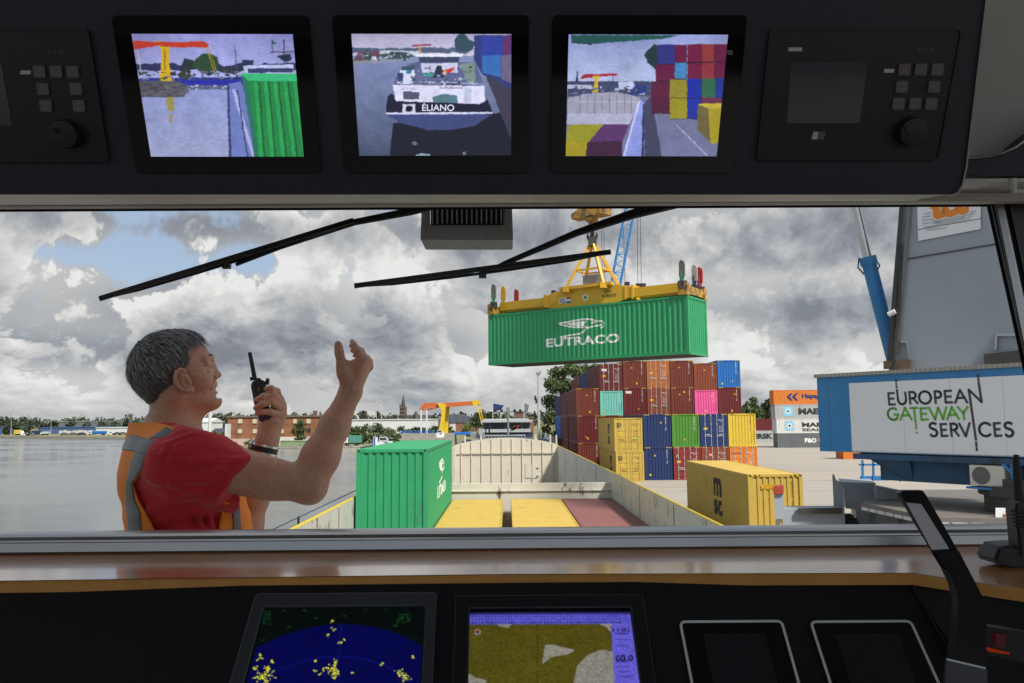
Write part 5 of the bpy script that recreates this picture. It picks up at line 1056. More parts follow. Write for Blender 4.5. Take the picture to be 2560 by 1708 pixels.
def kbox(mb, s0, s1, d0, d1, z0, z1): return mb.hexa([K(s0, d0, z0), K(s1, d0, z0), K(s1, d1, z0), K(s0, d1, z0)], [K(s0, d0, z1), K(s1, d0, z1), K(s1, d1, z1), K(s0, d1, z1)])
b = MB(); kbox(b, 0, 9, 0, 3.2, HZ0, HZ1-.12)
for s in (.42, 1.45): kbox(b, s, s+.02, -.008, 0, HZ0+.05, HZ1-.2)
part('machinery_house', b, BLUEP, crane)
b = MB(); kbox(b, -.06, 9.05, -.08, 3.3, HZ1-.12, HZ1)
for i in range(60): kbox(b, .05+i*.15, .05+i*.15+.05, -.1, -.08, HZ1-.11, HZ1-.01)
part('roof_edge', b, GRATE, crane)
sgn = MB(); kbox(sgn, 1.25, 9, -.03, 0, HZ0+.02, HZ1-.36); sg = part('sign_panel', sgn, SIGNW, crane)
b = MB()
for s in (3.1, 4.6, 6.1): kbox(b, s, s+.008, -.033, -.03, HZ0+.03, HZ1-.37)
kbox(b, 1.25, 9, -.034, -.03, HZ0+.02, HZ0+.05); part('panel_seam', b, mat('seam_grey', (.42, .43, .45), .6), sg)
# sign lettering: positions measured along the sign from the photograph's perspective
def sgn_s(px):
    d = ray(px, 1040); t = (hn.dot(HB-Vector((EYE.x, EYE.y, 0))))/(hn.dot(Vector((d.x, d.y, 0)))); return (Vector((d.x*t, d.y*t, 0))-HB).dot(hd)
def sgn_z(px, py): d = ray(px, py); t = (hn.dot(HB-Vector((EYE.x, EYE.y, 0))))/(hn.dot(Vector((d.x, d.y, 0)))); return EYE.z+d.z*t
f5 = lambda x, y: (2050+x/3.484, 880+y/3.484)
def sg_pt(x, y): a = f5(x, y); return K(sgn_s(a[0]), -.036, sgn_z(*a))
def sg_line(mb, pts, w): 
    q = [sg_pt(*p) for p in pts]
    for a, c in zip(q[:-1], q[1:]):
        d = (c-a).normalized(); n = hn.cross(d)*(w/2); e = d*w*.35; mb.mesh([a-n-e, c-n+e, c+n+e, a+n-e], [(0, 1, 2, 3)])
LW = .075; DK = mat('sign_dark', (.055, .055, .07), .5); GN = mat('sign_green', (.13, .42, .045), .5)
def arc(cx, cy, rx, ry, a0, a1, n=18): return [(cx+rx*math.cos(R(a0+(a1-a0)*i/n)), cy+ry*math.sin(R(a0+(a1-a0)*i/n))) for i in range(n+1)]
b = MB()
for l in ([(660, 358), (611, 361), (614, 459), (664, 457)], [(612, 408), (655, 406)],
          [(688, 330), (692, 418)]+[(692+35.5+35*math.cos(R(a)), 412+44*math.sin(R(a))) for a in range(180, -1, -20)]+[(758, 352)],
          [(798, 452), (794, 350)]+arc(818, 377, 30, 28, -85, 85, 10)+[(796, 404)], [(822, 402), (862, 446)], arc(929, 397, 51, 53, 0, 360, 26),
          [(1020, 446), (1016, 344)]+arc(1040, 371, 30, 28, -85, 85, 10)+[(1018, 399)], [(1160, 338), (1104, 341), (1108, 441), (1164, 439)], [(1106, 390), (1154, 388)],
          [(1190, 444), (1237, 332), (1295, 440)], [(1211, 402), (1274, 398)], [(1350, 765), (1316, 330), (1420, 436), (1408, 292)],
          arc(986, 645, 30, 25, 320, 95, 10)+arc(986, 704, 30, 30, 270, 510, 14), [(1100, 628), (1052, 630), (1056, 732), (1106, 730)], [(1054, 680), (1096, 678)],
          [(1142, 734), (1138, 626)]+arc(1162, 652, 30, 27, -85, 85, 10)+[(1140, 680)], [(1166, 679), (1203, 730)], [(1213, 624), (1264, 734), (1304, 620)],
          arc(1440, 676, 55, 57, 318, 46, 22), [(1568, 620), (1516, 623), (1521, 731), (1574, 729)], [(1518, 675), (1562, 673)], arc(1642, 642, 33, 26, 325, 95, 10)+arc(1642, 704, 33, 32, 270, 510, 14)): sg_line(b, l, LW)
for x, y, h in ((686, 304, 15), (684.5, 279, 11), (684, 257, 7), (683, 240, 4), (1406, 270, 22), (1405, 240, 15), (1403, 217, 9), (1401, 202, 4), (1351, 794, 20), (1351, 819, 13), (1352, 840, 8), (1352, 855, 4)): sg_line(b, [(x, y-h/2+3), (x, y+h/2-3)], LW*.9)
part('lettering', b, DK, sg)
b = MB()
for l in (arc(644, 541, 47, 50, 310, 45, 20)+[(688, 545), (652, 546)], [(704, 594), (749, 488), (802, 590)], [(722, 554), (783, 551)], [(795, 490), (858, 487)], [(827, 490), (835, 615)], [(940, 490), (884, 493), (888, 590), (945, 588)], [(886, 541), (932, 539)],
          [(958, 486), (1006, 588), (1038, 488), (1076, 586), (1110, 482)], [(1112, 588), (1157, 482), (1214, 584)], [(1131, 550), (1196, 546)], [(1208, 480), (1256, 532), (1296, 478)], [(1256, 532), (1260, 586)]): sg_line(b, l, LW)
for x, y, h in ((836, 640, 16), (837, 664, 11), (838, 686, 6), (838, 703, 3)): sg_line(b, [(x, y-h/2+3), (x, y+h/2-3)], LW*.9)
part('green_lettering', b, GN, sg)
# underside, slew ring, air conditioner
b = MB(); kbox(b, 1.25, 8.2, .0, .25, HZ0-.22, HZ0-.04); kbox(b, 1.9, 8.2, .5, 2.9, HZ0-.9, HZ0-.02); b.hexa([K(1.3, .3, HZ0-.02), K(3, .3, HZ0-.02), K(3, 2.8, HZ0-.02), K(1.3, 2.8, HZ0-.02)], [K(2.4, .5, HZ0-.72), K(3, .5, HZ0-.9), K(3, 2.8, HZ0-.9), K(2.4, 2.8, HZ0-.72)]); part('house_frame', b, mat('frame_blue_shaded', (.018, .075, .17), .6, var=.3, vs=1.5, dirt=((.03, .035, .045), .45, .65, 1.3, .5)), crane)  # crane blue darkened and dirtied: shade under the house put into the colour
ring = K(6.9, 2.0, 0); b = MB(); b.lathe(ring+Vector((0, 0, 4.72)), [(2.25, 0), (2.25, .45), (2.4, .47), (2.4, .75), (2.25, .78), (2.25, .98)], 40); part('slew_ring', b, DGREASE, crane)
ac0 = P(2414, 1199, 25.0); b = MB(); aw = hd*.98; ah = Vector((0, 0, .60)); ad = hn*.38
acB = K(sgn_s(2415), -.02, HZ0-.86); b.hexa([acB, acB+aw, acB+aw+ad, acB+ad], [acB+ah, acB+aw+ah, acB+aw+ad+ah, acB+ad+ah]); acp = part('air_conditioner', b, mat('ac_white', (.58, .56, .50), .5, var=.05), crane, bev=.02)
b = MB(); cc = acB+aw*.34+ah*.5-hn*.004; 
for rr in (.08, .14, .20, .25): b.tube([cc+hd*rr*math.cos(t*.3491)+Vector((0, 0, rr*math.sin(t*.3491))) for t in range(19)], .006, 4, False)
for t in range(8): b.tube([cc, cc+hd*.25*math.cos(t*.785)+Vector((0, 0, .25*math.sin(t*.785)))], .004, 4)
part('fan_grille', b, mat('ac_grey', (.26, .25, .23), .5), acp); b = MB(); b.lathe(cc+hn*.002, [(.26, 0), (.26, .001), (.0004, .001)], 24, -hn); part('fan_opening', b, mat('ac_dark', (.10, .10, .09), .6), acp)
b = MB(); kbox(b, sgn_s(2405), sgn_s(2524), -.02, .4, HZ0-.96, HZ0-.90); kbox(b, sgn_s(2518), sgn_s(2526), -.02, .05, HZ0-.96, HZ0-.2); b.bar(K(sgn_s(2500), 0, HZ0-.2), K(sgn_s(2526), 0, HZ0-.5), .08); part('support_frame', b, BLUEP, crane)
# tower
tb = [P(2222, 905, 26.5), P(2655, 880, 23.0)]; tt = [P(2252, 500, 26.2), P(2545, 470, 23.4)]
def up(p, q, k): return p+(q-p)*k
T0, T1, T2, T3 = tb[0], tb[1], up(tb[1], tt[1], 2.6), up(tb[0], tt[0], 2.6); back = hn*2.6
T0 = Vector((T0.x, T0.y, 8.9)); T1 = Vector((T1.x, T1.y, 8.9))
b = MB(); b.hexa([T0, T1, T2, T3], [T0+back, T1+back, T2+back*.6, T3+back*.6]); part('tower', b, GREYP, crane)
def tp(px, py, off=.03):                                        # a point on the tower's front plane
    n = (T1-T0).cross(T3-T0).normalized(); n = n if n.dot(EYE-T0) > 0 else -n; return PL(px, py, T0+n*off, n)
f3 = lambda x, y: (1900+x/1.867, 500+y/1.867)
def tplate(name, pts, m, o0=.0, o1=.06): b = MB(); b.hexa([tp(*f3(*p), o0) for p in pts], [tp(*f3(*p), o1) for p in pts]); return part(name, b, m, crane)
tplate('edge_rail', [(592, 752), (612, 752), (672, 10), (652, 10)], DGREASE, .0, .12); tplate('edge_rail', [(630, 720), (648, 720), (706, 10), (690, 10)], mat('rail_grey', (.17, .165, .16), .6, var=.3, vs=8), .0, .10)
tplate('seam_plate', [(690, 272), (1120, 200), (1120, 205), (690, 278)], DGREASE, .01, .04)
tplate('rung', [(655, 655), (690, 655), (700, 745), (694, 745), (682, 668), (655, 668)], GREYP, .0, .14)
tplate('bracket_plate', [(1098, 622), (1230, 620), (1230, 636), (1108, 636), (1104, 700), (1094, 700)], GREYP, .0, .14)
tplate('rust_foot', [(576, 752), (704, 748), (700, 790), (576, 790)], mat('rust_brown', (.16, .10, .06), .8, var=.4), .0, .25); tplate('grating', [(1045, 720), (1300, 690), (1300, 760), (1045, 760)], DGREASE, .0, .3)
b = MB(); b.tube([tp(*f3(655, 200), .15), tp(*f3(648, 500), .15), tp(*f3(630, 640), .2), tp(*f3(628, 720), .3), tp(*f3(622, 770), .4), tp(*f3(606, 800), .4)], .05, 8); part('hose', b, RUBBER, crane, True)
b = MB(); b.tube([tp(*f3(600, 535), .2), tp(*f3(632, 520), .2)], .09, 8); part('floodlamp', b, WHITE, crane, True)
tsign = [(733, 10), (1030, -40), (1030, 136), (738, 192)]; o = tplate('name_board', tsign, SIGNW, .03, .06); nb = o
b = MB()
for i in range(6): y = 62+i*15; L_ = (12, 6, 2, 6, 14, 26)[i]; b.mesh([tp(*f3(x, yy), .066) for x, yy in ((752+L_, y), (820+i*10, y-10), (822+i*10, y-4), (752+L_, y+8))], [(0, 1, 2, 3)]); 
for i in range(4): y = 38+i*16; b.mesh([tp(*f3(x, yy), .066) for x, yy in ((950, y+22-i*4), (1010-i*10, y+10-i*4), (1010-i*10, y+17-i*4), (945-i*6, y+30-i*4))], [(0, 1, 2, 3)])
b.mesh([tp(*f3(x, yy), .066) for x, yy in ((790, 20), (960, -10), (955, 90), (870, 120), (810, 112))], [(0, 1, 2, 3, 4)]); part('grey_stripe', b, mat('stripe_grey', (.45, .45, .47), .5), nb)
b = MB(); o_ = tp(*f3(795, 98), .075); write(b, 'tct', o_, tp(*f3(975, 64), .075)-o_, tp(*f3(795, -15), .075)-o_, bold=.07); part('lettering', b, mat('sign_orange', (.75, .22, .015), .5), nb)
b = MB(); write(b, 'tct', tp(*f3(789, 103), .070), tp(*f3(982, 66), .070)-tp(*f3(789, 103), .070), tp(*f3(789, -20), .070)-tp(*f3(789, 103), .070), bold=.13); part('lettering_outline', b, WHITE, nb)
b = MB(); b.mesh([tp(*f3(x, yy), .066) for x, yy in ((735, 138), (1030, 86), (1030, 89), (735, 141))], [(0, 1, 2, 3)]); part('panel_seam', b, DGREASE, nb)
# luffing cylinder and boom above the picture
c0, c1, c2 = P(2236, 905, 27.6), P(2169, 645, 27.4), P(2058, 180, 27.0)
b = MB(); b.tube([c0, c1], .24, 20); b.tube([c1-(c1-c0).normalized()*.25, c1+(c1-c0).normalized()*.04], .285, 20); cy = part('luffing_cylinder', b, BLUEP, crane, True)
b = MB(); b.tube([c1, c2], .15, 18); part('piston_rod', b, mat('chrome', (.55, .56, .57), .15, metal=1), cy, True)
b = MB(); b.tube([c1+Vector((-.3, 0, 0)), c1+Vector((-.4, -.1, -.35)), c1+Vector((-.2, -.1, -.6))], .025, 6); b.tube([c1+Vector((.25, -.1, -.1)), c1+Vector((.36, -.1, -.3)), c1+Vector((.25, -.1, -.5))], .025, 6); part('hose_loop', b, RUBBER, cy)
b = MB(); bt = (T2+T3)/2+back*.3; b.bar(bt, tipc+Vector((0, 0, .6)), 1.2, 1.5); part('boom', b, BLUEP, crane)
# undercarriage
def kp(name, pts, y, dep, m, zoff=None): 
    b = MB(); A = [P(*f3(*p), y) for p in pts]; b.hexa(A, [q+Vector((dep*.35, dep, 0)) for q in A]); return part(name, b, m, crane)
kp('outrigger_beam', [(112, 1442), (395, 1440), (398, 1590), (112, 1590)], 28.0, .9, GREYP); kp('outrigger_plate', [(176, 1440), (384, 1438), (384, 1466), (180, 1464)], 27.8, .15, DGREASE)
kp('outrigger_post', [(66, 1372), (110, 1370), (114, 1490), (70, 1490)], 27.6, .5, GREYP); kp('outrigger_cap', [(62, 1338), (110, 1336), (110, 1372), (62, 1374)], 27.5, .6, mat('cap_red', (.32, .04, .02), .6, var=.2)); kp('outrigger_jack', [(78, 1490), (100, 1490), (100, 1640), (78, 1640)], 27.8, .3, STEEL)
kp('end_plate', [(338, 1284), (346, 1280), (352, 1300), (362, 1312), (386, 1318), (404, 1600), (384, 1600), (345, 1440)], 28.6, .12, GREYP)
kp('chassis_frame', [(386, 1318), (540, 1322), (548, 1440), (545, 1600), (450, 1600), (448, 1445), (400, 1440)], 29.0, 2.2, GREYP)
kp('leg_gusset', [(540, 1335), (660, 1360), (680, 1470), (640, 1475), (548, 1440)], 27.6, .6, GREYP); kp('leg_foot', [(632, 1470), (676, 1468), (668, 1560), (644, 1560)], 27.6, .5, mat('foot_grey', (.42, .43, .44), .6))
b = MB(); dk = [P(*f3(*p), y) for p, y in (((470, 1338), 26.6), ((800, 1392), 22.6), ((1250, 1412), 22.0), ((1500, 1414), 22.0))]; far_ = [Vector((19, 31, dk[0].z)), Vector((14.3, 31, dk[0].z))]
b.hexa([Vector((p.x, p.y, 4.46)) for p in dk]+[Vector((p.x, p.y, 4.46)) for p in far_], [Vector((p.x, p.y, 4.70)) for p in dk]+[Vector((p.x, p.y, 4.70)) for p in far_]); part('carriage_deck', b, mat('deck_brown', (.15, .135, .12), .7, var=.3, vs=2), crane)
b = MB()
for (p, q) in zip(dk[:-1], dk[1:]): 
    n = int((q-p).length/.55)+1
    for i in range(n): a = p+(q-p)*(i/n); c = p+(q-p)*((i+.82)/n); b.bar(Vector((a.x, a.y-.03, 4.52)), Vector((c.x, c.y-.03, 4.52)), .05, .10)
part('deck_rim', b, mat('rim_white', (.52, .52, .52), .6, var=.2), crane)
b = MB(); b.box((13.0, 24.5, 2.6), (19, 30, 4.44)); b.box((13.6, 24.45, 3.7), (13.75, 24.5, 4.44)); part('carriage_body', b, mat('body_grime', (.22, .22, .21), .6, var=.25, dirt=((.07, .065, .06), .45, .62, 1.1, .4)), crane)
for x in (11.2, 11.95):
    b = MB(); b.lathe((x, 29.2, QZ+.95), [(.3, 0), (.85, 0), (.95, .08), (.95, .42), (.85, .5), (.3, .5)], 28, (1, .1, 0))
    for t in range(26): a = t*.2417; b.bar((x+.06, 29.2+.97*math.cos(a), QZ+.95+.97*math.sin(a)), (x+.46, 29.2+.97*math.cos(a+.12), QZ+.95+.97*math.sin(a+.12)), .06, .05)
    part('tyre', b, mat('tyre_rubber', (.03, .03, .032), .8, var=.2), crane)
b = MB()
for p, q in (((478, 1215), (480, 1310)), ((528, 1210), (530, 1310)), ((462, 1236), (600, 1236)), ((648, 1270), (700, 1312)), ((700, 1270), (650, 1312)), ((690, 1268), (740, 1312)), ((720, 1268), (772, 1312)), ((650, 1268), (650, 1312))): b.bar(P(*f3(*p), 31), P(*f3(*q), 31), .07)
A = [P(*f3(*p), 31) for p in ((472, 1290), (604, 1288), (604, 1310), (472, 1310))]; b.hexa(A, [q+Vector((0, .1, 0)) for q in A]); part('blue_ladder', b, BLUEP, crane)
kp('number_board', [(1100, 1438), (1300, 1440), (1300, 1560), (1100, 1540)], 22.5, .05, SIGNW)
b = MB(); write(b, '1', P(*f3(1148, 1510), 22.44), P(*f3(1168, 1510), 22.44)-P(*f3(1148, 1510), 22.44), (0, 0, .34), bold=.03); part('lettering', b, mat('sign_orange', (.75, .22, .015), .5), crane)
b = MB()
for p, q in (((550, 1475), (632, 1475)), ((550, 1492), (632, 1492)), ((556, 1468), (556, 1510)), ((626, 1468), (626, 1510))): b.bar(P(*f3(*p), 32), P(*f3(*q), 32), .06)
part('step_rail', b, DARKP, crane)
# ================================================================== FAR BANKS
def gp_(px, Y, z=GZ): p = P(px, 1050-.008*(px-1265), Y); return Vector((p.x, Y, z))
def zat(px, py, Y): return P(px, py, Y).z
def brick_fn(t, ob, c, b):
    mp = t.add('ShaderNodeMapping', {0: ob}); mp.inputs['Rotation'].default_value = (R(90), 0, 0)
    br = t.add('ShaderNodeTexBrick', {'Vector': mp.outputs[0]}); br.inputs['Scale'].default_value = 1.6; br.inputs['Mortar Size'].default_value = .02
    br.inputs['Color1'].default_value = (.25, .085, .035, 1); br.inputs['Color2'].default_value = (.33, .13, .055, 1); br.inputs['Mortar'].default_value = (.22, .14, .09, 1)
    o = t.mix(t.ramp(t.noise(ob, .5, 6, .65), .45, .7), br.outputs[0], (.17, .07, .04)); return o
BRICK = mat('old_brick', (.28, .1, .045), .9, fn=brick_fn, var=0)
ROOFB = mat('roof_brown', (.16, .13, .10), .85, var=.25, vs=1); PLASTER = mat('plaster_white', (.58, .57, .54), .8, var=.12, vs=.5); BOARD = mat('boarded_window', (.55, .48, .34), .8, var=.15); DGLASS = mat('dark_glass', (.03, .04, .05), .12, var=0)
CLAD_B = mat('cladding_blue', (.06, .11, .24), .6, var=.1, vs=.2); CLAD_W = mat('cladding_white', (.60, .62, .64), .6, var=.06, vs=.1); CLAD_G = mat('cladding_grey', (.12, .14, .165), .6, var=.1, vs=.1); SLATE = mat('slate', (.045, .05, .065), .7, var=.2, vs=.4); BROWNB = mat('brown_brick', (.15, .09, .07), .9, var=.2, vs=.3)
def block(root, name, px0, px1, py, Y, dep, m, z0=GZ, extra=None):
    a, c = gp_(px0, Y), gp_(px1, Y); zt = zat((px0+px1)/2, py, Y); b = MB(); b.box((a.x, Y, z0-.3), (c.x, Y+dep, zt))
    if extra: extra(b, a, c, zt)
    return part(name, b, m, root)
def building(name, label, px0, px1, py, Y, dep, m, roofm=None, rise=.0, cat='building', wins=None):
    root = thing(name, label, cat, gp_((px0+px1)/2, Y)); block(root, 'wall', px0, px1, py, Y, dep, m)
    a, c = gp_(px0, Y), gp_(px1, Y); zt = zat((px0+px1)/2, py, Y); b = MB()
    if roofm:
        if rise: b.hexa([(a.x-.3, Y-.3, zt), (a.x-.3, Y+dep+.3, zt), (a.x-.3, Y+dep/2, zt+rise)], [(c.x+.3, Y-.3, zt), (c.x+.3, Y+dep+.3, zt), (c.x+.3, Y+dep/2, zt+rise)])
        else: b.box((a.x-.25, Y-.35, zt), (c.x+.25, Y+dep+.3, zt+.35))
        part('roof', b, roofm, root)
    for (wx, wy, ww, wh, wm) in wins or []:
        q = P(wx, wy, Y); w2, h2 = ww*Y/4000, wh*Y/4000; b = MB(); b.box((q.x-w2, Y-.06, q.z-h2), (q.x+w2, Y+.02, q.z+h2)); f = part('window', b, wm, root)
        b = MB(); b.box((q.x-w2-.12, Y-.10, q.z+h2), (q.x+w2+.12, Y-.003, q.z+h2+.18)); b.box((q.x-w2-.12, Y-.14, q.z-h2-.12), (q.x+w2+.12, Y-.003, q.z-h2)); part('window_surround', b, m if m is not BRICK else BROWNB, f)
    return root
# brick warehouse
yb = 214
wn = [(240+x/2.704, 780+y/2.704, 10.5, 11, BOARD) for x, y in ((975, 738), (1073, 738), (1165, 738), (1258, 738), (1347, 738), (1437, 738), (1530, 738), (973, 805), (1074, 805), (1165, 805), (1255, 805), (1530, 800))]+[(240+1440/2.704, 780+800/2.704, 8, 10, DGLASS)]
r = building('brick_warehouse', 'old two storey red brick warehouse with boarded windows on the waterside', 569, 822, 1043, yb, 14, BRICK, ROOFB, wins=wn)
b = MB(); a, c = gp_(572, yb), gp_(650, yb); b.box((a.x, yb-.05, GZ), (c.x, yb, GZ+1.7)); part('painted_base', b, mat('pink_white_paint', (.5, .36, .32), .85, var=.3, vs=.6), r)
b = MB(); a, c = gp_(696, yb), gp_(818, yb); b.box((a.x, yb-.06, GZ), (c.x, yb, GZ+2.1)); part('painted_base', b, PLASTER, r)
b = MB(); q = gp_(773, yb); b.box((q.x-.5, yb+6, 7), (q.x+.5, yb+7, zat(773, 1027, yb+6))); part('chimney', b, BROWNB, r)
building('white_shed', 'white gabled shed left of the brick warehouse', 492, 524, 1056, 300, 14, CLAD_W, CLAD_W, 1.6)
building('cream_house', 'small cream house under trees left of the brick warehouse', 530, 566, 1081, 250, 8, mat('cream_wall', (.6, .55, .42), .8), SLATE, 1.2, wins=[(541, 1087, 5, 6, DGLASS), (553, 1087, 5, 6, DGLASS)])
b = MB(); a, c = gp_(563, yb-4), gp_(568, yb-4); b.box((a.x, yb-4, GZ), (c.x, yb-1, zat(565, 1060, yb-4))); solo('white_silo', b, CLAD_W, 'narrow white metal annex against the left end of the brick warehouse', 'annex', a)
building('long_white_warehouse', 'long low white warehouse behind the bushes on the far bank', 868, 1075, 1050, 330, 40, CLAD_W, CLAD_W)
# distant left bank
building('blue_warehouse', 'long dark blue warehouse on the far left bank', 100, 247, 1069, 470, 30, CLAD_B, CLAD_B)
building('grey_hall', 'large grey roofed hall behind trees on the far left bank', 147, 330, 1054, 600, 60, CLAD_G, mat('pale_roof', (.3, .33, .36), .6))
building('white_warehouse', 'white corrugated warehouse on the far left bank next to the blue truck', 241, 345, 1070, 430, 30, CLAD_W, CLAD_W)
building('low_shed', 'low blue shed at the far left end of the bank', -30, 24, 1069, 480, 20, CLAD_B, CLAD_B)
# white goods stacked in front of the blue warehouse
b = MB()
for i in range(26): q = gp_(150+i*3.6, 452); b.box((q.x-.35, 452, GZ), (q.x+.35, 454, GZ+1.5+random.random()*.9))
b.mesh([], []); solo('pallet_goods', b, mat('wrapped_goods', (.55, .52, .48), .6, var=.4, vs=.4), 'rows of wrapped pallet goods before the blue warehouse', 'goods', gp_(196, 452), kind='stuff')
# church
YC = 900; r = thing('church', 'dark brick church with a pointed slate spire on the skyline', 'church', gp_(1020, YC))
def cz(y): return zat(1010, 980+y/3.357, YC)
cx_ = lambda x: gp_(700+x/3.357, YC).x
b = MB(); b.box((cx_(1003), YC, 0), (cx_(1048), YC+18, cz(125))); part('tower', b, BROWNB, r)
b = MB(); m_ = (cx_(1003)+cx_(1048))/2; hw = (cx_(1048)-cx_(1003))/2
b.tube_prof(Vector((m_, YC+9, cz(125))), Vector((0, 0, 1)), [(hw*.95, 0), (hw*.62, cz(90)-cz(125)), (hw*.34, cz(60)-cz(125)), (.05, cz(12)-cz(125))], 8)
for sx in (-1, 1): b.tube_prof(Vector((m_+sx*hw*.85, YC+1, cz(125))), Vector((0, 0, 1)), [(1.2, 0), (.05, cz(92)-cz(125))], 6)
part('spire', b, SLATE, r)
for y in (150, 180):
    b = MB(); b.box((m_-2.6, YC-.2, cz(y)), (m_+2.6, YC, cz(y-14))); part('belfry_window', b, DGLASS, r)
b = MB(); b.box((cx_(1048), YC+2, 0), (cx_(1310), YC+16, cz(222))); part('nave', b, BROWNB, r)
b = MB(); a, c = cx_(1048), cx_(1300); b.hexa([(a, YC+1, cz(222)), (a, YC+17, cz(222)), (a, YC+9, cz(194))], [(c+4, YC+1, cz(222)), (c+4, YC+17, cz(222)), (c-6, YC+9, cz(194))]); part('nave_roof', b, SLATE, r)
b = MB(); b.tube_prof(Vector((cx_(1140), YC+1, cz(222))), Vector((0, 0, 1)), [(4.5, 0), (2.8, cz(190)-cz(222)), (.05, cz(155)-cz(222))], 8); part('turret', b, SLATE, r)
b = MB(); b.hexa([(cx_(1210), YC-2, 0), (cx_(1325), YC-2, 0), (cx_(1325), YC+4, 0), (cx_(1210), YC+4, 0)], [(cx_(1215), YC-2, cz(215)), (cx_(1300), YC-2, cz(205)), (cx_(1300), YC+4, cz(205)), (cx_(1215), YC+4, cz(215))]); part('transept', b, SLATE, r)
# high rise and town houses
b = MB(); a, c = gp_(898, 800), gp_(911, 800); b.box((a.x, 800, 0), (c.x, 815, zat(904, 1028, 800))); b.box((a.x+2, 799.8, 5), (a.x+2.6, 800, zat(904, 1028, 800)-1)); solo('tower_block', b, mat('tower_brown', (.14, .085, .08), .8, var=.2), 'slim brown tower block left of the church', 'tower block', gp_(904, 800))
HM = [BROWNB, PLASTER, mat('house_red', (.24, .10, .07), .85, var=.2), mat('house_grey', (.24, .22, .2), .85, var=.2)]
for i, (x0, x1, y) in enumerate(((1108, 1121, 1063), (1122, 1138, 1058), (1140, 1156, 1057), (1157, 1170, 1060), (1171, 1186, 1062), (1092, 1107, 1066), (1187, 1203, 1066))):
    building('town_house', 'dark roofed town house in the row behind the yellow and orange bridge', x0, x1, y, 420+i*6, 10, HM[i % 4], SLATE, 4.5)['group'] = 'town houses behind the bridge'
building('brick_office', 'brick building behind the mast of the vessel ahead', 1287, 1316, 1031, 330, 12, BROWNB, ROOFB)
building('red_roof_house', 'low red brick house right of the vessel ahead', 1312, 1334, 1045, 320, 10, HM[2], ROOFB)

# ------------------------------------------------------------------ bascule bridge in yellow and orange
YB = 250; zb_ = lambda x, y: (700+x/3.357, 980+y/3.357)
ORB = mat('bridge_orange', (.52, .12, .025), .5, var=.1, vs=.3); YLB = mat('bridge_yellow', (.68, .46, .015), .5, var=.08, vs=.3)
r = thing('bascule_bridge', 'bascule bridge with an orange balance beam on a yellow frame', 'bridge', gp_(1110, YB))
def bp(name, pts, y, dep, m): b = MB(); b.hexa([P(*zb_(*p), y) for p in pts], [P(*zb_(*p), y)+Vector((0, dep, 0)) for p in pts]); return part(name, b, m, r)
bp('balance_beam', [(1165, 152), (1186, 120), (1210, 90), (1330, 95), (1640, 75), (1672, 78), (1685, 95), (1678, 112), (1640, 110), (1420, 125), (1330, 131), (1245, 155), (1205, 157)], YB, 3.0, ORB)
bp('counterweight', [(1200, 140), (1280, 128), (1280, 134), (1205, 158)], YB-.15, .15, mat('weight_grey', (.3, .2, .17), .7))
bp('frame_leg', [(1318, 96), (1345, 92), (1390, 105), (1388, 150), (1382, 240), (1378, 345), (1325, 345), (1345, 260), (1360, 160), (1345, 140)], YB-.6, .6, YLB)
bp('frame_leg', [(1392, 125), (1424, 122), (1414, 200), (1410, 345), (1378, 345), (1388, 240)], YB+3, .6, YLB)
for p, q in (((1655, 112), (1697, 275)), ((1672, 112), (1706, 235))): b = MB(); b.bar(P(*zb_(*p), YB), P(*zb_(*q), YB), .28); part('tension_rod', b, YLB, r)
for x in (1185, 1232): b = MB(); b.bar(P(*zb_(x, 152), YB), P(*zb_(x, 350), YB), .5); part('prop', b, PLASTER, r)
bp('deck', [(1450, 340), (1600, 338), (1600, 360), (1450, 362)], YB-2, 8, PAINT['blue'])
b = MB(); b.lathe(P(*zb_(1640, 92), YB-.1), [(1.0, 0), (1.0, .1), (.02, .1)], 12, (0, -1, 0)); b.lathe(P(*zb_(1672, 95), YB-.1), [(.5, 0), (.5, .1), (.02, .1)], 12, (0, -1, 0)); part('pivot_pin', b, YLB, r)
b = MB(); a, c = gp_(1000, YB-3), gp_(1136, YB-3); b.box((a.x, YB-3, -.5), (c.x, YB+8, zat(1066, 1084, YB-3))); solo('abutment', b, CONC, 'grey concrete abutment below the yellow bridge frame', 'abutment', gp_(1066, YB-3))
r = thing('bridge_railing', 'blue metal railing along the approach left of the yellow bridge frame', 'railing', gp_(1040, YB-3))
za, zc = zat(1066, 1084, YB-3), zat(1066, 1077, YB-3); b = MB()
for k in range(3): b.bar((a.x, YB-3, za+(zc-za)*(k+1)/3), (c.x-6, YB-3, za+(zc-za)*(k+1)/3), .10)
part('rail', b, PAINT['blue'], r)
for k in range(12): x = a.x+(c.x-6-a.x)*k/11; b = MB(); b.bar((x, YB-3, za-.1), (x, YB-3, zc+.1), .14); part('post', b, PAINT['blue'], r)

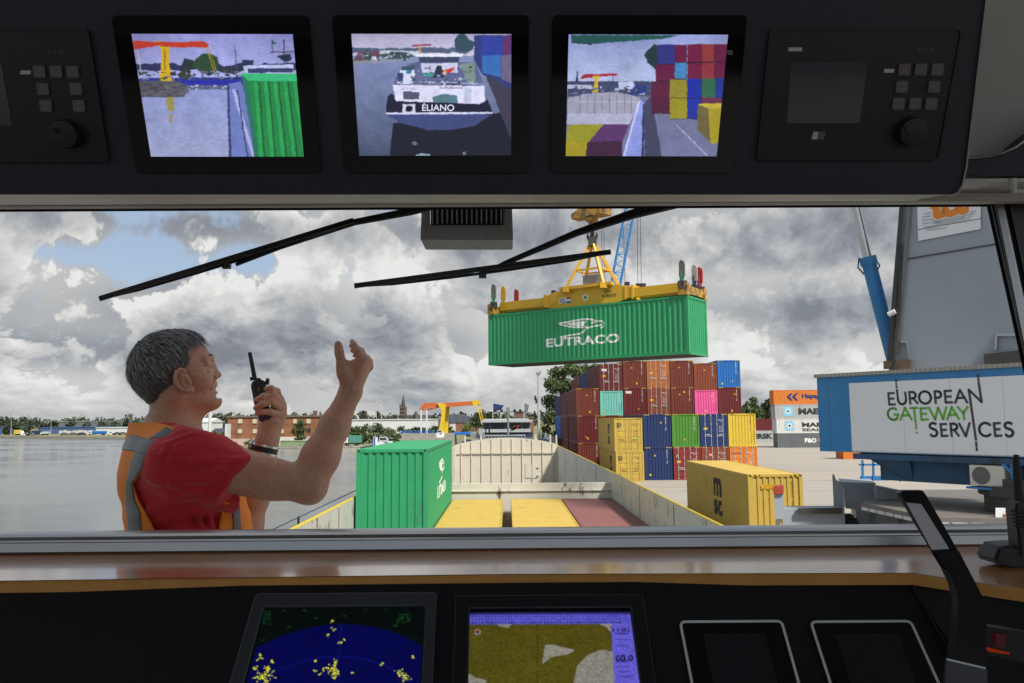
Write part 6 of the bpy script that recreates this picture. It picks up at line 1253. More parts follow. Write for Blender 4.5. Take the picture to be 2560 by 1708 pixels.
# ------------------------------------------------------------------ the vessel moored ahead
YV = 128; r = thing('moored_vessel', 'white wheelhouse vessel moored directly ahead of our bow', 'vessel', Vector((0, YV, 0)))
def vx(px): return gp_(px, YV).x
def vz(py): return zat(1265, py, YV)
def vbox(mb, x0, x1, y0, y1, d0=0, d1=4): return mb.box((vx(x0), YV+d0, vz(y1)), (vx(x1), YV+d1, vz(y0)))
b = MB(); b.hexa([(-4.6, 112, -.4), (4.6, 112, -.4), (5, 190, -.4), (-5, 190, -.4)], [(-5, 110, 4.1), (5, 110, 4.1), (5, 190, 4.1), (-5, 190, 4.1)]); part('hull', b, HULLN, r)
VW = mat('vessel_white', (.46, .48, .50), .5, var=.05)
b = MB(); vbox(b, 1207, 1326, 1073, 1081); part('wheelhouse', b, VW, r); b = MB(); vbox(b, 1200, 1332, 1081, 1094, .2, 6); part('deckhouse', b, HULLN, r); b = MB(); vbox(b, 1202, 1330, 1050, 1056, -.6, 4.6); vbox(b, 1210, 1322, 1047, 1050, .3, 3.4); part('roof', b, VW, r)
for x0, x1 in ((1209, 1224), (1227, 1262), (1276, 1303), (1306, 1324)): b = MB(); vbox(b, x0, x1, 1058, 1072, .15, .25); part('window', b, DGLASS, r)
b = MB()
for x in (1207, 1225, 1263, 1274, 1304, 1324): vbox(b, x-.7, x+1.2, 1056, 1073, 0, .3)
vbox(b, 1207, 1326, 1056, 1073, 3.9, 4.0); part('window_post', b, mat('post_blue', (.2, .3, .4), .5), r)
b = MB(); b.tube([(vx(1270), YV-3, 3.9), (vx(1270), YV-3, vz(1021))], .17, 10); b.cbox((vx(1270), YV-3, vz(1026)), (.5, .4, .8)); part('mast', b, mat('mast_grey', (.22, .22, .2), .6), r)
b = MB(); b.bar((vx(1227), YV-3, vz(1031)), (vx(1313), YV-3, vz(1030)), .10); 
for x in (1239, 1254, 1286, 1300): b.cbox((vx(x), YV-3, vz(1027)), (.4, .3, .35))
part('cross_arm', b, DARKP, r)
for x0, sx in ((1277, 1),):
    for k, c in enumerate((INK, STICK, REDM)): b = MB(); o_ = Vector((vx(1275)+.25*k*1.2, YV-4, vz(1078)+.12*k)); b.hexa([o_, o_+Vector((.55, 0, .15)), o_+Vector((.85, 0, .75)), o_+Vector((.25, 0, .62))], [q+Vector((0, .03, 0)) for q in (o_, o_+Vector((.55, 0, .15)), o_+Vector((.85, 0, .75)), o_+Vector((.25, 0, .62)))]); part('flag_stripe', b, c, r)
b = MB(); b.hexa([(vx(1183), YV-8, vz(1093)), (vx(1216), YV-8, vz(1093)), (vx(1216), YV-6, vz(1093)), (vx(1183), YV-6, vz(1093))], [(vx(1181), YV-8.2, vz(1080)), (vx(1212), YV-8.2, vz(1077)), (vx(1212), YV-6, vz(1077)), (vx(1181), YV-6, vz(1080))]); b.cbox((vx(1206), YV-8.4, vz(1077)), (.6, .5, .9)); part('tender', b, PAINT['grey'], r)
b = MB(); vbox(b, 1213, 1310, 1086, 1088, -5, -4.9); 
for x in range(1214, 1312, 8): vbox(b, x, x+.8, 1086, 1096, -5, -4.95)
part('guard_rail', b, PLASTER, r)
b = MB(); b.hexa([(vx(1345), YV-20, vz(1100)), (vx(1375), YV-20, vz(1100)), (vx(1375), YV-12, vz(1100)), (vx(1345), YV-12, vz(1100))], [(vx(1360), YV-20, vz(1086)), (vx(1368), YV-20, vz(1086)), (vx(1368), YV-12, vz(1086)), (vx(1352), YV-12, vz(1086))])
part('white_cover', b, VW, r)
b = MB(); vbox(b, 1222, 1226, 1060, 1088, -3, -2.8); vbox(b, 1214, 1217, 1064, 1090, -3, -2.8); part('davit', b, DARKP, r)

# ------------------------------------------------------------------ poles, flags, lamps
def lamp_post(label, px, ytop, ybot, Y, arm=1.2, m=STEEL, r0=.09):
    root = thing('lamp_post', label, 'lamp post', gp_(px, Y)); t = zat(px, ytop, Y); x = gp_(px, Y).x; b = MB(); b.tube([(x, Y, GZ-.3), (x, Y, t)], [r0*1.4, r0*.8], 6); part('pole', b, m, root, True)
    b = MB(); b.tube([(x, Y, t-.1), (x-arm*.4, Y, t+.25), (x-arm, Y, t+.3)], r0*.7, 6); part('arm', b, m, root); b = MB(); b.cbox((x-arm-.25, Y, t+.28), (.8, .3, .16)); part('lamp_head', b, SCREEN_G, root)
lamp_post('street lamp standing behind the roof of the brick warehouse', 792, 1024, 1050, 260); lamp_post('street lamp above the long white warehouse', 954, 1016, 1080, 240); lamp_post('thin mast lamp left of the long white warehouse lamp', 941, 1008, 1080, 235, .3)
lamp_post('pale thick post between the man and the brick warehouse', 525, 1028, 1094, 200, .2, PLASTER, .42)
root = thing('light_mast', 'tall grey light mast beside the dark tree by the container stack', 'light mast', gp_(1347, 118, QZ)); x = gp_(1347, 118).x; b = MB(); b.tube([(x, 118, QZ), (x, 118, zat(1347, 934, 118))], [.26, .13], 10); part('pole', b, STEEL, root, True)
b = MB(); b.cbox((x, 118, zat(1347, 934, 118)), (.7, .5, .35)); b.cbox((x+.3, 118, zat(1347, 930, 118)), (.2, .3, .3)); part('lamp_head', b, SCREEN_G, root)
for k, (dx_, yy) in enumerate(((-.5, 995), (.5, 1000), (-.35, 1003), (-.6, 1034), (.5, 1036), (0, 1040))): b = MB(); b.cbox((x+dx_, 118, zat(1347, yy, 118)), (.25, .25, .7)); b.bar((x, 118, zat(1347, yy, 118)), (x+dx_, 118, zat(1347, yy, 118)), .06); part('antenna_box', b, DARKP, root)
for lab, px, yt, fc in (('flagpole with a dark flag left of the vessel mast', 1232, 1008, (1.9, 1.2)), ('flagpole with a drooping flag right of the vessel mast', 1310, 1007, (.9, 1.5))):
    root = thing('flagpole', lab, 'flagpole', gp_(px, 240), 'flagpoles beyond the vessel ahead'); x = gp_(px, 240).x; t = zat(px, yt, 240); b = MB(); b.tube([(x, 240, GZ), (x, 240, t)], .11, 6); part('pole', b, PLASTER, root)
    b = MB(); w, h = fc; pts = [(x+.1, 240, t-.1), (x+w*1.8, 240.3, t-.7), (x+w*1.3, 240.5, t-h*1.6), (x+.1, 240, t-h*2.2)]; b.hexa(pts, [(p[0], p[1]+.04, p[2]) for p in pts]); part('flag', b, PAINT['navy'] if w > 1 else CLAD_G, root)
lamp_post('slim lamp post right of the dark flag', 1252, 1010, 1060, 250, .2)
for lab, px, yt, Y in (('thin distant mast on the far left bank', 128, 1052, 450), ('second thin distant mast on the far left bank', 28, 1048, 450)): lamp_post(lab, px, yt, 1080, Y, .3)

# ------------------------------------------------------------------ vehicles and boats on the far bank
def wheels(root, xs, y, zc, rad, w=.3):
    for x in xs:
        for dy_ in (0, 1.7): b = MB(); b.lathe((x, y+dy_-.02, zc), [(rad*.5, 0), (rad, .02), (rad, w), (rad*.5, w)], 12, (0, 1, 0)); part('wheel', b, mat('tyre_rubber', (.03, .03, .032), .8, var=.2), root)
def truck(name, label, px0, px1, py0, Y, cabm, boxm, cab='left', z=GZ, cat='truck', group=None):
    """box truck seen from the side, cab at the given end"""
    root = thing(name, label, cat, gp_((px0+px1)/2, Y, z), group); a, c = gp_(px0, Y).x, gp_(px1, Y).x; top = zat((px0+px1)/2, py0, Y); L = c-a; cl = min(2.1, L*.3); h = top-z
    ca, cb = (a, a+cl) if cab == 'left' else (c-cl, c); ba, bb = (a+cl+.15, c) if cab == 'left' else (a, c-cl-.15); s = 1 if cab == 'left' else -1; e0, e1 = (ca, cb) if s > 0 else (cb, ca)
    b = MB(); b.prism([(e0, Y, z+.45), (e1, Y, z+.45), (e1, Y, z+h*.80), (e0+s*.55, Y, z+h*.80), (e0+s*.05, Y, z+h*.48)], (0, 2.2, 0)); part('cab', b, cabm, root)
    b = MB(); b.prism([(e0+s*.45, Y-.02, z+h*.5), (e1-s*.35, Y-.02, z+h*.5), (e1-s*.35, Y-.02, z+h*.74), (e0+s*.68, Y-.02, z+h*.74)], (0, .015, 0)); part('side_window', b, DGLASS, root)
    b = MB(); b.box((ba, Y-.08, z+.75), (bb, Y+2.3, top)); part('cargo_box', b, boxm, root); b = MB(); b.box((min(ca, ba)+.2, Y+.3, z+.45), (max(cb, bb)-.1, Y+2, z+.75)); part('chassis', b, DARKP, root)
    wheels(root, [e0+s*.9, (bb-1.2) if s > 0 else (ba+1.2)], Y, z+.45, .45); return root
GRN = mat('tarp_green', (.07, .25, .20), .7, var=.1)
truck('box_truck', 'white truck with a teal tarpaulin box on the bank right of the arm', 857, 902, 1089, 200, WHITE, GRN, z=GZ)
truck('articulated_truck', 'blue trailer truck with white cab on the far left bank', 220, 263, 1078, 416, WHITE, PAINT['blue'], group='trucks on the far left bank'); truck('box_truck', 'white box truck left of the blue trailer truck', 101, 120, 1079, 425, WHITE, VW, group='trucks on the far left bank'); truck('box_truck', 'dark blue box truck at the far left of the bank', 80, 101, 1077, 430, PAINT['navy'], PAINT['navy'], 'right', group='trucks on the far left bank'); truck('box_truck', 'yellow box truck at the far left end of the bank', 36, 56, 1075, 432, WHITE, PAINT['bright_yellow'], 'right', group='trucks on the far left bank')
truck('van', 'white van parked on the quay behind the dark tree', 1352, 1372, 1072, 150, WHITE, VW, z=QZ, cat='van')
def car(label, px, Y, m, z=GZ, L=4.2):
    root = thing('parked_car', label, 'car', gp_(px, Y, z), 'cars on the far left bank'); x = gp_(px, Y).x-L/2; b = MB(); b.prism([(x, Y, z+.3), (x+L, Y, z+.3), (x+L, Y, z+.8), (x+L*.86, Y, z+.9), (x+L*.7, Y, z+1.45), (x+L*.3, Y, z+1.45), (x+L*.14, Y, z+.95), (x, Y, z+.85)], (0, 1.75, 0)); part('body', b, m, root)
    b = MB(); b.prism([(x+L*.2, Y-.01, z+.95), (x+L*.8, Y-.01, z+.92), (x+L*.68, Y-.01, z+1.38), (x+L*.33, Y-.01, z+1.38)], (0, .008, 0)); part('side_window', b, DGLASS, root); wheels(root, [x+.8, x+L-.8], Y, z+.32, .32, .2)
for i, (px, m, n) in enumerate(((64, WHITE, 'white'), (75, PAINT['dark_grey'], 'grey'), (160, PAINT['dark_grey'], 'grey'), (182, PAINT['dark_grey'], 'grey'), (203, PAINT['navy'], 'dark'), (278, WHITE, 'white'), (292, PAINT['dark_grey'], 'grey'), (307, PAINT['dark_grey'], 'grey'))): car('%s car parked on the far left bank' % n, px, 412, m)
root = thing('green_skip', 'pale green ribbed open container below the tree at the brick warehouse', 'skip', gp_(735, 196)); a, c = gp_(702, 196).x, gp_(768, 196).x; b = MB(); b.box((a, 196, GZ), (c, 198.4, zat(735, 1102, 196)))
for k in range(14): x = a+(c-a)*(k+.5)/14; b.box((x-.08, 195.9, GZ+.1), (x+.08, 196, zat(735, 1102, 196)-.1))
part('body', b, mat('skip_green', (.26, .33, .2), .7, var=.2, dirt=((.18, .13, .08), .55, .75, 1.0, .5)), root); b = MB(); b.box((a-.05, 195.85, zat(735, 1102, 196)-.12), (c+.05, 198.5, zat(735, 1102, 196)+.05)); part('top_rim', b, mat('skip_green', (.26, .33, .2)), root)
root = thing('toilet_cabin', 'white and blue toilet cabin on the bank beside the bushes', 'cabin', gp_(938, 196)); a, c = gp_(933, 196).x, gp_(943, 196).x; b = MB(); b.box((a, 196, GZ), (c, 197.1, zat(938, 1093, 196))); part('body', b, WHITE, root); b = MB(); b.box((a+.12, 195.96, GZ+.1), (a+.55, 196, zat(938, 1095, 196))); part('door', b, PAINT['blue'], root); b = MB(); b.box((a-.05, 195.9, zat(938, 1093, 196)), (c+.05, 197.2, zat(938, 1092, 196)+.02)); part('roof', b, PAINT['grey'], root)
def boat(label, px0, px1, Y, hm, cm, z=0.0, top=1088):
    root = thing('motor_boat', label, 'boat', gp_((px0+px1)/2, Y, z)); a, c = gp_(px0, Y).x, gp_(px1, Y).x; L = c-a; h = zat((px0+px1)/2, top, Y)-z
    b = MB(); lo = [(a+L*.08, Y-.7, z-.2), (c-L*.12, Y, z-.2), (a+L*.08, Y+.7, z-.2)]; hi_ = [(a, Y-1.1, z+h*.42), (c, Y, z+h*.5), (a, Y+1.1, z+h*.42)]; b.hexa(lo, hi_); part('hull', b, hm, root)
    b = MB(); b.prism([(a+L*.12, Y-.7, z+h*.42), (a+L*.72, Y-.7, z+h*.45), (a+L*.60, Y-.7, z+h*.85), (a+L*.15, Y-.7, z+h*.85)], (0, 1.4, 0)); part('cabin', b, cm, root); b = MB(); b.prism([(a+L*.18, Y-.72, z+h*.58), (a+L*.62, Y-.72, z+h*.58), (a+L*.56, Y-.72, z+h*.78), (a+L*.19, Y-.72, z+h*.78)], (0, .015, 0)); part('window', b, DGLASS, root)
    b = MB(); b.tube([(a+L*.2, Y, z+h*.85), (a+L*.25, Y, z+h)], .05, 5); b.tube([(a+L*.7, Y-.5, z+h*.5), (a+L*.8, Y-.3, z+h*.75), (c, Y, z+h*.72)], .04, 5); part('rail', b, STEEL, root)
boat('white cabin cruiser on the bank behind the green container', 944, 983, 190, WHITE, VW, GZ)
boat('small white boat by the blue bridge railing', 1090, 1112, 244, WHITE, VW, 2.6, 1072)
root = thing('dark_boat', 'dark blue boat bow cut off by the left edge of the picture', 'boat', P(-40, 1110, 330)); q = P(6, 1087, 330); b = MB(); b.hexa([(q.x-34, 326, -.3), (q.x-1.8, 329, -.3), (q.x-34, 333, -.3)], [(q.x-34, 325, q.z), (q.x, 329, q.z+.4), (q.x-34, 334, q.z)]); part('hull', b, PAINT['navy'], root); b = MB(); b.tube([(q.x-34, 324.95, q.z*.5), (q.x-.8, 328.9, q.z*.55)], .18, 5); part('rubbing_strake', b, PAINT['red'], root)

# ------------------------------------------------------------------ trees and bushes
def tr(label, px, Y, ytop, wpx, n=500, kind='mid', cat='tree', name='tree', z=GZ, group=None, k=9, low=.22, ls=None):
    p = gp_(px, Y, z); h = zat(px, ytop, Y)-z; w = wpx*Y/2000
    return tree(name, label, cat, p.x, Y, z, h, w, n, ls or Y/2000*3.2, kind, group, k, low)
def bush(label, px, Y, ytop, wpx, n=260, kind='mid', group=None, z=GZ): return tr(label, px, Y, ytop, wpx*1.15, int(n*1.6), kind, 'bush', 'bush', z, group, 12, .02)
tr('small leafy tree growing in front of the brick warehouse', 750, 205, 1046, 46, 900, 'mid', low=.1)
g = 'trees behind the brick warehouse'
for px, yt, w, Y in ((520, 1042, 34, 330), (545, 1030, 40, 340), (572, 1027, 40, 350), (600, 1031, 44, 345), (632, 1031, 40, 350), (660, 1034, 40, 345), (688, 1030, 34, 340), (712, 1024, 36, 335), (738, 1026, 36, 345), (762, 1030, 30, 350)): tr('tree in the row behind the brick warehouse roof', px, Y, yt, w*1.15, 620, 'far', group=g, low=.05, k=12)
for px, yt in ((803, 1027), (815, 1029)): tr('narrow tree right of the lamp behind the brick warehouse', px, 330, yt, 14, 200, 'far', group='narrow trees right of the warehouse lamp')
for px, yt, w in ((506, 1076, 26), (536, 1074, 22), (556, 1080, 22)): bush('bush left of the brick warehouse', px, 222, yt, w, 240, 'mid', 'bushes left of the brick warehouse')
bush('low shrub at the foot of the brick warehouse', 628, 208, 1098, 26, 160, 'grey'); bush('round bright bush in front of the dark shed', 548, 214, 1087, 16, 160, 'light')
for px, yt, w, Y, kd in ((872, 1062, 44, 262, 'dark'), (892, 1064, 40, 258, 'dark'), (912, 1058, 34, 250, 'mid'), (1010, 1064, 40, 285, 'dark'), (1035, 1066, 36, 285, 'dark'), (1058, 1067, 34, 285, 'dark'), (1078, 1064, 40, 285, 'dark'), (1100, 1062, 34, 285, 'dark'), (1122, 1066, 30, 280, 'mid')): bush('dark bush in the hedge before the long white warehouse', px, Y, yt, w, 300, kd, 'hedge bushes before the long white warehouse')
bush('large grey green bush on the bank behind the green container', 945, 212, 1056, 56, 900, 'grey'); bush('medium grey green bush right of the largest bush', 978, 215, 1066, 46, 500, 'grey'); bush('low bush at the end of the bank near the bridge', 993, 205, 1085, 26, 240, 'mid'); bush('dark bush behind the teal truck', 905, 216, 1076, 34, 300, 'dark')
for px, yt, w in ((910, 1025, 13), (944, 1026, 14), (984, 1033, 15), (970, 1041, 10)): tr('dark poplar on the skyline near the church', px, 620, yt, w, 200, 'far', group='poplars near the church', low=.05, ls=1.3)
for px, yt, w, Y in ((1190, 1030, 40, 420), (1215, 1024, 44, 425), (1236, 1028, 34, 420)): tr('dark green tree in the group left of the flagpoles', px, Y, yt, w, 500, 'dark', group='trees left of the flagpoles')
bush('round bright green tree by the yellow bridge frame', 1168, 300, 1054, 28, 320, 'light')
g = 'trees on the far left bank'
for px, yt, w, Y in ((17, 1063, 12, 455), (47, 1057, 20, 455), (66, 1060, 18, 455), (112, 1052, 26, 500), (136, 1051, 22, 505), (180, 1053, 20, 510), (215, 1056, 18, 505), (258, 1052, 24, 510), (290, 1053, 22, 505), (318, 1052, 26, 500), (340, 1051, 24, 505)): tr('dark rounded tree on the far left bank', px, Y, yt, w*1.25, 520, 'far', group=g, ls=1.25, low=.02, k=12)
# woods along the horizon
L = []
for i in range(150):
    px = -60+i*19+random.uniform(-6, 6); Y = 760+random.uniform(0, 60); p = gp_(px, Y); hh = random.uniform(10, 15) if px < 1290 else 14
    L.append(((p.x, Y, GZ+hh*.5), (random.uniform(6, 11), 8, hh*.55)))
w_ = link('woodland', crown_mesh('woodland', L, 14000, 1.9, (0, 780, 0)), LEAF['far']); w_.location = (0, 780, 0); tag(w_, 'low band of woodland along the whole horizon', 'woodland', kind='stuff')
# big trees by the stacks
p = gp_(1425, 136, QZ); YT = 136; s_ = YT/2000
def lob(lst, Y, dy_=3.0): return [((gp_(x, Y).x, Y+random.uniform(-dy_, dy_), zat(x, y, Y)), (rx*Y/2000, max(rx, ry)*Y/2000*.9, ry*Y/2000)) for x, y, rx, ry in lst]
tree('poplar_tree', 'big dark leafy tree rising behind the left end of the container stack', 'tree', p.x, YT, QZ, 13, 9, 7500, .24, 'mid', lobes=lob([(1395, 935, 28, 20), (1425, 925, 26, 18), (1378, 965, 22, 24), (1410, 965, 30, 26), (1380, 1005, 24, 26), (1412, 1010, 28, 28), (1372, 1045, 18, 22), (1400, 1050, 30, 26), (1448, 930, 22, 18), (1460, 950, 24, 24), (1366, 1075, 14, 14), (1440, 980, 28, 30)], YT))
tree('birch_tree', 'light barked tree behind the top of the container stack', 'tree', gp_(1480, 150).x, 150, QZ, 14, 5, 1500, .26, 'mid', lobes=lob([(1465, 925, 20, 14), (1490, 922, 16, 12), (1480, 945, 20, 20)], 150))
g = 'trees beyond the right end of the stacks'
for px, yt, w, Y, kd in ((1862, 1000, 40, 205, 'mid'), (1890, 984, 50, 210, 'mid'), (1918, 990, 40, 215, 'dark'), (1945, 984, 44, 212, 'mid'), (1975, 992, 40, 215, 'dark')): tr('full green tree beyond the right end of the container stacks', px, Y, yt, w, 1300, kd, group=g, z=QZ, low=.05, ls=.42)
bush('small bush at the foot of the tree by the light mast', 1386, 122, 1074, 34, 300, 'dark', z=QZ)
# lattice crane behind the hanging container
root = thing('lattice_crane', 'blue lattice crane boom rising behind the spreader', 'crane', gp_(1500, 160, QZ)); YL = 160; b = MB(); lo, hi2 = [P(x, 915, YL) for x in (1490, 1513)], [P(x, 455, YL) for x in (1578, 1601)]
dv = Vector((0, 1.8, 0)); cs = [(lo[0], hi2[0]), (lo[1], hi2[1]), (lo[1]+dv, hi2[1]+dv), (lo[0]+dv, hi2[0]+dv)]
for p0, p1 in cs: b.bar(p0, p1, .30)
part('boom_chord', b, BLUEP, root); b = MB(); N = 20
for i in range(N):
    for a_, c_ in ((0, 1), (1, 2), (3, 0)):
        pa = cs[a_][0].lerp(cs[a_][1], i/N); pc = cs[c_][0].lerp(cs[c_][1], (i+.5)/N); pd = cs[a_][0].lerp(cs[a_][1], (i+1)/N); b.bar(pa, pc, .15); b.bar(pc, pd, .15)
    if i % 2 == 0: b.bar(cs[0][0].lerp(cs[0][1], i/N), cs[1][0].lerp(cs[1][1], i/N), .15)
part('boom_lacing', b, BLUEP, root)
for x0, x1, yb_ in ((1555, 1569, 735), (1592, 1597, 735), (1599, 1607, 735), (1508, 1513, 640), (1502, 1508, 640)): b = MB(); b.tube([P(x0, 455, YL+2), P(x1, yb_+180, YL+2)], .055, 5); part('rope', b, DSTEEL, root)
b = MB(); a = P(1468, 1000, YL); b.box((a.x, YL-2, QZ), (a.x+3.2, YL+4, zat(1480, 905, YL))); b.box((a.x+3.4, YL-1, QZ+6), (a.x+7, YL+4, zat(1500, 912, YL))); part('crane_house', b, mat('house_metal', (.3, .32, .36), .6, var=.2), root)
# ================================================================== THE MAN (implicit surfaces turned into one continuous mesh)
class Field:
    def __init__(s, lo, hi, h):
        s.lo = np.array(lo, float); s.h = h; s.n = np.ceil((np.array(hi)-s.lo)/h).astype(int)+1; s.F = np.full(s.n, 1.0, np.float32)
        s.ax = [s.lo[i]+np.arange(s.n[i])*h for i in range(3)]
    def box(s, lo, hi):
        i0 = np.maximum(0, np.floor((np.array(lo)-s.lo)/s.h).astype(int)); i1 = np.minimum(s.n, np.ceil((np.array(hi)-s.lo)/s.h).astype(int)+1)
        if (i1 <= i0).any(): return None
        sl = tuple(slice(a, b) for a, b in zip(i0, i1)); return sl, [s.ax[i][sl[i]].astype(np.float32).reshape([-1 if j == i else 1 for j in range(3)]) for i in range(3)]
    def put(s, sl, d, k, op):
        a = s.F[sl]
        if op == 'add':
            h = np.maximum(k-np.abs(a-d), 0)/max(k, 1e-6); s.F[sl] = np.minimum(a, d)-h*h*k*.25
        else:                                                # carve
            d = -d; h = np.maximum(k-np.abs(a-d), 0)/max(k, 1e-6); s.F[sl] = np.maximum(a, d)+h*h*k*.25
    def cap(s, a, b, ra, rb=None, k=.01, op='add'):
        rb = ra if rb is None else rb; a, b = np.array(a, float), np.array(b, float); m = max(ra, rb)+k*1.5+.012
        r = s.box(np.minimum(a, b)-m, np.maximum(a, b)+m)
        if r is None: return
        sl, (x, y, z) = r; ab = b-a; L = max(ab.dot(ab), 1e-9); t = np.clip(((x-a[0])*ab[0]+(y-a[1])*ab[1]+(z-a[2])*ab[2])/L, 0, 1)
        d = np.sqrt((x-a[0]-t*ab[0])**2+(y-a[1]-t*ab[1])**2+(z-a[2]-t*ab[2])**2)-(ra+(rb-ra)*t); s.put(sl, d, k, op)
    def chain(s, pts, rs, k=.006):
        for i in range(len(pts)-1): s.cap(pts[i], pts[i+1], rs[i], rs[i+1], k)
    def ell(s, c, rad, rot=None, k=.01, op='add'):
        """rot: rows are the ellipsoid's axes"""
        m = max(rad)+k*1.5+.012; c = np.array(c, float); r = s.box(c-m, c+m)
        if r is None: return
        sl, (x, y, z) = r; A = np.eye(3) if rot is None else np.array(rot); dx, dy, dz = x-c[0], y-c[1], z-c[2]
        q = [(dx*A[i][0]+dy*A[i][1]+dz*A[i][2])/rad[i] for i in range(3)]; g = [(q[i]/rad[i]) for i in range(3)]
        k0 = np.sqrt(q[0]**2+q[1]**2+q[2]**2); k1 = np.sqrt(g[0]**2+g[1]**2+g[2]**2); d = k0*(k0-1)/np.maximum(k1, 1e-6); s.put(sl, d, k, op)
    def mesh(s):
        F = s.F; S = F < 0; c = sum(S[i:S.shape[0]-1+i, j:S.shape[1]-1+j, k:S.shape[2]-1+k].astype(np.int8) for i in (0, 1) for j in (0, 1) for k in (0, 1))
        act = (c > 0) & (c < 8); ii = np.argwhere(act); idx = np.full(act.shape, -1, np.int32); idx[act] = np.arange(len(ii))
        co = [(i, j, k) for i in (0, 1) for j in (0, 1) for k in (0, 1)]; val = np.stack([F[ii[:, 0]+i, ii[:, 1]+j, ii[:, 2]+k] for i, j, k in co], 1); cc = np.array(co, float)
        acc = np.zeros((len(ii), 3)); cnt = np.zeros(len(ii))
        for p in range(8):
            for q in range(p+1, 8):
                if np.abs(cc[p]-cc[q]).sum() != 1: continue
                a, b = val[:, p], val[:, q]; m = (a < 0) != (b < 0); t = np.where(m, a/np.where(m, a-b, 1), 0); acc += np.where(m[:, None], cc[p]+t[:, None]*(cc[q]-cc[p]), 0); cnt += m
        V = s.lo+(ii+acc/np.maximum(cnt, 1)[:, None])*s.h; faces = []
        for ax in range(3):
            o1, o2 = [a for a in range(3) if a != ax]; sl0 = [slice(1, -1)]*3; sl0[ax] = slice(0, -1); sl1 = list(sl0); sl1[ax] = slice(1, None)
            A = S[tuple(sl0)]; B = S[tuple(sl1)]; e = np.argwhere(A != B); 
            base = e.copy(); base[:, o1] += 1; base[:, o2] += 1
            def cell(d1, d2): q = base.copy(); q[:, o1] -= d1; q[:, o2] -= d2; return idx[q[:, 0], q[:, 1], q[:, 2]]
            f = np.stack([cell(1, 1), cell(0, 1), cell(0, 0), cell(1, 0)], 1); fl = A[e[:, 0], e[:, 1], e[:, 2]]
            if ax == 1: fl = ~fl
            f[~fl] = f[~fl][:, ::-1]; faces.append(f[(f >= 0).all(1)])
        return V, np.concatenate(faces)
def relax(V, Fc, n=2, w=.5):
    e = np.concatenate([Fc[:, [0, 1]], Fc[:, [1, 2]], Fc[:, [2, 3]], Fc[:, [3, 0]]])
    for _ in range(n):
        s = np.zeros_like(V); c = np.zeros(len(V)); np.add.at(s, e[:, 0], V[e[:, 1]]); np.add.at(s, e[:, 1], V[e[:, 0]]); np.add.at(c, e[:, 0], 1); np.add.at(c, e[:, 1], 1); V = V*(1-w)+w*s/np.maximum(c, 1)[:, None]
    return V
def sdf_obj(name, fld, m, parent, sm=2, fn=None):
    V, Fc = fld.mesh(); V = relax(V, Fc, sm)
    if fn: V = fn(V)
    me = bpy.data.meshes.new(name); me.from_pydata((V-np.array(ORG.get(parent.name, Vector()))).tolist(), [], Fc.tolist()); me.polygons.foreach_set('use_smooth', [True]*len(me.polygons)); me.update()
    return link(name, me, m, parent), V
YM = 2.05
def Q(px, py, Y=YM): return np.array(P(px, py, Y))
F_ = np.array((.90, .436, 0)); R_ = np.array((.436, -.90, 0))        # his forward and his right-hand (near) direction
SECT = [(1035, 410, .048, .060), (1060, 414, .060, .098), (1090, 425, .080, .148), (1128, 440, .105, .182), (1179, 450, .124, .205), (1231, 456, .127, .207), (1325, 473, .129, .205), (1420, 486, .132, .198), (1520, 494, .135, .190), (1640, 496, .135, .185)]
_sz = np.array([Q(c, y)[2] for y, c, a, b in SECT])[::-1]; _sx = np.array([Q(c, y)[0] for y, c, a, b in SECT])[::-1]; _sa = np.array([a for *_, a, b in SECT])[::-1]; _sb = np.array([b for *_, b in SECT])[::-1]
def torso(fld, inf=0.0, zlo=6.86, k=.03, rough=None):
    sl, (x, y, z) = fld.box((-1.4, 1.6, zlo-.1), (-.4, 2.5, 7.6)); zf = z.ravel(); cx = np.interp(zf, _sz, _sx).reshape(z.shape); a = np.interp(zf, _sz, _sa).reshape(z.shape)+inf; b = np.interp(zf, _sz, _sb).reshape(z.shape)+inf
    dx, dy = x-cx, y-YM; p = (dx*F_[0]+dy*F_[1])/a; q = (dx*R_[0]+dy*R_[1])/b; g = (np.abs(p)**2.3+np.abs(q)**2.3)**(1/2.3); d = (g-1)*np.minimum(a, b)
    top = z-(_sz[-1]+inf); d = np.maximum(d, np.maximum(top, zlo-z))
    if rough is not None: d = d+rough(x, y, z)
    fld.put(sl, d.astype(np.float32), k, 'add')
SR = Q(474, 1152, 1.875); SL = Q(452, 1150, 2.225); ER = Q(768, 1212, 1.90); WR = Q(877, 978, 1.95); EL = Q(612, 1312, 2.20); WL = Q(667, 1105, 2.22)
SKIN = mat('skin', (.42, .225, .145), .5)
def skin_fn(t, ob, c, b):
    b.inputs['Subsurface Weight'].default_value = .12; b.inputs['Subsurface Radius'].default_value = (.012, .004, .002); b.inputs['Subsurface Scale'].default_value = .6
    n = t.noise(ob, 14, 5, .65); f = t.noise(ob, 120, 4, .7); o = t.mix(t.ramp(n, .35, .7), (.62, .34, .215), (.60, .26, .16)); return t.mix(t.m('MULTIPLY', t.ramp(f, .45, .7), .7), o, (.42, .21, .14))
SKIN = mat('weathered_skin', (.42, .225, .145), .48, fn=skin_fn, bump=.25, bs=260, var=0)
man = thing('person', 'grey haired man in a red shirt and orange vest gesturing while holding a radio', 'person', tuple(Q(455, 1050)*np.array((1, 1, 0))+np.array((0, 0, 5.93))))
B = Field((-1.02, 1.80, 6.84), (-.30, 2.36, 7.745), .0024)
torso(B, -.012)
